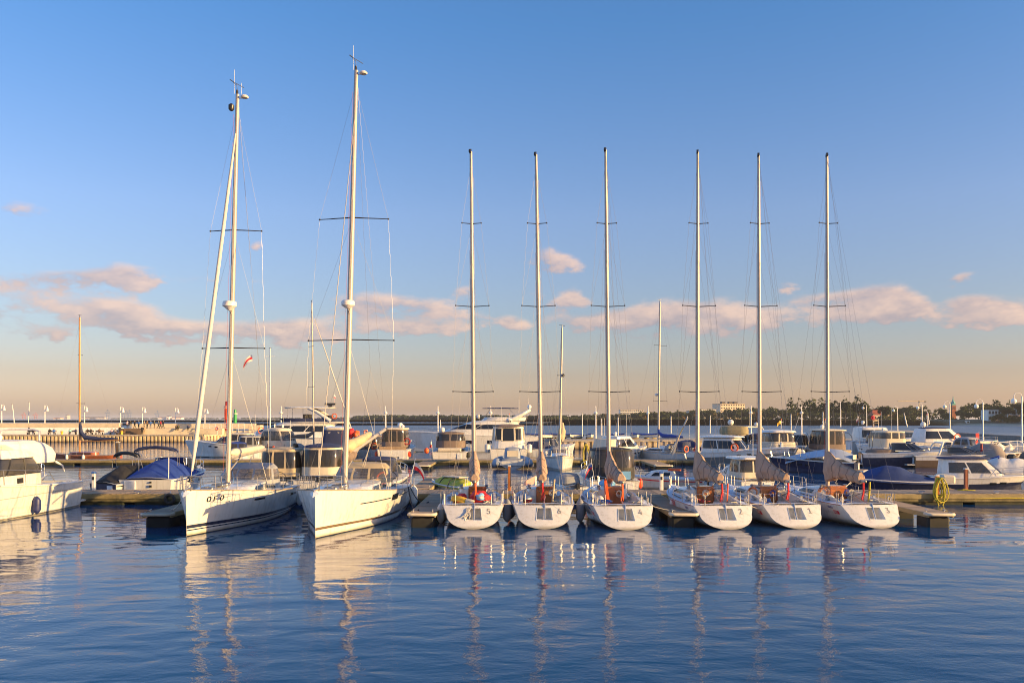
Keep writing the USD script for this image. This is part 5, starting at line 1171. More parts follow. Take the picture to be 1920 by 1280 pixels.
def ex5(t, H, on):
    ys5 = lambda z: H.shift(0, z, -.28)
    cockpit_clutter(t, H, 5)
    b = put(t, 'red_sail_bag', MB().add(*_blob((.32, 2.2, 1.12), (.52, .6, .40), 5)), 'red_cloth', True); put(b, 'bag_print', MB().add(*_blob((.30, 1.98, 1.24), (.26, .45, .20), 6)), 'light_blue', True); put(b, 'bag_label', MB().add(*_blob((.34, 1.78, 1.25), (.16, .3, .10), 9)), 'sail_white', True)
    put(t, 'small_red_bag', MB().add(*_blob((-.55, 2.5, 1.16), (.26, .4, .2), 7)), 'red_cloth', True); put(t, 'blue_bag', MB().add(*_blob((-.25, 2.0, 1.02), (.22, .35, .14), 11)), 'light_blue', True)
    put(t, 'yellow_bag', MB().tube([(-.95, 2.0, 1.16), (-.6, 1.75, 1.10), (-.3, 1.6, 1.06)], [.17, .2, .16], 10), 'yellow_mat', True); put(t, 'cream_bag', MB().tube([(-.32, 1.6, 1.06), (0.02, 1.45, 1.02)], [.17, .13], 10), 'cream_canvas', True)
    pile = MB(); r = np.random.default_rng(2)
    for k in range(9): x = -.28 + r.normal(0, .07); pile.tube([(x, 1.0, 1.02), (x + r.normal(0, .05), ys5(.8) - .04, .82), (x + r.normal(0, .1), ys5(.6) - .05, .62), (x + r.normal(0, .12), ys5(.45) - .05, .36 + .2 * r.random())], .014, 5)
    put(t, 'rope_tassel', pile, 'rope', True)
def _blob(c, s, seed):
    m = trimesh.creation.icosphere(3); v = m.vertices; k = 0.78 + .44 * meshkit.noise(v * 2.2 + seed * 7.3, seed); return v * k[:, None] * np.asarray(s) + np.asarray(c), m.faces
paint('pale_pink', (0.50, 0.27, 0.22), .8, var=.15)
paint('yellow_mat', (0.75, 0.42, 0.03), .6, var=.15)
def exN(num):
    def f(t, H, on):
        cockpit_clutter(t, H, num)
        if num == 4:
            put(t, 'folded_blue_cloth', MB().add(*_blob((.3, 7.2, 1.5), (.42, .5, .26), 4)), 'light_blue', True); put(t, 'white_tube', MB().cyl((.62, 3.9, 1.0), (.62, 3.95, 1.5), .09, 10), 'mast_white', True)
            put(t, 'orange_drape', MB().side_prism([(4.3, 1.05), (4.32, 1.95), (3.2, .8), (3.0, .55)], -.35, -.22), 'orange_plastic')
        if num == 6: put(t, 'flag_stick', MB().cyl((.42, 1.5, .95), (.52, 1.6, 2.1), .045, 8), 'sand_canvas', True); put(t, 'pink_cloth', MB().add([(-.9, 7.8, 1.3), (-.3, 8.5, 1.35), (-.2, 8.5, 1.8), (-.8, 7.9, 1.55)], [(0, 1, 2, 3)]), 'pale_pink')
        if num in (1, 3): coil(t, (-.78, 3.8, 1.3), .24, 'varnished_wood', 'rope_coil', 5, seed=num)
        if num == 2: put(t, 'orange_pole', MB().cyl((.45, 1.7, 1.0), (.5, 1.75, 1.9), .035, 8), 'orange_plastic', True); put(t, 'topside_lettering', H.letters('USSY', -1, 4.9, .62, .30, .012, bold=True), 'ink_red')
        if num == 3: put(t, 'yellow_line', MB().tube([(.42, 1.6, 1.95), (.4, 1.7, 1.0)], .045, 7), 'yellow_rope', True)
        for sd in (1, -1): put(t, 'coiled_line', MB().torus((sd * 1.16, 1.2, 1.18), .14, .02, 0, 14, 5).torus((sd * 1.16, 1.25, 1.2), .12, .02, 0, 14, 5), 'rope', True)
    return f
RB = [(5, 887, 38.0, (889, 883), 285), (6, 1020.5, 38.1, (1018, 1008), 290), (4, 1176, 37.7, (1142, 1135), 282), (2, 1368, 37.9, (1308, 1308), 286), (1, 1500, 38.2, (1425, 1422), 292), (3, 1650, 38.3, (1551, 1549), 292)]
RL = {5: 'white racing keelboat numbered five with red and yellow bags heaped in its cockpit', 6: 'white racing keelboat numbered six between boats five and four', 4: 'white racing keelboat numbered four with an orange rope before its wooden hatch',
      2: 'white racing keelboat numbered two with red letters along its side', 1: 'white racing keelboat numbered one between boats two and three', 3: 'white racing keelboat numbered three, outermost by the right hand jetty'}
for num, px, Y, mp, ty in RB:
    X = (px - 960) / FPX * Y
    t, H = race_boat(num, X, Y, mp, ty, {5: -1.0, 6: 1.0, 4: -1.0, 2: -3.0, 1: -2.0, 3: -2.0}[num], ex5 if num == 5 else exN(num), RL[num], num != 5, {5: 2.0, 6: -.4, 4: 2.8, 2: 4.2, 1: 4.4, 3: 6.4}[num])
    t.SetCustomDataByKey('group', 'racing keelboats moored stern out in a row')
# fenders hanging between neighbours, and the lines that join the sterns
XS = {n: (px - 960) / FPX * Y for n, px, Y, _, _ in RB}
for i, (a, b, lb) in enumerate(((5, 6, 'between boats five and six'), (6, 4, 'between boats six and four'))):
    x = (XS[a] + XS[b]) / 2
    free_fender(f'grey cylindrical fender hanging {lb}, nearer the stern', (x - .08, 39.9, .62), 'fender_grey', .19, .95); free_fender(f'grey cylindrical fender hanging {lb}, further in', (x + .12, 41.4, .62), 'fender_grey', .19, .95)
free_fender('pale fender hanging on the left flank of boat five', (XS[5] - 1.62, 40.2, .45), 'fender_white', .17, .8)
free_fender('small white fender in the gap between the jetty and boat two', (XS[2] - 1.64, 42.5, .55), 'fender_white', .17, .7)
line('taut white line joining the sterns of boats five and six', sag((XS[5] + 1.15, 39.1, 1.02), (XS[6] - 1.15, 39.2, 1.02), .02))
line('taut white line joining the sterns of boats six and four', sag((XS[6] + 1.15, 39.1, 1.02), (XS[4] - 1.1, 39.1, 1.0), .03))
line('white line drooping from the stern of boat two to boat one', sag((XS[2] + 1.1, 39.0, 1.0), (XS[1] - .6, 39.2, 1.0), .22))
line('second white line from boat two to boat one running tighter', sag((XS[2] + 1.1, 39.1, 1.02), (XS[1] - .4, 39.4, 1.02), .05))
line('pale line from boat four along the edge of the jetty beside it', sag((XS[4] + 1.1, 39.0, 1.0), (8.2, 38.9, .72), .12))
line('pale line from boat five to the jetty on its left', sag((XS[5] - 1.2, 39.1, 1.0), (-3.6, 39.0, .72), .1))
# ---------------------------------------------------------------- motor boats
paint('deep_blue_canvas', (0.010, 0.032, 0.13), .75, var=.2, vscale=2.5, bump=.012, bscale=4.0)
paint('awning_cloth', (0.30, 0.36, 0.46), .75, var=.1)
paint('grey_tan', (0.24, 0.20, 0.17), .8, var=.15, vscale=2.5, bump=.012, bscale=4.0)
def motor(name, label, X, Y, rot, L, B, fs, fb, hull='gelcoat', upper=None, stripe=None, boot='boot_black', rails=True, cat='motor boat', stern_step=True, ports=True, trim='mast_white', cockpit=None, flare=0.5):
    """a planing hull with deck, rub rail, swim step and bow rail; X, Y is the middle of its stern"""
    t = thing(name, label, cat, (X, Y, 0), rot)
    m = lambda k: fs + (fb - fs) * k
    H = Hull([(0, .45 * B, fs, .42 * B, .22, -.25), (.25 * L, .49 * B, m(.10), .45 * B, .24, -.35), (.55 * L, .485 * B, m(.42), .40 * B, .32, -.42), (.78 * L, .37 * B, m(.75), .25 * B, .48, -.36), (.92 * L, .18 * B, m(.93), .09 * B, .72, -.18), (.985 * L, .05 * B, fb, .02 * B, .9, 0.0), (L, .004, fb, .003, .95, .1)], rake=-.08, bowrake=flare, bilge=.6)
    h = put(t, 'hull', H.mesh(22), hull, 40)
    if boot: put(h, 'boot_stripe', H.strip(.1, L * .93, -.2, .07, .006, 26), boot, True)
    if upper: put(h, 'upper_band', H.strip(.06, L - .05, lambda y: H.zs(y) - upper[0], lambda y: H.zs(y) - .02, .008, 26), upper[1], True)
    if stripe: put(h, 'side_stripe', H.strip(.3, L * .96, lambda y: H.zs(y) - stripe[0], lambda y: H.zs(y) - stripe[1], .010, 26), stripe[2], True)
    put(t, 'rub_rail', H.rail(.05, L - .02, .04, -.03, -.01), trim if trim else 'rubber')
    cy = cockpit or (.35, .36 * L); cw = .36 * B
    put(t, 'deck', H.deck(holes=[[(-cw, cy[0]), (cw, cy[0]), (cw, cy[1]), (-cw, cy[1])]], camber=.12), 'deck_white', 30)
    zc = H.zs(1) - .6; c = MB().box((0, sum(cy) / 2, zc), (2 * cw, cy[1] - cy[0], .05))
    for sd in (1, -1): c.box((sd * cw, sum(cy) / 2, zc + .3), (.04, cy[1] - cy[0], .68))
    for y in cy: c.box((0, y, zc + .3), (2 * cw, .04, .68))
    put(t, 'cockpit', c, 'deck_white'); put(t, 'seat', MB().box((0, cy[0] + .35, zc + .25), (2 * cw - .2, .55, .42), ch=.06), 'cream_canvas')
    if stern_step:
        p = put(t, 'swim_platform', MB().box((0, -.42, .30), (.84 * B, .80, .10), ch=.03), 'gelcoat'); put(p, 'teak_pad', MB().box((0, -.42, .362), (.76 * B, .66, .02)), 'teak')
        put(t, 'transom_door', MB().box((.26 * B, -.03 + -.08 * fs * .6, fs * .62), (.5, .05, fs * .55), ch=.015), 'gelcoat_grey')
    if rails: bow_rail(t, H, L * .52, .55, 'bow_rail', .018, .07, .06)
    if ports: 
        for y in (.56 * L, .66 * L): put(t, 'porthole', H.strip(y - .22, y + .22, H.zs(y) - .52, H.zs(y) - .36, .012, 6), 'dark_glass')
    return t, H

def cruiser_cabin(t, H, y0, y1, w, h, mat='gelcoat', rake=(.35, 1.5), glass='smoked_glass', wins=None, z0=None, cap=.1, top=.84):
    z = (H.zs((y0 + y1) / 2) if z0 is None else z0) - .05
    lv = [(z, y0, y1, w), (z + h * .38, y0 + rake[0] * .25, y1 - rake[1] * .3, w * .97), (z + h, y0 + rake[0], y1 - rake[1], w * top)]
    ya, yb = y0 + rake[0] + .25, y1 - rake[1] - .1; ym = (ya + yb) / 2
    wins = wins or [('R', ya, ym - .05, .36, .86), ('R', ym + .05, yb, .36, .86), ('L', ya, ym - .05, .36, .86), ('L', ym + .05, yb, .36, .86), ('F', -.86, -.04, .34, .90), ('F', .04, .86, .34, .90)]
    return cabin(t, 'cabin', lv, mat, wins, glass, 4.0, cap), z + h

def canopy(t, y0, y1, w, z0, z1, mat, rake=(.3, .6), glass='dark_vinyl', cap=.14, top=.88, back=3, name='canopy', n=4.5, lo=.22, hi=.86, frontless=False):
    lv = [(z0, y0, y1, w), (z0 + (z1 - z0) * .7, y0 + rake[0] * .5, y1 - rake[1] * .5, w * .97), (z1, y0 + rake[0], y1 - rake[1], w * top)]
    k = np.linspace(-.92, .92, back + 1); wins = [('B', a + .05, b - .05, lo, hi) for a, b in zip(k[:-1], k[1:])]
    ya, yb = y0 + rake[0] + .15, y1 - rake[1] - .15; ym = (ya + yb) / 2
    for s in 'RL': wins += [(s, ya, ym - .06, lo, hi), (s, ym + .06, yb, lo, hi)]
    wins += [('F', -.85, -.05, lo, hi), ('F', .05, .85, lo, hi)]
    return cabin(t, name, lv, mat, wins, glass, n, cap)

def tarp(t, H, pts, mat, name='boat_cover', folds=.03, seed=0):
    """a cover draped from a ridge of points (y, z) to the gunwale"""
    r = np.random.default_rng(seed); V = []; ys = [p[0] for p in pts]; f = PchipInterpolator(ys, [p[1] for p in pts]); n = 26; m = 17
    for y in np.linspace(ys[0], ys[-1], n):
        hb = H.hb(y) + .05; ze = H.zs(y) - .14; zr = float(f(y))
        for a in np.linspace(-1, 1, m):
            k = 1 - abs(a) ** 1.5; x = hb * a; z = ze + (zr - ze) * k ** .8
            V.append((x, H.shift(y, ze), z + folds * math.sin(6 * y + 3 * a) * k + folds * .8 * math.sin(11 * a + 2 * y) * (1 - .5 * k) * (abs(a) < .98)))
    F = [(i * m + j, i * m + j + 1, (i + 1) * m + j + 1, (i + 1) * m + j) for i in range(n - 1) for j in range(m - 1)]
    V = np.array(V); mb = MB().add(V, np.array(F)[:, ::-1])
    for row in (0, n - 1):
        ring = V[row * m:(row + 1) * m]; base = ring.copy(); base[:, 2] = ring[[0, -1], 2].min(); q = np.vstack([ring, base]); mb.add(q, [(j, j + 1, m + j + 1, m + j) for j in range(m - 1)])
    return put(t, name, mb, mat, 50)

def bimini(t, y, z0, z1, w, mat, dy=.5, name='bimini'):
    a = lambda yy, k: [(w * math.cos(x), yy + k * math.sin(x), z0 + (z1 - z0) * math.sin(x) ** .55) for x in np.linspace(0.0, PI, 17)]
    put(t, name + '_frame', MB().tube([(w, y, z0 - .5)] + a(y, 0) + [(-w, y, z0 - .5)], .018, 6).tube([(w * .98, y + .4, z0 - .5)] + a(y, dy)[1:-1] + [(-w * .98, y + .4, z0 - .5)], .016, 6), 'steel')
    b = put(t, name, MB().tube([(x * 1.0, yy, zz) for x, yy, zz in a(y, 0)[2:-2]], [.03, .07, .10, .10, .11, .11, .11, .10, .11, .11, .10, .08, .04], 8).tube(a(y, dy * .6)[2:-2], .05, 7), mat, True)
    return b

def aerial(t, p, h, lean=(0, 0)): put(t, 'aerial', MB().cyl(p, (p[0] + lean[0], p[1] + lean[1], p[2] + h), .014, 5), 'mast_white')
def dome(t, p, r=.22, mat='mast_white'): put(t, 'antenna_dome', MB().lathe([(r * .5, -.12), (r * .8, 0), (r, r * .5), (r * .85, r * 1.1), (r * .3, r * 1.5)], p, 12), mat, 50)
def mastlet(t, p, h=.9):
    m = put(t, 'light_mast', MB().bar(p, (p[0], p[1] - .1, p[2] + h), .05, .05).bar((p[0] - .3, p[1], p[2] + h * .7), (p[0] + .3, p[1], p[2] + h * .7), .04, .04), 'mast_white'); put(m, 'light', MB().ell((p[0], p[1] - .1, p[2] + h + .04), (.06, .06, .08), 1), 'orange_plastic')
def arch(t, y, w, z0, z1, lean=-.5, mat='gelcoat', r=.10):
    put(t, 'radar_arch', MB().tube([(w, y, z0), (w * .95, y + lean * .6, z0 + (z1 - z0) * .75), (w * .78, y + lean, z1), (-w * .78, y + lean, z1), (-w * .95, y + lean * .6, z0 + (z1 - z0) * .75), (-w, y, z0)], r, 8), mat, 50)
def windscreen(t, y0, y1, w, z0, h, rake=.8):
    b = Body([(z0, y0, y1, w), (z0 + h, y0 + .1, y1 - rake, w * .86)], 3.0); f = put(t, 'windscreen_frame', b.frame(('F', -.999, .999, .02, .98), .022, 0, 14).tm(b.frame(('R', y0 + .2, y1 - rake - .1, .02, .98), .02, 0).mesh()).tm(b.frame(('L', y0 + .2, y1 - rake - .1, .02, .98), .02, 0).mesh()), 'steel', True)
    for w_ in (('F', -.98, .98, .02, .98), ('R', y0 + .2, y1 - rake - .1, .02, .98), ('L', y0 + .2, y1 - rake - .1, .02, .98)): put(f, 'pane', b.panel(w_, 0, 14), 'smoked_glass', True)
px2x = lambda px, Y: (px - 960) / FPX * Y

# --- the white cruiser at the left edge, bow towards the camera and out of the picture
t, H = motor('cabin_cruiser', 'white cabin cruiser with big side windows at the left edge of the foreground', -25.75, 48.0, 180, 11.0, 3.5, 1.42, 1.95, boot='stripe_navy', rails=False, stern_step=True, ports=False, cockpit=(.35, 3.1))
put(t, 'boot_line', H.strip(.2, 10, .12, .17, .008, 30), 'mast_white'); put(t, 'feature_line', H.strip(.4, 9, lambda y: 1.02 + .05 * math.sin(y * .4), lambda y: 1.05 + .05 * math.sin(y * .4), .009, 30, (-1,)), 'ink_grey')
put(t, 'hull_sill', H.strip(.2, 3.4, lambda y: 1.42 - .10 * y, lambda y: 1.50 - .05 * y, .03, 12), 'gelcoat', True)
cabin(t, 'cabin', [(1.55, 3.0, 9.6, 1.46), (2.12, 3.1, 8.9, 1.43), (2.60, 3.35, 8.2, 1.39), (3.02, 3.95, 7.6, 1.32), (3.36, 4.1, 7.3, 1.18)], 'gelcoat', [(s, a, b, .27, .70) for s in 'RL' for a, b in ((3.75, 5.25), (5.32, 6.6), (6.67, 8.0))] + [('F', -.9, -.03, .27, .70), ('F', .03, .9, .27, .70)], 'window_glass', 4.2, .12, 'black_fitting', .024)
cv = Body([(2.62, 1.85, 4.6, 1.38), (3.02, 1.6, 5.0, 1.37), (3.38, 1.8, 6.0, 1.28), (3.62, 2.3, 6.5, 1.14), (3.78, 3.0, 6.5, .92)], 3.4); put(t, 'canvas_hood', cv.mesh([('B', -.8, .8, 0, .5)], .07), 'white_canvas', 50)
put(t, 'hood_skirt', MB().tube([(-1.35, 2.4, 2.62), (-1.45, 1.9, 2.4), (-1.5, 1.75, 2.05)], [.07, .05, .02], 7), 'white_canvas', True)
put(t, 'grab_rail', MB().tube([(-1.05, 3.4, 3.75), (-1.0, 3.3, 4.25), (-.6, 3.2, 4.35), (.6, 3.2, 4.35), (1.0, 3.3, 4.25), (1.05, 3.4, 3.75)], .05, 8), 'gelcoat', True)
for y in (9.0, 7.2, 5.6, 4.2): 
    x = -(H.hb(y) - .10); put(t, 'stanchion', MB().cyl((x, y, H.zs(y)), (x + .05, y, H.zs(y) + .72), .016, 6), 'steel')
put(t, 'side_rail', MB().tube([(-(H.hb(y) - .14), y, H.zs(y) + z) for y, z in ((10, .7), (9, .72), (7.2, .72), (5.6, .72), (4.2, .70), (3.4, .62), (2.9, .15))], .02, 6), 'steel', True)
fender(t, H.pt(-1, 4.9, .55, .20), 'fender_navy', r=.19, h=.75, hang=1.0)
put(t, 'porthole', H.strip(8.0, 8.6, 1.0, 1.22, .012, 6, (-1,)), 'dark_glass'); put(t, 'vent_grille', MB().box((-1.50, 5.9, 1.86), (.06, .42, .26)), 'black_fitting'); dome(t, (-.4, 5.8, 3.9), .15)
for y in (1.3, 2.4): put(t, 'cleat', MB().bar((-(H.hb(y) - .06), y - .14, H.zs(y) + .08), (-(H.hb(y) - .06), y + .14, H.zs(y) + .08), .03, .03), 'steel')

# --- boats lying behind the near pontoon
t, H = motor('small_cruiser', 'small boat with a navy canopy and red bags behind the white cruiser', px2x(20, 54), 54.2, 20, 7.0, 2.6, .95, 1.25, stripe=(.3, .2, 'navy_paint'))
canopy(t, .6, 3.4, 1.05, 1.3, 2.75, 'navy_canvas'); put(t, 'red_bag', MB().add(*_blob((.7, .6, 1.5), (.3, .3, .3), 3)), 'red_cloth', True); lifebuoy(t, (.2, -.05, 1.3)); windscreen(t, 3.0, 5.0, 1.0, 1.4, .7)

t, H = motor('covered_runabout', 'runabout under a black cover with a black bimini behind the near pontoon', px2x(205, 54), 53.2, -28, 6.4, 2.7, .85, 1.05, 'navy_paint', upper=(.32, 'gelcoat'), rails=False, ports=False)
tarp(t, H, [(.1, 1.15), (1.4, 1.95), (2.6, 2.05), (4.2, 1.35), (5.6, 1.16)], 'black_canvas', seed=2); bimini(t, 1.6, 2.0, 2.72, 1.25, 'black_canvas', .7)
put(t, 'boat_hook', MB().tube([(-1.2, .6, 2.25), (2.2, 1.4, 2.5)], .03, 6), 'cream_canvas')

t, H = motor('covered_cruiser', 'white cruiser under a bright blue cover with a navy bimini frame', px2x(277, 53.4), 53.1, 0, 8.4, 3.6, 1.12, 1.45, ports=True, stern_step=False)
tarp(t, H, [(.35, 1.5), (1.6, 2.1), (3.2, 2.28), (4.6, 1.9), (5.6, 1.6)], 'blue_canvas', seed=5); bimini(t, 1.4, 2.4, 3.08, 1.45, 'navy_canvas', 1.2)
put(t, 'transom_steps', MB().box((-.95, -.10, .75), (.7, .12, .6), ch=.02), 'gelcoat_grey'); put(t, 'transom_vent', MB().box((.35, -.12, .72), (.14, .06, .14)).box((.35, -.12, .96), (.12, .06, .1)), 'black_fitting')
put(t, 'navigation_pole', MB().cyl((1.3, .3, 1.2), (1.35, .2, 2.5), .03, 6), 'mast_white'); windscreen(t, 3.6, 5.9, 1.35, 1.5, .8)

t, H = motor('canopied_cruiser', 'cruiser with a navy topped beige canopy behind the larger yacht', px2x(606, 55), 53.3, 0, 8.5, 3.3, 1.05, 1.35)
canopy(t, .5, 4.0, 1.35, 1.3, 3.1, 'cream_canvas', (.2, .8), back=2, n=3.4); put(t, 'canopy_top', Body([(3.08, .62, 3.3, 1.24), (3.2, .75, 3.1, 1.12)], 3.4).mesh((), .12), 'navy_canvas', 40); fender(t, H.pt(1, .8, .8, .14), 'orange_plastic')

t, H = motor('tarpaulin_dinghy', 'dinghy under a yellow green tarpaulin behind boat five', px2x(878, 55), 54.0, 42, 3.3, 1.5, .62, .8, rails=False, ports=False, stern_step=False)
tarp(t, H, [(.0, .95), (1.0, 1.14), (2.2, 1.12), (3.05, .95)], 'yellow_canvas', folds=.05, seed=8); put(t, 'lashing', MB().tube([(-.82, 1.1, .5), (-.6, 1.0, 1.0), (0, 1.1, 1.18), (.8, 1.1, .55)], .03, 5).tube([(-.75, 2.2, .5), (-.5, 2.0, 1.0), (0, 2.2, 1.17), (.75, 2.2, .6)], .03, 5), 'dark_rope', True); put(t, 'pale_lid', MB().box((.15, 1.4, 1.17), (.8, 1.7, .06), ch=.02), 'cream_canvas')
t, H = motor('hooded_tender', 'small tender with a grey hood between boats six and four', px2x(1076, 55), 53.2, 10, 4.2, 1.7, .65, .8, 'gelcoat_grey', rails=False, ports=False, stern_step=False)
b = Body([(.75, 1.2, 3.3, .75), (1.15, 1.3, 3.0, .70), (1.36, 1.5, 2.7, .55)], 3); put(t, 'hood', b.mesh((), .06), 'grey_canvas', 40); put(t, 'hood_rail', MB().tube([(-.8, 1.1, .7), (-.78, 1.1, 1.35), (.78, 1.1, 1.35), (.8, 1.1, .7)], .02, 6), 'steel'); outboard(t, -.3, .75, s=.7)

t, H = motor('black_canopy_cruiser', 'cruiser with a tall black canopy and clear panels behind boat four', px2x(1152, 54), 53.6, 2, 8.6, 3.4, 1.0, 1.4)
canopy(t, .3, 4.2, 1.5, 1.1, 2.95, 'black_canvas', (.25, 1.0), back=2, n=3.6, lo=.28, hi=.9); put(t, 'wind_dodger', MB().box((.4, .1, 1.35), (1.2, .03, .5)), 'light_blue'); fender(t, H.pt(1, .5, .8, .14), 'red_paint', h=.5); flag(t, (-1.5, -.2, 2.2), .6, .45, ['sail_white', 'cushion_blue', 'red_cloth'], -1, 1.1, 'ensign', 4, ((-1.3, 0, 1.0), (-1.55, -.25, 2.4)))
aerial(t, (.9, 1.2, 2.9), 2.4)

t = thing('day_sailer', 'small white day sailer with a red stripe behind boat two', 'sailing boat', (px2x(1318, 60), 59.8, 0), 78)
H = Hull([(0, .85, .72, .75, .25, -.1), (2.5, 1.05, .75, .9, .25, -.2), (4.6, .7, .86, .5, .3, -.2), (5.6, .2, .95, .1, .4, -.1), (5.9, .004, .97, .003, .5, 0)], bowrake=.3)
h = put(t, 'hull', H.mesh(20), 'gelcoat', 40); put(h, 'red_stripe', H.strip(.1, 5.7, lambda y: H.zs(y) - .22, lambda y: H.zs(y) - .14, .006, 20), 'ink_red'); put(t, 'deck', H.deck(), 'deck_paint', 30)
cabin(t, 'cabin', [(.72, 1.8, 4.4, .68), (1.0, 1.9, 4.0, .62), (1.22, 2.0, 3.6, .52)], 'gelcoat', [(s, 2.3, 3.5, .3, .8) for s in 'RL'] + [('F', -.7, .7, .3, .8)], 'dark_glass', 3); put(t, 'red_cushion', MB().box((0, 2.0, 1.33), (.5, .9, .14), ch=.04), 'orange_plastic'); bow_rail(t, H, 4.4, .6); outboard(t, -.3, .7, s=.6); stern_rail(t, H, 1.0, .5)

t, H = motor('fishing_cruiser', 'little white cabin boat with cream side curtains behind boat one', px2x(1408, 57), 55.5, 6, 6.2, 2.5, .85, 1.1)
canopy(t, .6, 2.9, 1.02, 1.0, 2.25, 'cream_canvas', (.15, .4), back=2, n=5); put(t, 'hard_top', Body([(2.25, .3, 3.3, 1.15), (2.36, .35, 3.2, 1.1)], 5).mesh((), .08), 'gelcoat', 40); cruiser_cabin(t, H, 2.6, 5.2, .95, .75); aerial(t, (.3, 1.5, 2.3), 1.7)

t, H = motor('covered_speedboat', 'navy speedboat under a blue cover behind the near pontoon on the right', px2x(1748, 56.5), 55.4, 80, 6.2, 2.4, .85, 1.05, 'navy_paint', rails=False, ports=False, trim='mast_white')
tarp(t, H, [(.1, 1.0), (1.3, 1.25), (3.0, 1.85), (3.8, 1.75), (5.2, 1.2), (5.9, 1.1)], 'deep_blue_canvas', seed=12); put(t, 'bow_roller', MB().cyl((0, 6.1, 1.0), (0, 6.4, 1.1), .07, 8), 'steel'); put(t, 'sun_pad', MB().box((0, -.25, 1.05), (1.8, .8, .5), ch=.12), 'cream_canvas')

t, H = motor('cabin_boat', 'navy and white cabin boat with angled windscreen behind the near pontoon', px2x(1733, 58.5), 58.0, -100, 6.6, 2.6, .95, 1.2, 'navy_paint', upper=(.42, 'gelcoat'), trim='mast_white')
cruiser_cabin(t, H, .7, 4.8, 1.1, 1.25, rake=(.1, 1.3), glass='window_glass', cap=.10); put(t, 'cabin_roof', Body([(2.22, .6, 3.8, 1.02), (2.32, .7, 3.7, .96)], 4).mesh((), .08), 'navy_canvas', 40)
put(t, 'deck_pad', MB().box((0, 5.2, 1.25), (.9, 1.1, .08), ch=.03), 'cream_canvas'); fender(t, H.pt(-1, 1, .6, .14), 'fender_white')

t, H = motor('white_tarp_boat', 'boat under a white tarpaulin with blue ties at the right edge', px2x(1965, 58), 57.0, 74, 6.6, 2.5, .9, 1.1)
tarp(t, H, [(.1, 1.35), (1.8, 2.2), (3.6, 2.25), (5.2, 1.5), (6.2, 1.2)], 'white_canvas', folds=.05, seed=15); put(t, 'blue_ties', MB().tube([(-.4, 3.6, 2.25), (.0, 3.5, 2.38), (.5, 3.7, 2.2), (.2, 4.0, 2.2)], .05, 6), 'blue_canvas', True); windscreen(t, 4.2, 5.8, .95, 1.2, .6)

# --- second row: boats at the second pontoon
def pole_boat_mast(t, px, top_py, Yd, X, base_z, r=.09, mat='mast_alloy', spr=((.42, .55), (.72, .4)), rake=-.1, chain=1.1, mx=0.0, my=3.6, furl=None, furl_mat='sail_white', bow=(0, 8.4, 1.4), rig=True, lean=0.0):
    zt = at(0, top_py, Yd)[2]; a, b = np.array([mx, my, base_z]), np.array([mx + lean, my + rake, zt]); mast(t, a, b, r, mat)
    tips = spreaders(t, a, b, [base_z + (zt - base_z) * k for k, _ in spr], [h for _, h in spr], .2, 'black_fitting', .03)
    if rig: rigging(t, a, b, tips, (chain, my - .3, base_z - .3), zt * .97, .006)
    put(t, 'forestay', MB().tube([a + (b - a) * .96, bow], .006, 4), 'wire'); put(t, 'backstay', MB().tube([b, (0, .1, base_z - .3)], .006, 4), 'wire')
    put(t, 'wind_vane', MB().bar(b + [-.3, 0, .2], b + [.3, 0, .3], .05, .03).cyl(b, b + [0, 0, .3], .03, 5), 'black_fitting')
    if furl: put(t, 'furled_sail', MB().tube([np.array(bow) + (a + (b - a) * .94 - np.array(bow)) * k for k in np.linspace(.04, .95, 9)], [furl * x for x in (.6, 1, 1, 1, 1, .9, .8, .6, .4)], 8), furl_mat, True)
    return a, b

t = thing('wooden_sloop', 'varnished wooden sloop with a navy sail cover below the mole', 'sailing boat', (px2x(232, 97.5), 97.2, 0), 82)
H = Hull([(0, .5, .85, .4, .55, .35), (1.5, .95, .72, .8, .2, -.1), (4.5, 1.15, .70, 1.0, .2, -.4), (7, .75, .82, .55, .25, -.4), (8.6, .2, .98, .1, .45, -.1), (9.2, .004, 1.05, .003, .6, .2)], rake=.5, bowrake=.8)
put(t, 'hull', H.mesh(24), 'mahogany', 40); put(t, 'deck', H.deck(camber=.08), 'teak', 30); put(t, 'rubbing_strake', H.rail(.1, 9.1, .035), 'varnished_wood')
cabin(t, 'cabin', [(.75, 3.0, 6.6, .75), (1.1, 3.05, 6.4, .70)], 'mahogany', [(s, 3.5, 5.8, .3, .8) for s in 'RL'], 'dark_glass', 3)
a, b = pole_boat_mast(t, 0, 594, 97.5, 0, 1.1, .115, 'mast_wood', ((.36, .7), (.72, .38)), 0, 1.0, my=5.3, bow=(0, 9.0, 1.1))
put(t, 'boom', MB().cyl((0, 5.2, 2.3), (0, .3, 2.5), .07, 8), 'mast_wood', True); put(t, 'sail_cover', MB().tube([(0, 5.25, 4.6), (0, 5.15, 3.4), (0, 4.6, 2.75), (0, 3, 2.62), (0, .6, 2.66)], [.1, .22, .28, .22, .08], 9), 'navy_canvas', True)
for y in (4, 6.2): fender(t, H.pt(1, y, .55, .14), 'fender_white', r=.16, h=.5); fender(t, H.pt(-1, y, .55, .14), 'fender_white', r=.16, h=.5)

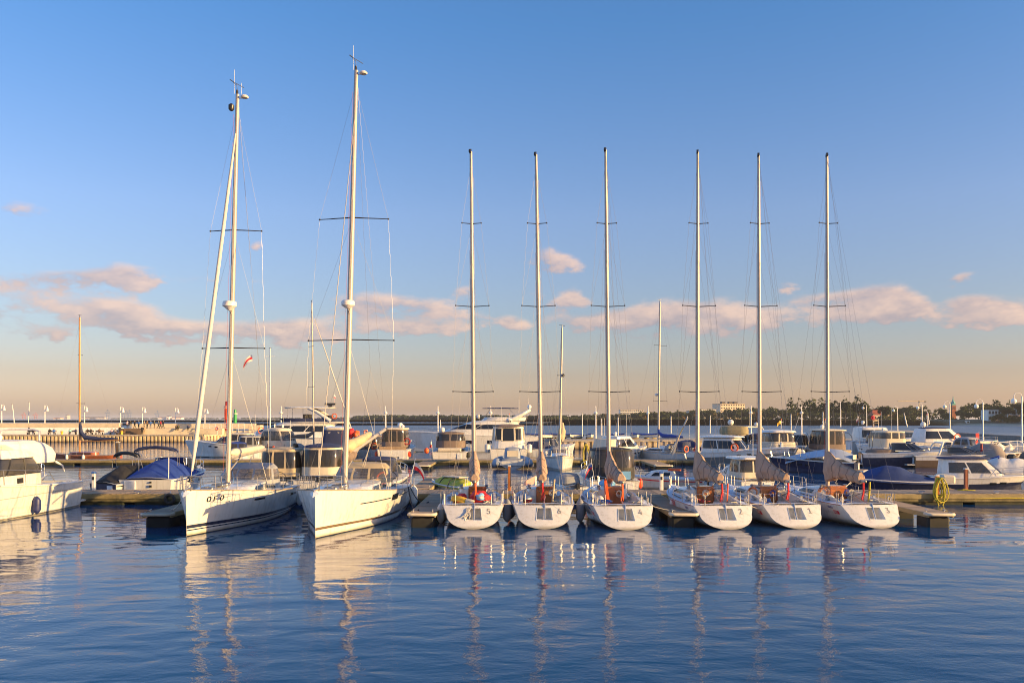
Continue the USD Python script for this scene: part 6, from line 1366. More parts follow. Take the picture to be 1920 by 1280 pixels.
def sloop(label, X, Y, rot, L, mast_top, Yd, hull='gelcoat', boom_mat='brown_canvas', furl=.08, fm='sail_white', stripe='navy_paint', dodger='grey_canvas', r=.09, my=None, spr=((.36, .9), (.66, .7)), lean=0.0, boom=True, furl_on=True):
    t = thing('cruising_sloop', label, 'sailing boat', (X, Y, 0), rot); B = L * .31
    H = Hull([(0, .36 * B, 1.05, .30 * B, .4, .1), (.2 * L, .46 * B, 1.05, .42 * B, .3, -.2), (.45 * L, .5 * B, 1.12, .45 * B, .3, -.45), (.75 * L, .33 * B, 1.28, .22 * B, .35, -.45), (.94 * L, .08 * B, 1.42, .04 * B, .5, -.3), (L, .004, 1.46, .003, .6, -.1)], rake=.25, bowrake=.35)
    h = put(t, 'hull', H.mesh(24), hull, 40); put(h, 'waterline_stripe', H.strip(.2, L * .97, .08, .2, .006, 26), stripe, True); put(h, 'sheer_stripe', H.strip(.2, L * .98, lambda y: H.zs(y) - .16, lambda y: H.zs(y) - .1, .006, 26), stripe, True)
    put(t, 'deck', H.deck(holes=[[(-.6, .5), (.6, .5), (.6, .28 * L), (-.6, .28 * L)]], camber=.08), 'deck_white', 30); put(t, 'cockpit', MB().box((0, .17 * L, .6), (1.3, .24 * L, .05)).box((.62, .17 * L, .85), (.05, .24 * L, .5)).box((-.62, .17 * L, .85), (.05, .24 * L, .5)), 'deck_white'); put(t, 'toe_rail', H.rail(.1, L - .05, .03), 'teak')
    cabin(t, 'coach_roof', [(1.05, .3 * L, .78 * L, .33 * B), (1.35, .31 * L, .72 * L, .31 * B), (1.5, .33 * L, .64 * L, .26 * B)], 'gelcoat', [(s, .38 * L, .6 * L, .3, .78) for s in 'RL'], 'dark_glass', 3)
    b = Body([(1.35, .22 * L, .38 * L, .32 * B), (1.75, .23 * L, .36 * L, .31 * B), (2.05, .24 * L, .32 * L, .25 * B)], 3.2); w = [('F', -.85, -.05, .15, .7), ('F', .05, .85, .15, .7)]; d = put(t, 'spray_hood', b.mesh(w + [('B', -.99, .99, 0, 1)], .05), dodger, 45)
    for q_ in w: put(d, 'clear_panel', b.panel(q_, 0), 'clear_vinyl', True)
    my = my or .55 * L; a, m_ = pole_boat_mast(t, 0, mast_top, Yd, X, 1.55, r, 'mast_alloy', spr, -.25, .42 * B, my=my, furl=furl if furl_on else None, furl_mat=fm, bow=(0, L - .1, 1.5), lean=lean)
    if boom:
        put(t, 'boom', MB().cyl((0, my - .1, 2.6), (0, .14 * L, 2.75), .08, 8), 'mast_alloy', True)
        put(t, 'sail_cover', MB().tube([(0, my + .05, 4.0), (0, my - .1, 3.3), (0, my - .7, 2.95), (0, .3 * L, 2.9), (0, .15 * L, 2.86)], [.08, .18, .24, .2, .1], 9), boom_mat, True)
    bow_rail(t, H, L * .82, .6); stern_rail(t, H, 1.1, .58); stanchions(t, H, [1.4, .35 * L, .55 * L, .75 * L], .58)
    return t, H, a, m_
t, H, a, b = sloop('white sloop with a brown sail cover on its boom behind the lettered yacht', px2x(513, 98), 97.0, -58, 10.5, 568, 99.6, furl=.07, my=5.0, spr=((.42, 1.0), (.7, .8)))
wheelhub = put(t, 'steering_wheel', MB().torus((0, 1.4, 1.6), .55, .02, 1, 22, 5), 'black_fitting'); lifebuoy(t, (.7, .05, 1.5)); flag(t, (-.9, -.1, 2.2), .6, .4, ['sail_white', 'ink_red'], -1, .9, 'ensign', 2, ((-.8, .1, 1.1), (-.95, -.15, 2.4)))
t, H, a, b = sloop('small white sloop with its bow towards the camera beyond boat six', px2x(1049, 84), 88.6, 180, 9.2, 614, 83.5, furl_on=False, boom_mat='sand_canvas', stripe='ink_grey', r=.11, spr=((.3, .8), (.62, .35)), lean=-.24)
put(t, 'radar_reflector', MB().ell(a + (b - a) * .62 + [-.2, .1, 0], (.12, .12, .18), 1), 'black_fitting'); put(t, 'hoisted_sail_head', MB().add(*_blob((-.25, 4.2, 3.6), (.35, .4, .9), 3)), 'sand_canvas', True)
t, H, a, b = sloop('white and blue sloop with a bright blue sail cover behind the flag', px2x(1293, 97), 95.2, 35, 10.2, 566, 99.6, hull='gelcoat', boom_mat='blue_canvas', furl=.10, fm='blue_canvas', stripe='light_blue', r=.11, spr=((.32, 1.1), (.7, .95)), my=5.4, furl_on=False)
lifebuoy(t, (.85, .2, 1.55), mat='dark_red'); lifebuoy(t, (-.85, .2, 1.55)); put(t, 'radar_dome', MB().lathe([(.1, -.1), (.25, 0), (.25, .15), (.1, .22)], a + (b - a) * .36 + [0, .35, 0], 12), 'mast_white', 40)
put(t, 'cockpit_canopy', Body([(1.4, .7, 2.6, .9), (2.3, .8, 2.4, .8)], 3.2).mesh((), .08), 'navy_canvas', 40); put(t, 'orange_bag', MB().add(*_blob((1.0, .6, 1.25), (.3, .4, .25), 3)), 'orange_plastic', True)
fl = thing('yellow_flag', 'white flag with a yellow patch hanging from a staff on the blue sloop', 'flag', (px2x(1284, 93.8), 93.9, 0)); put(fl, 'staff', MB().cyl((-1.5, .3, 1.1), (.35, 0, 5.2), .03, 6), 'mast_white')
v = [];
for i in range(9):
    for j in range(7): u, w_ = i / 8, j / 6; v.append((.33 - 1.72 * u * (1 - .05 * w_) - .05 * w_ + .12 * math.sin(5 * w_ + 2 * u), .25 * math.sin(7 * w_ + u * 3), 5.15 - 3.6 * u * .92 - .9 * w_ * u - .3 * w_))
v = np.array(v); fc = np.array([(i * 7 + j, i * 7 + j + 1, i * 7 + j + 8, i * 7 + j + 7) for i in range(8) for j in range(6)]); mid = [(2 <= k // 6 <= 4 and 1 <= k % 6 <= 4) for k in range(48)]
cl = put(fl, 'cloth', (v, fc[~np.array(mid)]), 'sail_white', True); put(cl, 'yellow_patch', (v, fc[np.array(mid)]), 'yellow_mat', True)

t, H = motor('trawler_cruiser', 'cruiser with a teak trimmed stern and big dark stern window, second row', px2x(737, 94.5), 94.2, 0, 10.5, 3.7, 1.5, 1.9, ports=True)
canopy(t, .25, 5.2, 1.45, 1.75, 3.75, 'brown_canvas', (.1, 1.2), 'dark_vinyl', .16, .9, back=3, n=5); put(t, 'canopy_roof', Body([(3.74, .2, 4.6, 1.45), (3.86, .3, 4.5, 1.38)], 4.2).mesh((), .10), 'cream_canvas', 40)
put(t, 'teak_bulwark', MB().box((0, -.08, 1.66), (3.0, .08, .36)), 'teak'); put(t, 'name_board', MB().box((0, -.12, 1.05), (2.5, .04, .62)), 'gelcoat'); dome(t, (.5, 2.5, 4.0), .32); dome(t, (.9, 1.6, 3.95), .2); aerial(t, (-.2, 1.0, 3.9), 1.2)
for sd, c in ((1, 'red_paint'), (-1, 'red_paint')): fender(t, H.pt(sd, .4, 1.0, .18), c, r=.2, h=.5)
lifebuoy(t, (1.5, .6, 2.4), mat='dark_red')
t, H = motor('express_cruiser', 'cruiser with a dark canopy and black fender, second row behind boat five', px2x(843, 94.5), 94.2, 0, 10.0, 4.2, 1.25, 1.7)
canopy(t, .5, 4.8, 1.68, 1.65, 3.35, 'brown_canvas', (.3, 1.2), back=2, n=3.2, lo=.34, hi=.86); put(t, 'transom_cushions', MB().box((0, -.03, 1.52), (2.6, .5, .34), ch=.1), 'cream_canvas'); fender(t, H.pt(1, .3, .9, .18), 'rubber', r=.26, h=.55); fender(t, H.pt(-1, .3, .8, .16), 'fender_white', r=.18, h=.8); put(t, 'red_buoy', MB().ell((-2.5, -.2, 1.4), (.28, .28, .32)), 'orange_plastic', True); dome(t, (-1.0, 2.8, 3.5), .3); flag(t, (-1.9, -.3, 2.4), .3, .6, ['sail_white', 'ink_red'], -1, .6, 'ensign', 1, ((-1.85, -.1, 1.2), (-1.95, -.3, 2.6)))
t, H = motor('wheelhouse_boat', 'tall white wheelhouse boat with three dark stern windows, second row', px2x(953, 94.5), 94.2, 0, 10.0, 4.4, 1.55, 2.0)
cabin(t, 'wheelhouse', [(1.55, .6, 6.0, 1.95), (2.5, .75, 5.6, 1.82), (4.05, .9, 5.0, 1.70)], 'gelcoat', [('B', -.82, -.42, .50, .93), ('B', -.36, .36, .46, .95), ('B', .42, .82, .50, .93)] + [(s, a_, b_, .5, .93) for s in 'RL' for a_, b_ in ((1.3, 2.8), (3.0, 4.4))], 'smoked_glass', 5, .10, 'cream_canvas', .04)
put(t, 'roof_visor', Body([(4.06, .55, 5.4, 1.85), (4.18, .65, 5.3, 1.78)], 4).mesh((), .14), 'brown_canvas', 40)
mastlet(t, (.1, 2.4, 4.3), 1.1); put(t, 'radar', MB().lathe([(.3, 0), (.32, .12), (.2, .22)], (.1, 2.3, 4.75), 12), 'mast_white', 40); aerial(t, (1.2, 2.0, 4.3), 2.8); aerial(t, (-.8, 3, 4.3), 2.0)
for sd in (1, -1): put(t, 'quarter_rail', MB().tube([(sd * 2.0, .1, 1.5), (sd * 2.0, .1, 2.2), (sd * 2.05, 2.5, 2.3)], .03, 6), 'steel'); put(t, 'fender_stack', MB().lathe([(.1, -.5), (.28, -.4), (.28, .4), (.1, .5)], (sd * 2.35, .8, 1.6), 10), 'fender_white', 40)
# inflatable tender lifted on chocks behind the wheelhouse boat
t = thing('inflatable_boat', 'grey inflatable boat with a hooded seat in front of the wheelhouse boat', 'inflatable boat', (px2x(961, 84), 82.8, 0))
u = [(1.55, -.2, .55), (1.6, 1.0, .55), (1.55, 2.6, .62), (1.2, 3.9, .72), (.5, 4.8, .85), (0, 5.05, .88)]; put(t, 'tube', MB().tube(u + [(-x, y, z) for x, y, z in u[::-1][1:]], [.2, .42, .42, .42, .40, .38, .40, .42, .42, .42, .2], 12), 'rib_grey', True)
put(t, 'floor', MB().box((0, 2.2, .42), (2.4, 4.2, .12)).add(hull_of([(x, y, z) for x in (-1, 1) for y, z in ((0, .3), (3.8, .5))] + [(0, .2, -.15), (0, 4.2, .2)]).vertices, hull_of([(x, y, z) for x in (-1, 1) for y, z in ((0, .3), (3.8, .5))] + [(0, .2, -.15), (0, 4.2, .2)]).faces), 'gelcoat_grey')
put(t, 'transom_board', MB().box((0, .1, .60), (2.5, .12, .42), ch=.03), 'gelcoat'); put(t, 'console_hood', Body([(.6, 1.7, 3.4, .85), (1.5, 1.8, 3.2, .82), (2.0, 2.0, 3.0, .72)], 3.4).mesh((), .10), 'rib_grey', 40); put(t, 'seat_cover', Body([(.55, .6, 1.9, 1.1), (.95, .7, 1.9, 1.05)], 3.4).mesh((), .08), 'grey_canvas', 40); put(t, 'clear_panel', MB().box((0, 1.74, 1.45), (1.1, .03, .6)), 'cream_canvas')

t, H = motor('hardtop_cruiser', 'white hardtop cruiser with big dark side windows, second row behind boat four', px2x(1120, 96), 95.6, -42, 9.2, 3.4, 1.2, 1.6)
cruiser_cabin(t, H, 1.8, 7.2, 1.4, 1.6, rake=(.2, 2.0), glass='smoked_glass'); dome(t, (0, 3.4, 3.1), .22); put(t, 'stern_canvas', Body([(1.5, .2, 2.1, 1.3), (2.6, .7, 2.2, 1.25)], 3.6).mesh((), .06), 'cream_canvas', 40); aerial(t, (-.6, 2.2, 3.0), 2.0)
t, H = motor('pilot_cruiser', 'cruiser with grey green topsides and a lifebuoy, bow to the right', px2x(1302, 92), 92.6, -128, 10.5, 3.5, 1.3, 2.0, 'grey_paint', upper=(.5, 'gelcoat'), boot='gelcoat')
cruiser_cabin(t, H, 1.2, 6.2, 1.4, 1.5, rake=(.2, 1.0), glass='smoked_glass', cap=.14); put(t, 'cabin_roof', Body([(2.95, .7, 5.6, 1.45), (3.08, .8, 5.5, 1.38)], 4).mesh((), .12), 'gelcoat', 40); lifebuoy(t, (H.hb(5.4) - .1, 5.4, H.zs(5.4) + .38), .38, 0, 'orange_plastic'); fender(t, (-.6, 9.5, 2.2), 'fender_white')
t, H = motor('olive_canopy_cruiser', 'cruiser with an olive canvas top and white radome behind the grey green one', px2x(1372, 106), 104.5, -12, 10.0, 4.0, 1.6, 2.0)
put(t, 'canvas_top', Body([(3.0, .5, 5.0, 1.75), (3.5, .6, 5.0, 1.75), (3.95, .9, 4.2, 1.6)], 4).mesh((), .15), 'olive_canvas', 40); canopy(t, .5, 4.8, 1.6, 1.7, 3.0, 'sand_canvas', (.1, .2), back=3); dome(t, (-.4, 2.4, 4.25), .38); aerial(t, (-1.6, 1.5, 3.6), .6)
t, H = motor('peach_canopy_cruiser', 'cream and navy cruiser with a pale hardtop, stern to the camera', px2x(1472, 94.5), 94.3, 4, 9.5, 3.9, 1.35, 1.8, 'navy_paint', upper=(.6, 'gelcoat'))
canopy(t, .5, 4.2, 1.62, 1.6, 3.4, 'cream_canvas', (.15, .6), back=3, n=4.6, lo=.3, hi=.88); put(t, 'hard_top', Body([(3.38, .3, 4.6, 1.75), (3.6, .5, 4.4, 1.62)], 4).mesh((), .12), 'gelcoat', 40); put(t, 'stern_cover', MB().box((0, -.10, 1.1), (3.4, .14, 1.0), ch=.05), 'cream_canvas'); mastlet(t, (.5, 2.6, 3.8), 1.0); flag(t, (.4, 2.4, 4.7), .5, .35, ['yellow_mat'], -1, .7, 'signal_flag', 1); aerial(t, (1.6, 1.5, 3.6), 1.4, (.5, 0))
for sd in (1, -1): fender(t, H.pt(sd, .3, 1.0, .25), 'fender_white', r=.3, h=.9)
for k in range(2): fender(t, H.pt(-1, 1.6 + k, .95, .2), 'fender_white', r=.22, h=.8)
# --- right hand cluster
t, H = motor('awning_boat', 'dark hulled boat with a pale blue boom awning behind boat one', px2x(1597, 77), 76.0, 58, 7.0, 2.8, 1.05, 1.35, 'navy_paint')
aw = []
for i, (y, z, w_) in enumerate(((.2, 1.7, 1.2), (1.2, 2.1, 1.4), (2.4, 2.2, 1.45), (3.8, 1.95, 1.4), (5.0, 1.7, 1.3), (6.0, 1.4, 1.0))):
    for k in np.linspace(-1, 1, 9): aw.append((w_ * k, y, z - .62 * abs(k) ** 1.3 + .03 * math.sin(9 * k + y)))
aw = np.array(aw); put(t, 'awning', (aw, np.array([(i * 9 + j, i * 9 + j + 1, i * 9 + j + 10, i * 9 + j + 9) for i in range(5) for j in range(8)])), 'awning_cloth', True); put(t, 'ridge_pole', MB().tube([(0, .1, 1.65), (0, 2.4, 2.16), (0, 6.0, 1.36)], .04, 6), 'mast_white'); put(t, 'awning_end', MB().box((0, .15, 1.5), (1.6, .05, .4)), 'cream_canvas')
t, H = motor('tan_canopy_cruiser', 'cruiser with a tan and black canopy of tall clear panels behind boat three', px2x(1583, 92), 94.2, 6, 9.5, 3.7, 1.4, 1.8, 'gelcoat')
canopy(t, .3, 4.2, 1.62, 1.5, 3.6, 'brown_canvas', (.1, .6), back=2, n=4.2, lo=.2, hi=.92); put(t, 'hard_top', Body([(3.58, .2, 4.4, 1.72), (3.7, .3, 4.3, 1.66)], 4).mesh((), .1), 'cream_canvas', 40); put(t, 'stern_panel', MB().box((0, -.12, 1.15), (3.2, .12, .62)), 'sand_canvas'); mastlet(t, (-.2, 2.4, 3.9), .9); dome(t, (-.7, 2.0, 3.9), .22)
t, H = motor('open_express_boat', 'white express boat with an open cockpit hoop left of the tan canopy', px2x(1560, 99), 98.5, 82, 8.8, 3.2, 1.5, 1.9, 'gelcoat', stripe=(.7, .25, 'grey_paint'))
windscreen(t, 2.8, 6.0, 1.35, 1.85, 1.2, 1.2); arch(t, 2.8, 1.4, 1.6, 3.2, .4); put(t, 'helm_seat', MB().box((.4, 2.6, 2.1), (.6, .6, .9), ch=.1), 'white_canvas')
t, H = motor('flybridge_cruiser', 'white cruiser with a long dark window band behind the tan canopied boat', px2x(1588, 112), 112.0, -86, 10.5, 3.8, 2.0, 2.4)
cruiser_cabin(t, H, 1.0, 6.6, 1.55, 1.75, rake=(.2, 1.6), glass='smoked_glass', cap=.15); dome(t, (.3, 2.0, 4.3), .25); dome(t, (-.4, 2.4, 4.3), .18); flag(t, (0, 1.6, 5.2), .7, .5, ['sail_white', 'ink_red'], -1, .6, 'ensign', 3, ((0, 1.6, 4.0), (0, 1.55, 5.3)))
put(t, 'wheel_frame', MB().torus((0, -2.5 + 2.3, 2.2), .9, .03, 0, 26, 5), 'black_fitting')
t, H = motor('navy_bow_cruiser', 'dark navy cruiser with a sunlit stem, bow to the right, behind the speedboat', px2x(1612, 89), 88.6, -104, 9.6, 3.2, 1.35, 1.75, 'navy_paint', upper=(.42, 'gelcoat'))
windscreen(t, 2.6, 6.2, 1.3, 1.7, .72, 1.3); put(t, 'cockpit_cover', Body([(1.4, .4, 3.2, 1.3), (1.75, .6, 3.2, 1.2)], 3.4).mesh((), .08), 'brown_canvas', 40); put(t, 'radar_hoop', MB().torus((.2, .9, 2.7), 1.0, .03, 1, 26, 5), 'black_fitting')
t, H = motor('pilothouse_cruiser', 'boxy cream pilothouse cruiser with framed windows among the right hand boats', px2x(1676, 98), 97.2, 4, 9.0, 3.6, 1.6, 1.9)
canopy(t, .3, 4.4, 1.55, 1.6, 3.45, 'cream_canvas', (.1, .4), 'window_glass', .12, .92, back=3, n=5.5, lo=.40, hi=.88); aerial(t, (.4, 2, 3.6), 2.6); dome(t, (-.5, 2.2, 3.6), .16)
t, H = motor('navy_top_cruiser', 'white and navy cruiser with a navy roof and a lifebuoy on its side', px2x(1706, 106), 106.5, -84, 11.0, 3.8, 2.0, 2.1, 'navy_paint', upper=(.85, 'gelcoat'), boot=None)
cruiser_cabin(t, H, .8, 7.4, 1.55, 1.7, rake=(.5, 2.2), glass='smoked_glass', cap=.1); put(t, 'roof_panel', Body([(3.66, 1.6, 5.0, 1.25), (3.78, 1.8, 4.9, 1.15)], 4).mesh((), .1), 'navy_canvas', 40); lifebuoy(t, (1.72, 5.4, 2.6), .40, 0); dome(t, (0, 2.0, 4.0), .35); mastlet(t, (0, 2.6, 4.0), 1.4); aerial(t, (.6, 2.2, 3.9), 2.0, (0, .8)); put(t, 'bow_flag', MB().box((.5, 8.9, 2.75), (.03, .45, .7)), 'red_cloth'); put(t, 'flag_staff', MB().cyl((.5, 9.15, 2.1), (.5, 9.1, 3.3), .02, 5), 'mast_white')
t, H = motor('sport_cruiser', 'low brown hulled sport cruiser with a raked windscreen, bow to the right', px2x(1698, 88), 86.8, -97, 9.8, 3.2, 1.15, 1.5, 'brown_hull', upper=(.40, 'gelcoat'), rails=True)
windscreen(t, 3.0, 7.0, 1.3, 1.45, .62, 1.8); arch(t, 2.2, 1.4, 1.3, 2.5, .5); put(t, 'red_cover', MB().cyl((.9, 6.4, 1.6), (.9, 6.4, 2.4), .12, 8), 'dark_red')
t, H = motor('canvas_covered_boat', 'boat under a grey and tan canvas cover near the right edge', px2x(1893, 84), 84.5, 50, 6.6, 2.7, 1.0, 1.3, 'gelcoat_grey')
tarp(t, H, [(.1, 1.4), (1.0, 2.35), (2.2, 2.45), (4.0, 1.75), (5.9, 1.4)], 'grey_tan', seed=31); outboard(t, -.4, 1.1, s=1.2)

# --- more boats that fill the second row
t, H = motor('aft_cabin_boat', 'small boat with a brown canopy and stern rail between the raised boom and the trawler', px2x(689, 101), 100.5, -6, 8.4, 3.0, 1.3, 1.7, 'gelcoat')
canopy(t, .4, 3.8, 1.25, 1.5, 2.9, 'brown_canvas', (.2, .6), back=2); stern_rail(t, H, 1.2, .7); lifebuoy(t, (.9, .0, 1.7)); aerial(t, (.4, 2, 3.0), 2.0)
t, H = motor('white_launch', 'white launch with a low windscreen right of the tall wheelhouse boat', px2x(993, 100), 99.5, -38, 8.6, 3.2, 1.35, 1.75, 'gelcoat', upper=(.3, 'gelcoat_grey'))
windscreen(t, 2.6, 5.2, 1.3, 1.7, .8, .9); put(t, 'cockpit_cover', Body([(1.4, .4, 2.8, 1.3), (2.2, .7, 2.8, 1.2)], 3.4).mesh((), .10), 'navy_canvas', 40); fender(t, H.pt(1, 2, 1.0, .2), 'fender_navy'); fender(t, H.pt(1, 4, 1.0, .2), 'fender_white')
t, H = motor('blue_canvas_launch', 'low launch with a navy cover seen past the yellow patched flag', px2x(1306, 101), 100.5, 25, 7.4, 2.8, 1.15, 1.5, 'grey_paint', upper=(.35, 'gelcoat'))
tarp(t, H, [(.2, 1.6), (1.4, 2.4), (3.0, 2.3), (4.6, 1.7), (6.2, 1.5)], 'navy_canvas', seed=41); aerial(t, (.3, 2, 2.4), 1.8)
t, H = motor('hooded_day_boat', 'day boat with a dark hood beside the canvas covered boat at right', px2x(1842, 96), 96.0, 30, 7.6, 2.9, 1.3, 1.6, 'navy_paint', upper=(.4, 'gelcoat'))
canopy(t, .5, 3.2, 1.2, 1.5, 2.7, 'grey_canvas', (.4, .5), back=2); windscreen(t, 3.0, 4.8, 1.15, 1.6, .6); flag(t, (-1.2, -.2, 2.6), .5, .35, ['red_cloth'], -1, .8, 'ensign', 9, ((-1.1, 0, 1.3), (-1.25, -.25, 2.8)))
t, H = motor('radar_cruiser', 'cruiser with a radar arch and grey side stripe behind the peach canopied cruiser', px2x(1432, 105), 104.0, 20, 9.6, 3.5, 1.6, 2.0, 'gelcoat', stripe=(.6, .3, 'stripe_navy'))
cruiser_cabin(t, H, 2.0, 6.8, 1.4, 1.3, glass='smoked_glass'); arch(t, 2.0, 1.5, 1.7, 3.9, .5); dome(t, (.3, 2.4, 4.1), .25); aerial(t, (-.8, 2.3, 3.9), 2.2); canopy(t, .4, 2.2, 1.3, 1.7, 3.0, 'navy_canvas', (.1, .1), back=2)
t, H = motor('narrow_cruiser', 'narrow white cruiser with navy canvas between the tan canopy and the navy bow', px2x(1640, 104), 103.0, -20, 9.0, 3.2, 1.6, 1.9, 'gelcoat', stripe=(.5, .25, 'stripe_navy'))
canopy(t, .4, 3.6, 1.3, 1.7, 3.1, 'navy_canvas', (.2, .4), back=2); cruiser_cabin(t, H, 3.2, 6.8, 1.25, .9); aerial(t, (.5, 2.3, 3.2), 2.6)
t, H = motor('sand_canopy_cruiser', 'cruiser with a sand coloured canopy behind the stern of the lettered yacht', px2x(528, 54.5), 53.4, 4, 8.0, 3.1, 1.0, 1.35)
canopy(t, .5, 3.8, 1.3, 1.25, 2.95, 'sand_canvas', (.2, .7), back=3, n=3.8); fender(t, H.pt(1, .8, .7, .15), 'fender_navy'); fender(t, H.pt(-1, .8, .7, .15), 'fender_white'); aerial(t, (.5, 1.8, 3.0), 1.8); stern_rail(t, H, .9, .5)
t, H = motor('navy_hood_cruiser', 'low cruiser with a navy hood behind the stern of the larger yacht', px2x(704, 54.5), 53.5, -4, 7.4, 2.9, .95, 1.25, stripe=(.35, .2, 'stripe_navy'))
canopy(t, .5, 3.2, 1.15, 1.15, 2.35, 'navy_canvas', (.4, .5), back=2, n=3.4); windscreen(t, 2.8, 4.6, 1.1, 1.25, .6); lifebuoy(t, (.6, -.04, 1.2))
t, H = motor('grey_hood_launch', 'launch with a grey canvas hood just right of the red beacon and lettered yacht mast', px2x(470, 97), 96.4, 12, 8.2, 3.1, 1.3, 1.7, 'gelcoat', stripe=(.4, .2, 'navy_paint'))
canopy(t, .4, 3.4, 1.3, 1.5, 2.9, 'grey_canvas', (.2, .5), back=3); aerial(t, (.5, 1.8, 3.0), 2.4); stern_rail(t, H, 1.1, .6)
# --- big yachts by the breakwater
t, H = motor('motor_yacht', 'large sleek white motor yacht with dark window bands and navy awning', px2x(1010, 127), 127.0, 90, 18.5, 5.0, 2.3, 3.0, ports=False, cat='motor yacht', boot='gelcoat_grey', cockpit=(.5, 3.4))
put(t, 'hull_window', H.strip(9.5, 14, lambda y: H.zs(y) - 1.35, lambda y: H.zs(y) - .85, .012, 14), 'dark_glass'); put(t, 'hull_window', H.strip(4.0, 7.6, lambda y: H.zs(y) - 1.2, lambda y: H.zs(y) - .7, .012, 10), 'dark_glass')
cabin(t, 'saloon', [(2.3, 2.6, 15.5, 2.1), (3.3, 2.9, 13.6, 2.0), (4.25, 3.0, 10.8, 1.8), (4.6, 2.6, 9.6, 1.6)], 'gelcoat', [(s, a_, b_, .36, .60) for s in 'RL' for a_, b_ in ((4.0, 6.4), (6.55, 8.9), (9.0, 11.8))] + [('F', -.9, .9, .36, .62)], 'dark_glass', 3.4, .12)
put(t, 'flybridge_coaming', Body([(4.6, 2.0, 8.6, 1.75), (5.15, 1.8, 8.0, 1.7)], 3).mesh((), .04), 'gelcoat', 40); put(t, 'wind_deflector', MB().tube([(1.5, 6.2, 5.35), (1.1, 8.1, 5.3), (0, 8.5, 5.3), (-1.1, 8.1, 5.3), (-1.5, 6.2, 5.35)], .05, 6), 'dark_glass')
put(t, 'radar_arch', MB().tube([(1.7, 4.2, 4.7), (1.6, 2.4, 5.6), (1.2, 1.4, 6.15), (-1.2, 1.4, 6.15), (-1.6, 2.4, 5.6), (-1.7, 4.2, 4.7)], [.32, .28, .24, .24, .28, .32], 8), 'gelcoat', 50)
aw = Body([(6.42, 3.0, 8.4, 1.6), (6.5, 3.05, 8.3, 1.55)], 4).mesh((), .08); put(t, 'sun_awning', aw, 'navy_canvas', 40); put(t, 'awning_poles', MB().bar((1.5, 3.2, 5.1), (1.5, 4.4, 6.4), .05, .05).bar((1.5, 8.1, 5.1), (1.5, 7.2, 6.4), .05, .05).bar((-1.5, 3.2, 5.1), (-1.5, 4.4, 6.4), .05, .05).bar((-1.5, 8.1, 5.1), (-1.5, 7.2, 6.4), .05, .05), 'steel')
dome(t, (.6, 1.4, 6.5), .35); dome(t, (-.6, 1.4, 6.5), .3); aerial(t, (0, 1.5, 6.2), 1.8); put(t, 'searchlight', MB().lathe([(.2, 0), (.3, .2), (.2, .5)], (0, 9.0, 5.0), 10), 'mast_white', 40)
t, H = motor('flybridge_yacht', 'flybridge motor yacht with white hardtop behind the two cruising yachts', px2x(652, 127), 127.0, 90, 15.5, 4.8, 2.1, 2.7, ports=False, cat='motor yacht', cockpit=(.5, 3.2))
cabin(t, 'saloon', [(2.1, 1.6, 14.6, 2.1), (3.1, 1.9, 13.4, 1.95), (3.9, 2.0, 11.2, 1.8), (4.35, 1.4, 9.8, 1.7)], 'gelcoat', [(s, a_, b_, .30, .66) for s in 'RL' for a_, b_ in ((3.0, 5.6), (5.75, 8.4), (8.55, 12.0))] + [('F', -.9, .9, .36, .66)], 'dark_glass', 3.2, .1)
put(t, 'flybridge_coaming', Body([(4.4, .6, 9.2, 1.85), (4.95, .5, 10.2, 1.8)], 2.8).mesh((), .03), 'navy_canvas', 40); put(t, 'flybridge_lip', Body([(4.30, .4, 9.6, 1.95), (4.45, .3, 9.8, 1.95)], 2.8).mesh((), .02), 'gelcoat', 40)
put(t, 'hardtop_strut', MB().tube([(1.7, 2.2, 4.6), (1.6, 4.2, 5.9), (1.4, 5.6, 6.5)], [.3, .24, .2], 8).tube([(-1.7, 2.2, 4.6), (-1.6, 4.2, 5.9), (-1.4, 5.6, 6.5)], [.3, .24, .2], 8), 'gelcoat', 50); put(t, 'hardtop', Body([(6.45, 1.8, 9.2, 1.6), (6.62, 1.6, 9.4, 1.6)], 3.4).mesh((), .1), 'gelcoat', 40)
for x, y in ((1.4, 8.6), (-1.4, 8.6), (1.4, 7.0)): put(t, 'hardtop_post', MB().cyl((x, y, 4.8), (x, y, 6.5), .04, 6), 'steel')
put(t, 'flybridge_seats', MB().box((0, 3.0, 5.1), (3, 1.2, .7), ch=.1).box((0, 6.0, 5.2), (2.6, .8, .8), ch=.1), 'black_canvas'); lifebuoy(t, (-1.98, 12.3, 3.2), .45, 0); lifebuoy(t, (-1.9, 1.6, 5.3), .35, 0); put(t, 'radar', MB().box((0, 2.6, 7.1), (.4, 1.6, .3), ch=.05).box((0, 2.6, 6.85), (.5, .5, .4)), 'black_fitting'); flag(t, (0, 2.0, 8.6), .9, .6, ['sail_white', 'ink_red'], 1, .7, 'ensign', 6, ((0, 2, 6.6), (0, 2, 8.7)))
t, H = motor('hooded_pilothouse_boat', 'cream pilothouse boat with an arched hood behind the lettered yacht', px2x(566, 99), 98.0, 68, 8.4, 3.2, 1.5, 1.8)
canopy(t, .8, 5.2, 1.4, 1.7, 3.75, 'cream_canvas', (.9, .7), 'window_glass', .16, .86, back=2, n=3.6, lo=.25, hi=.80); put(t, 'roof_light', MB().lathe([(.1, 0), (.1, .35)], (.3, 2.6, 3.9), 8).lathe([(.07, 0), (.07, .4)], (-.4, 3.2, 3.9), 8), 'mast_white'); aerial(t, (-.3, 2.0, 3.9), 1.2)
t, H = motor('small_canopy_boat', 'white boat with a low cream canopy and flared bow below the beacons', px2x(486, 110), 109.5, 84, 8.8, 3.2, 1.5, 2.1)
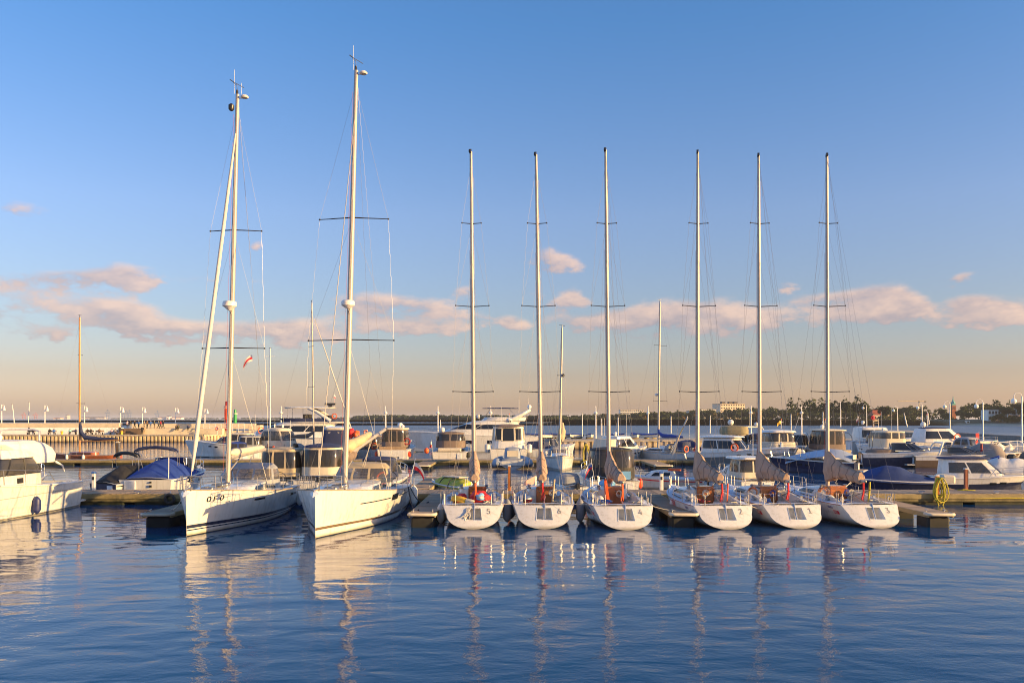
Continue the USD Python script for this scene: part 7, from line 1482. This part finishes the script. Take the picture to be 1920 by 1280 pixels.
canopy(t, .6, 3.9, 1.4, 1.7, 3.0, 'cream_canvas', (.2, .5), back=2); windscreen(t, 3.4, 5.4, 1.3, 2.0, .6)
t, H = motor('navy_panel_cruiser', 'cruiser with a navy stern curtain beside the larger yacht mast', px2x(629, 96), 94.4, 0, 10, 3.8, 1.5, 1.9)
lv = [(1.7, .4, 5.0, 1.6), (3.4, .7, 4.4, 1.5), (3.85, .9, 4.1, 1.35)]; Bd = Body(lv, 4.4); put(t, 'canopy', Bd.mesh((), .12), 'cream_canvas', 40); put(t, 'stern_curtain', Bd.panel(('B', -.9, .9, .05, .80), .02), 'navy_canvas', True); put(t, 'roof', Body([(3.84, .8, 4.3, 1.42), (3.96, .9, 4.2, 1.35)], 4).mesh((), .1), 'gelcoat', 40); put(t, 'red_raft', MB().add(*_blob((1.85, 1.2, 3.3), (.45, .6, .55), 4)), 'red_cloth', True); put(t, 'orange_raft', MB().add(*_blob((2.5, 1.0, 3.1), (.36, .5, .5), 8)), 'orange_plastic', True)
t, H = motor('small_stern_boat', 'small open boat with a boom tent between the lettered yacht and the second pontoon', px2x(452, 96), 95.0, 20, 7.0, 2.6, 1.0, 1.3)
canopy(t, .5, 3.0, 1.05, 1.2, 2.2, 'blue_canvas', (.2, .4), back=2); windscreen(t, 2.8, 4.6, 1.0, 1.3, .6)
# upturned dinghies and skiffs on the breakwater
dk = _klass('dinghy'); dp = str(dk.GetPath())
D = Hull([(0, .6, .42, .5, .12, 0), (1.6, .72, .45, .6, .12, -.05), (3.0, .5, .52, .32, .2, 0), (3.6, .1, .58, .05, .4, .2), (3.7, .004, .6, .003, .45, .3)], bilge=.7)
put(dp, 'hull', D.mesh(12), 'gelcoat', 40); put(dp, 'gunwale', D.rail(.05, 3.68, .04, 0, 0), 'rubber'); put(dp, 'cover', D.deck(camber=.22), 'blue_canvas', 40); put(dp, 'chocks', MB().box((0, .8, -.1), (1.2, .12, .25)).box((0, 2.6, -.08), (1.0, .12, .25)), 'beam_wood')
DW = ['left of the mast of boat four', 'right of that lamp', 'under the mast of boat four', 'left of the blue sloop', 'behind the blue sloop', 'behind the flag on the blue sloop', 'near the wheelhouse boat', 'beside the small white sloop mast', 'right of the small white sloop', 'behind the hardtop cruiser']
for i, px in enumerate((1050, 1068, 1090, 1188, 1206, 1222, 1022, 1036, 1104, 1142)):
    p = at(px, 785, 146 + (i % 3)); copy_of(dp, 'beached_dinghy', f'small covered dinghy on the breakwater {DW[i]}', 'dinghy', (p[0], p[1], 1.72), 70 + 37 * (i % 5), 'dinghies stored on the breakwater')
# ---------------------------------------------------------------- people on the mole
paint('skin', (0.45, 0.28, 0.20), .6, var=.05)
paint('hair_dark', (0.03, 0.02, 0.015), .7, var=.1)
for nm, c in dict(black=(.015, .015, .018), navy=(.02, .03, .09), blue=(.05, .15, .42), grey=(.2, .2, .21), brown=(.12, .07, .04), olive=(.09, .09, .04), red=(.5, .03, .04), pink=(.62, .42, .44), teal=(.25, .5, .5), tan=(.38, .28, .17)).items(): paint('cloth_' + nm, c, .85, var=.12)
def ball(p, r):
    return manifold3d.Manifold.sphere(r, 10).translate([float(x) for x in p])
def chain(pts, rs):
    out = manifold3d.Manifold()
    for (a, ra), (b, rb) in zip(zip(pts, rs), zip(pts[1:], rs[1:])): out = out + manifold3d.Manifold.batch_hull([ball(a, ra), ball(b, rb)])
    return out
POSE = {
    'standing': dict(pelvis=(0, 0, .92), chest=(0, .02, 1.32), neck=(0, .03, 1.48), head=(0, .0, 1.62), knees=((-.10, -.01, .50), (.10, -.03, .50)), feet=((-.11, 0, .06), (.12, -.02, .06)), elbows=((-.27, .05, 1.12), (.27, .05, 1.12)), hands=((-.22, -.14, .95), (.22, -.12, .92))),
    'walking': dict(pelvis=(0, 0, .91), chest=(.02, -.03, 1.31), neck=(.03, -.04, 1.47), head=(.04, -.07, 1.61), knees=((.13, -.02, .50), (-.10, .03, .50)), feet=((.28, .0, .07), (-.26, .05, .08)), elbows=((-.20, .16, 1.12), (.24, -.16, 1.12)), hands=((-.05, .22, .95), (.34, -.2, .98))),
    'sitting': dict(pelvis=(0, 0, .48), chest=(.05, .02, .88), neck=(.1, .02, 1.03), head=(.14, .0, 1.17), knees=((.42, -.12, .52), (.44, .12, .50)), feet=((.50, -.12, .07), (.78, .13, .10)), elbows=((.02, -.27, .70), (.06, .27, .70)), hands=((.28, -.12, .62), (.30, .12, .62)))}
def person_kind(pose, jacket, legs):
    d = POSE[pose]; nm = f'{pose}_{jacket}_{legs}'; k = str(_klass('person_' + nm).GetPath()); v = lambda x: np.array(x, float)
    pe, ch, ne, he = map(v, (d['pelvis'], d['chest'], d['neck'], d['head'])); ac = np.array([1, 0, 0]) if pose != 'sitting' else np.array([0, 1, 0])
    side = (lambda s: ac * s) if pose == 'standing' else (lambda s: np.array([0, s, 0.0]))
    def parts(tr, ar, lr):
        b = chain([pe, (pe + ch) / 2, ch], [.15 * tr, .145 * tr, .165 * tr])
        for i, s in enumerate((-1, 1)):
            sh = ch + side(s * .17) + [0, 0, .06]; b = b + chain([ch + [0, 0, .02], sh, v(d['elbows'][i]), v(d['hands'][i])], [.12 * tr, .075 * ar, .055 * ar, .042 * ar])
        return b
    def legs_(lr, stop=1.0):
        b = chain([pe + side(-.05), pe + side(.05)], [.15 * lr, .15 * lr])
        for i, s in enumerate((-1, 1)): b = b + chain([pe + side(s * .09), v(d['knees'][i]), v(d['feet'][i]) + [0, 0, .04]], [.10 * lr, .068 * lr, .05 * lr])
        return b
    head = chain([ne, he - [0, 0, .05], he], [.055, .075, .10]) + ball(he + ((0.0, -.1, -.01) if pose == 'standing' else (.1, 0, -.01)), .02)
    feet = manifold3d.Manifold()
    for i in (0, 1): f = v(d['feet'][i]); feet = feet + chain([f, f + ((0, -.14, -.02) if pose == 'standing' else (.15, 0, -.02))], [.055, .045])
    body = parts(.86, .8, .8) + legs_(.8) + head + feet
    for i in (0, 1): body = body + chain([v(d['hands'][i]), v(d['hands'][i]) + [0, -.04, -.07]], [.04, .03])
    put(k, 'body', body, 'skin', 60); put(k, 'jacket', parts(1.08, 1.15, 1), 'cloth_' + jacket, 60); put(k, 'trousers', legs_(1.05) + feet.scale([1, 1, 1]), 'cloth_' + legs, 60)
    put(k, 'hair', MB().ell(he + [0, .015, .035], (.105, .11, .095)), 'hair_dark', True)
    return k
_pk = {}
def person(px, z, Y, pose, jacket, legs, label, rz=0, group='people on the mole'):
    key = (pose, jacket, legs)
    if key not in _pk: _pk[key] = person_kind(*key)
    copy_of(_pk[key], 'person', label, 'person', ((px - 960) / FPX * Y, Y, z), rz, group)
ZP = 1.6
bench = _klass('mole_bench'); bp = str(bench.GetPath())
put(bp, 'seat', MB().box((0, 0, .42), (1.8, .45, .07)), 'teak'); put(bp, 'back', MB().box((0, .24, .72), (1.8, .05, .3)), 'teak')
for s in (-1, 1): put(bp, 'leg', MB().box((s * .7, 0, .2), (.08, .4, .4)), 'black_fitting')
def sit(px, jacket, legs, label, rz=-60, Y=180.6): person(px, ZP, Y, 'sitting', jacket, legs, label, rz)
person(54.5, ZP, 180.5, 'standing', 'black', 'black', 'person in black standing by the white wall at far left', 90)
sit(62, 'black', 'navy', 'person in black seated right beside the standing one at far left')
sit(93, 'black', 'brown', 'person in black seated next to one in a blue jacket'); sit(101, 'blue', 'navy', 'person in a blue jacket seated with one leg out')
sit(131, 'teal', 'black', 'person in pale teal seated left of the wooden mast'); sit(142, 'navy', 'black', 'person in navy seated right behind the wooden mast')
sit(164, 'black', 'brown', 'left one of two dark clad people seated close together'); sit(170, 'black', 'black', 'right one of two dark clad people seated close together')
sit(186, 'brown', 'black', 'lone person in brown seated before the white wall')
sit(210, 'pink', 'navy', 'person in pale pink seated at the end of the white wall'); sit(216, 'grey', 'black', 'person in grey seated beside the one in pale pink'); person(224.5, ZP, 180.6, 'standing', 'black', 'black', 'person in black standing left of the brown steps', 40); sit(233, 'brown', 'brown', 'person in brown seated at the foot of the brown steps', -100)
for i, px in enumerate((58, 97, 136, 167, 186, 213)): copy_of(bp, 'bench', f'wooden bench under {["the pair at far left", "the blue jacket", "the pair by the wooden mast", "the two dark clad people", "the lone person in brown", "the person in pale pink"][i]}', 'bench', ((px - 960) / FPX * 180.75, 180.75, ZP), 0, 'benches along the white wall')
ZT = 2.84
for px, pose, ja, le, lb, rz in ((239, 'standing', 'pink', 'black', 'person in a pale pink top, leftmost of the group on the terrace', 20), (244.5, 'standing', 'black', 'grey', 'person in black beside the pale pink top on the terrace', 200), (252.5, 'walking', 'black', 'black', 'person in black striding in the middle of the left terrace group', 0), (260, 'standing', 'blue', 'black', 'person in a bright blue jacket on the terrace, left of the lamp', 160),
    (270.5, 'walking', 'tan', 'tan', 'person in tan walking right of the lamp on the terrace', 0), (276, 'standing', 'brown', 'black', 'person in brown on the terrace beside the one in tan', 60), (282.5, 'standing', 'blue', 'grey', 'person in a blue top and pale trousers on the terrace', 0), (289.5, 'standing', 'olive', 'brown', 'person in olive on the terrace right of the blue top', 120),
    (297.5, 'walking', 'grey', 'black', 'person in grey left of the red jacket on the terrace', 180), (301.5, 'walking', 'red', 'black', 'person in a red jacket on the terrace', 180), (306, 'walking', 'black', 'black', 'person in black right of the red jacket', 180)):
    person(px, ZT, 184.2, pose, ja, le, lb, rz)
person(266.5, ZP, 180.6, 'standing', 'black', 'black', 'person in black standing below the terrace by a pale figure', 10); person(271, ZP, 180.7, 'standing', 'tan', 'tan', 'person in pale clothes standing below the terrace', 10)
for px, ja, lb in ((331, 'brown', 'left one of two people seated on the terrace edge'), (334.5, 'olive', 'right one of two people seated on the terrace edge'), (353, 'navy', 'person in navy seated on the terrace left of the railing'), (369, 'black', 'person in black seated beside the white railing')): person(px, 2.40, 183.3, 'sitting', ja, 'black', lb, -80)
person(1637, 3.85, 112.5, 'standing', 'red', 'brown', 'person in a red shirt standing on the deck of a cruiser', 15, None)
# a chair back beside the person in red
t = thing('deck_chair', 'light framed chair beside the person in red', 'chair', (px2x(1642.5, 112.4), 112.4, 3.85)); put(t, 'frame', MB().tube([(-.3, 0, 0), (-.3, 0, 1.0), (.3, 0, 1.1), (.3, 0, 0)], .03, 6), 'steel'); put(t, 'seat', MB().box((0, -.1, .5), (.58, .4, .05)), 'sand_canvas'); put(t, 'back', MB().box((0, .02, .85), (.56, .04, .3)), 'sand_canvas')

# ---------------------------------------------------------------- life ring posts, bollards, mooring posts, rope coils
def ring_post(px, Y, z, label):
    p = at(px, 785, Y); t = thing('lifebuoy_stand', label, 'lifebuoy', (p[0], p[1], z)); put(t, 'post', MB().cyl((0, 0, 0), (0, 0, 1.6), .05, 6), 'mast_white'); put(t, 'board', MB().box((0, -.04, 1.25), (.7, .05, .8)), 'mast_white'); put(t, 'ring', MB().torus((0, -.1, 1.25), .30, .08, 1, 16, 6), 'orange_plastic', True)
ring_post(407, 181, 1.6, 'orange lifebuoy on a white stand at the end of the mole'); ring_post(686, 139, 1.5, 'orange lifebuoy on a stand on the breakwater right of the larger yacht mast')
def mooring_post(px, Y, z, h, label, coil_=True, r=.11, mat='varnished_wood', seed=0, side=0.0):
    p = at(px, 785, Y); t = thing('mooring_post', label, 'mooring post', (p[0], p[1], z))
    put(t, 'post', MB().box((0, 0, h / 2 - .15), (r * 1.7, r * 1.7, h + .3), ch=.02), mat); put(t, 'cap', MB().box((0, 0, h + .02), (r * 2.0, r * 2.0, .06), ch=.015), 'mast_white'); put(t, 'steel_face', MB().box((r * .88, -.02, h * .55), (.03, r * 1.5, h * .8)), 'steel')
    if coil_:
        rr = np.random.default_rng(seed)
        for k in range(7):
            w, d_, o = .30 * rr.uniform(.7, 1.2), (h + .55) * rr.uniform(.62, 1.05), rr.normal(0, .05, 2); a = np.linspace(0, 2 * PI, 18)
            put(t, 'rope_loop', MB().tube([(o[0] + w * math.sin(x) * (1 - .35 * math.cos(x)), -r - .10 - .03 * k + .02 * math.sin(3 * x), h * .92 - d_ * (1 - math.cos(x)) / 2) for x in a], .030, 6), 'yellow_rope', True)
mooring_post(1757, 48.75, .6, 1.05, 'post with a thick yellow rope coil at the front edge of the near pontoon', True, .11, 'varnished_wood', 3)
mooring_post(1811, 51.2, .64, 1.25, 'square post with slack yellow rope at the rear of the near pontoon, right side', False, .11, 'brick_red', 5)
mooring_post(955, 50.9, .64, 1.45, 'square orange brown post on the near pontoon between boats five and six', False, .10, 'varnished_wood', 8)
mooring_post(1098, 90.2, .5, 1.9, 'post wrapped in yellow rope on the second pontoon left of boat four', True, .12, 'black_fitting', 11)
mooring_post(1462, 90.2, .5, 1.7, 'post with a yellow rope coil on the second pontoon by the mast of boat one', True, .14, 'black_fitting', 13)
mooring_post(221, 90.4, .5, 1.9, 'plain brown post on the second pontoon above the covered runabout', False, .18, 'bark', 15)
t = thing('mooring_bollard', 'yellow bollard on the mole below the terrace', 'bollard', ((228 - 960) / FPX * 178.8, 178.8, 1.58)); put(t, 'body', MB().lathe([(.28, 0), (.2, .15), (.2, .5), (.32, .62), (.3, .75), (.1, .8)], n=12), 'yellow_mat', 40); put(t, 'base', MB().lathe([(.4, 0), (.4, .05)], n=12), 'black_fitting')
t = thing('mooring_bollard', 'yellow bollard on the mole left of the wooden mast', 'bollard', ((116 - 960) / FPX * 178.8, 178.8, 1.58)); put(t, 'body', MB().lathe([(.28, 0), (.2, .15), (.2, .5), (.32, .62), (.3, .75), (.1, .8)], n=12), 'yellow_mat', 40); put(t, 'base', MB().lathe([(.4, 0), (.4, .05)], n=12), 'black_fitting')
for i, (x, lb) in enumerate(((-9.5, 'steel cleat on the near pontoon behind the two yachts'), (2.2, 'steel cleat on the near pontoon behind boat six'), (23.5, 'steel cleat on the near pontoon right of the outermost jetty'), (27.8, 'steel cleat on the near pontoon near the right edge'), (-21.5, 'steel cleat on the near pontoon right of the white cruiser'))):
    t = thing('dock_cleat', lb, 'cleat', (x, 48.95, AZ)); put(t, 'base', MB().box((0, 0, .03), (.22, .12, .06), ch=.02), 'steel'); put(t, 'horn', MB().tube([(-.2, 0, .13), (-.1, 0, .12), (.1, 0, .12), (.2, 0, .13)], .025, 6), 'steel')
line('slack mooring rope lying along the front of the near pontoon at right', [(25.3, 48.72, .50), (26.4, 48.62, .36), (28.2, 48.60, .40), (30.5, 48.62, .38), (33, 48.7, .5)], .03, 'yellow_rope')
line('white rope from the speedboat bow to the near pontoon', sag((22.6, 56.4, 1.0), (19.5, 51.2, .7), .2), .03)
line('white rope from boat three back to the near pontoon', sag((13.6, 47.3, 1.4), (16.2, 50.8, .7), .25), .018)
# white sheet hung to dry over the rail of the quay arm
p0, p1 = at(1824, 843, 93.0), at(1909, 832, 93.5)
t = thing('hung_sailcloth', 'white sailcloth hung in folds over a rail at the right edge', 'sailcloth', (0, 0, 0))
put(t, 'rail', MB().tube([p0 + [0, 0, -1.6], p0, (p0 + p1) / 2 + [0, 0, .45], p1 + [0, 0, .35], p1 + [.5, 0, .1], p1 + [.5, 0, -1.9]], .05, 6), 'mast_white')
V = []
for i in range(41):
    u = i / 40; q_ = p0 + (p1 - p0) * u + [0, 0, .42 * math.sin(PI * min(1, u * 1.15)) + .05]
    for j in range(8):
        w_ = j / 7; scal = abs(math.sin(u * PI * 5)); V.append(q_ + [0.12 * math.sin(9 * u + 5 * w_), -.1 - .38 * w_ * math.cos(u * PI * 10), -w_ * (1.55 + .15 * math.sin(7 * u)) - .28 * scal * (1 - w_)])
put(t, 'cloth', (np.array(V), np.array([(i * 8 + j, i * 8 + j + 1, (i + 1) * 8 + j + 1, (i + 1) * 8 + j) for i in range(40) for j in range(7)])), 'white_canvas', True)
t = thing('quay_railing', 'white pipe railing at the near end of the quay arm, right edge', 'railing', (px2x(1893, 91), 91, 1.45))
for i in range(6): put(t, 'post', MB().cyl((i * .8, 0, 0), (i * .8, 0, 1.1), .04, 6), 'mast_white')
for z in (.55, 1.1): put(t, 'rail', MB().cyl((-.05, 0, z), (4.1, 0, z), .04, 6), 'mast_white')
# slim masts beyond the boats
def bare_mast(px, y0, Y, h_px, label, lean=0, mat='mast_white', spr=None):
    p = at(px, y0, Y); h = h_px / FPX * Y; t = thing('distant_mast', label, 'mast', (p[0], p[1], p[2])); b = np.array([lean / FPX * Y, 0, h])
    put(t, 'pole', MB().tube([(0, 0, 0), b * .5, b], [.09, .085, .06], 7), mat, True); put(t, 'truck', MB().box(b, (.3, .08, .06)), 'black_fitting')
    if spr: put(t, 'spreader', MB().bar(b * spr + [-.6, 0, 0], b * spr + [.6, 0, 0], .04, .04), mat)
bare_mast(506.5, 812, 108, 160, 'slim pale mast between the lettered yacht and the small sloop', 0, spr=.9)
bare_mast(27, 795, 192, 38, 'short leaning white mast beyond the mole at far left', -4); bare_mast(53, 795, 192, 42, 'short white mast beyond the mole above the black clad person', 2)
for i, (px, y0, hh, ln, lb) in enumerate(((1128, 816, 32, 0, 'short white mast right of the slim lamp beside boat four'), (1159, 816, 34, 0, 'short white mast near the white hotel'), (1258, 812, 32, 0, 'short white mast right of the blue sloop mast'), (1331, 812, 34, 1, 'short white mast left of the radome'), (1483, 812, 36, 0, 'short white mast behind the peach canopied cruiser'), (1742, 795, 24, -3, 'thin leaning mast right of the navy topped cruiser lamp'), (1701, 800, 26, -6, 'thin leaning aerial mast behind the pilothouse cruiser'), (1543, 812, 40, 0, 'short white mast left of boat three'), (1576, 800, 48, 0, 'pale mast right of the mast of boat three'), (826, 806, 20, 0, 'small thin mast right of the slim lamp near the dark canopied cruiser'), (1092, 818, 44, 0, 'thin mast beside the small white sloop'))):
    bare_mast(px, y0, 134 + 2 * (i % 3), hh, lb, ln)

line('slack yellow rope lying at the foot of the square post on the near pontoon', [(px2x(1811, 50.9) + a_, 50.9 + b_, .67) for a_, b_ in ((-.5, 0), (-.3, -.15), (0, -.2), (.25, -.1), (.1, .05), (-.2, 0), (-.1, -.25), (.4, -.3))], .03, 'yellow_rope')
def tyre(x, label):
    t = thing('tyre_fender', label, 'tyre', (x, 48.50, .36)); put(t, 'tyre', MB().torus((0, 0, 0), .24, .09, 1, 18, 8), 'rubber', True); put(t, 'chain', MB().cyl((0, .02, .24), (0, .14, .42), .02, 5), 'steel')
tyre(px2x(318, 48.5), 'black tyre fender on the near pontoon left of the lettered yacht')
def pedestal(px, label):
    p_ = at(px, 785, 51.1); t = thing('power_pedestal', label, 'power post', (p_[0], p_[1], AZ)); put(t, 'column', MB().box((0, 0, .5), (.2, .2, 1.0), ch=.03), 'mast_white'); put(t, 'head', MB().box((0, 0, 1.05), (.24, .24, .12), ch=.04), 'cushion_blue'); put(t, 'socket', MB().box((0, -.11, .72), (.12, .03, .18)), 'black_fitting')
pedestal(1240, 'white power post with a blue head on the near pontoon left of boat two'); pedestal(176, 'white power post with a blue head on the near pontoon by the covered runabout')
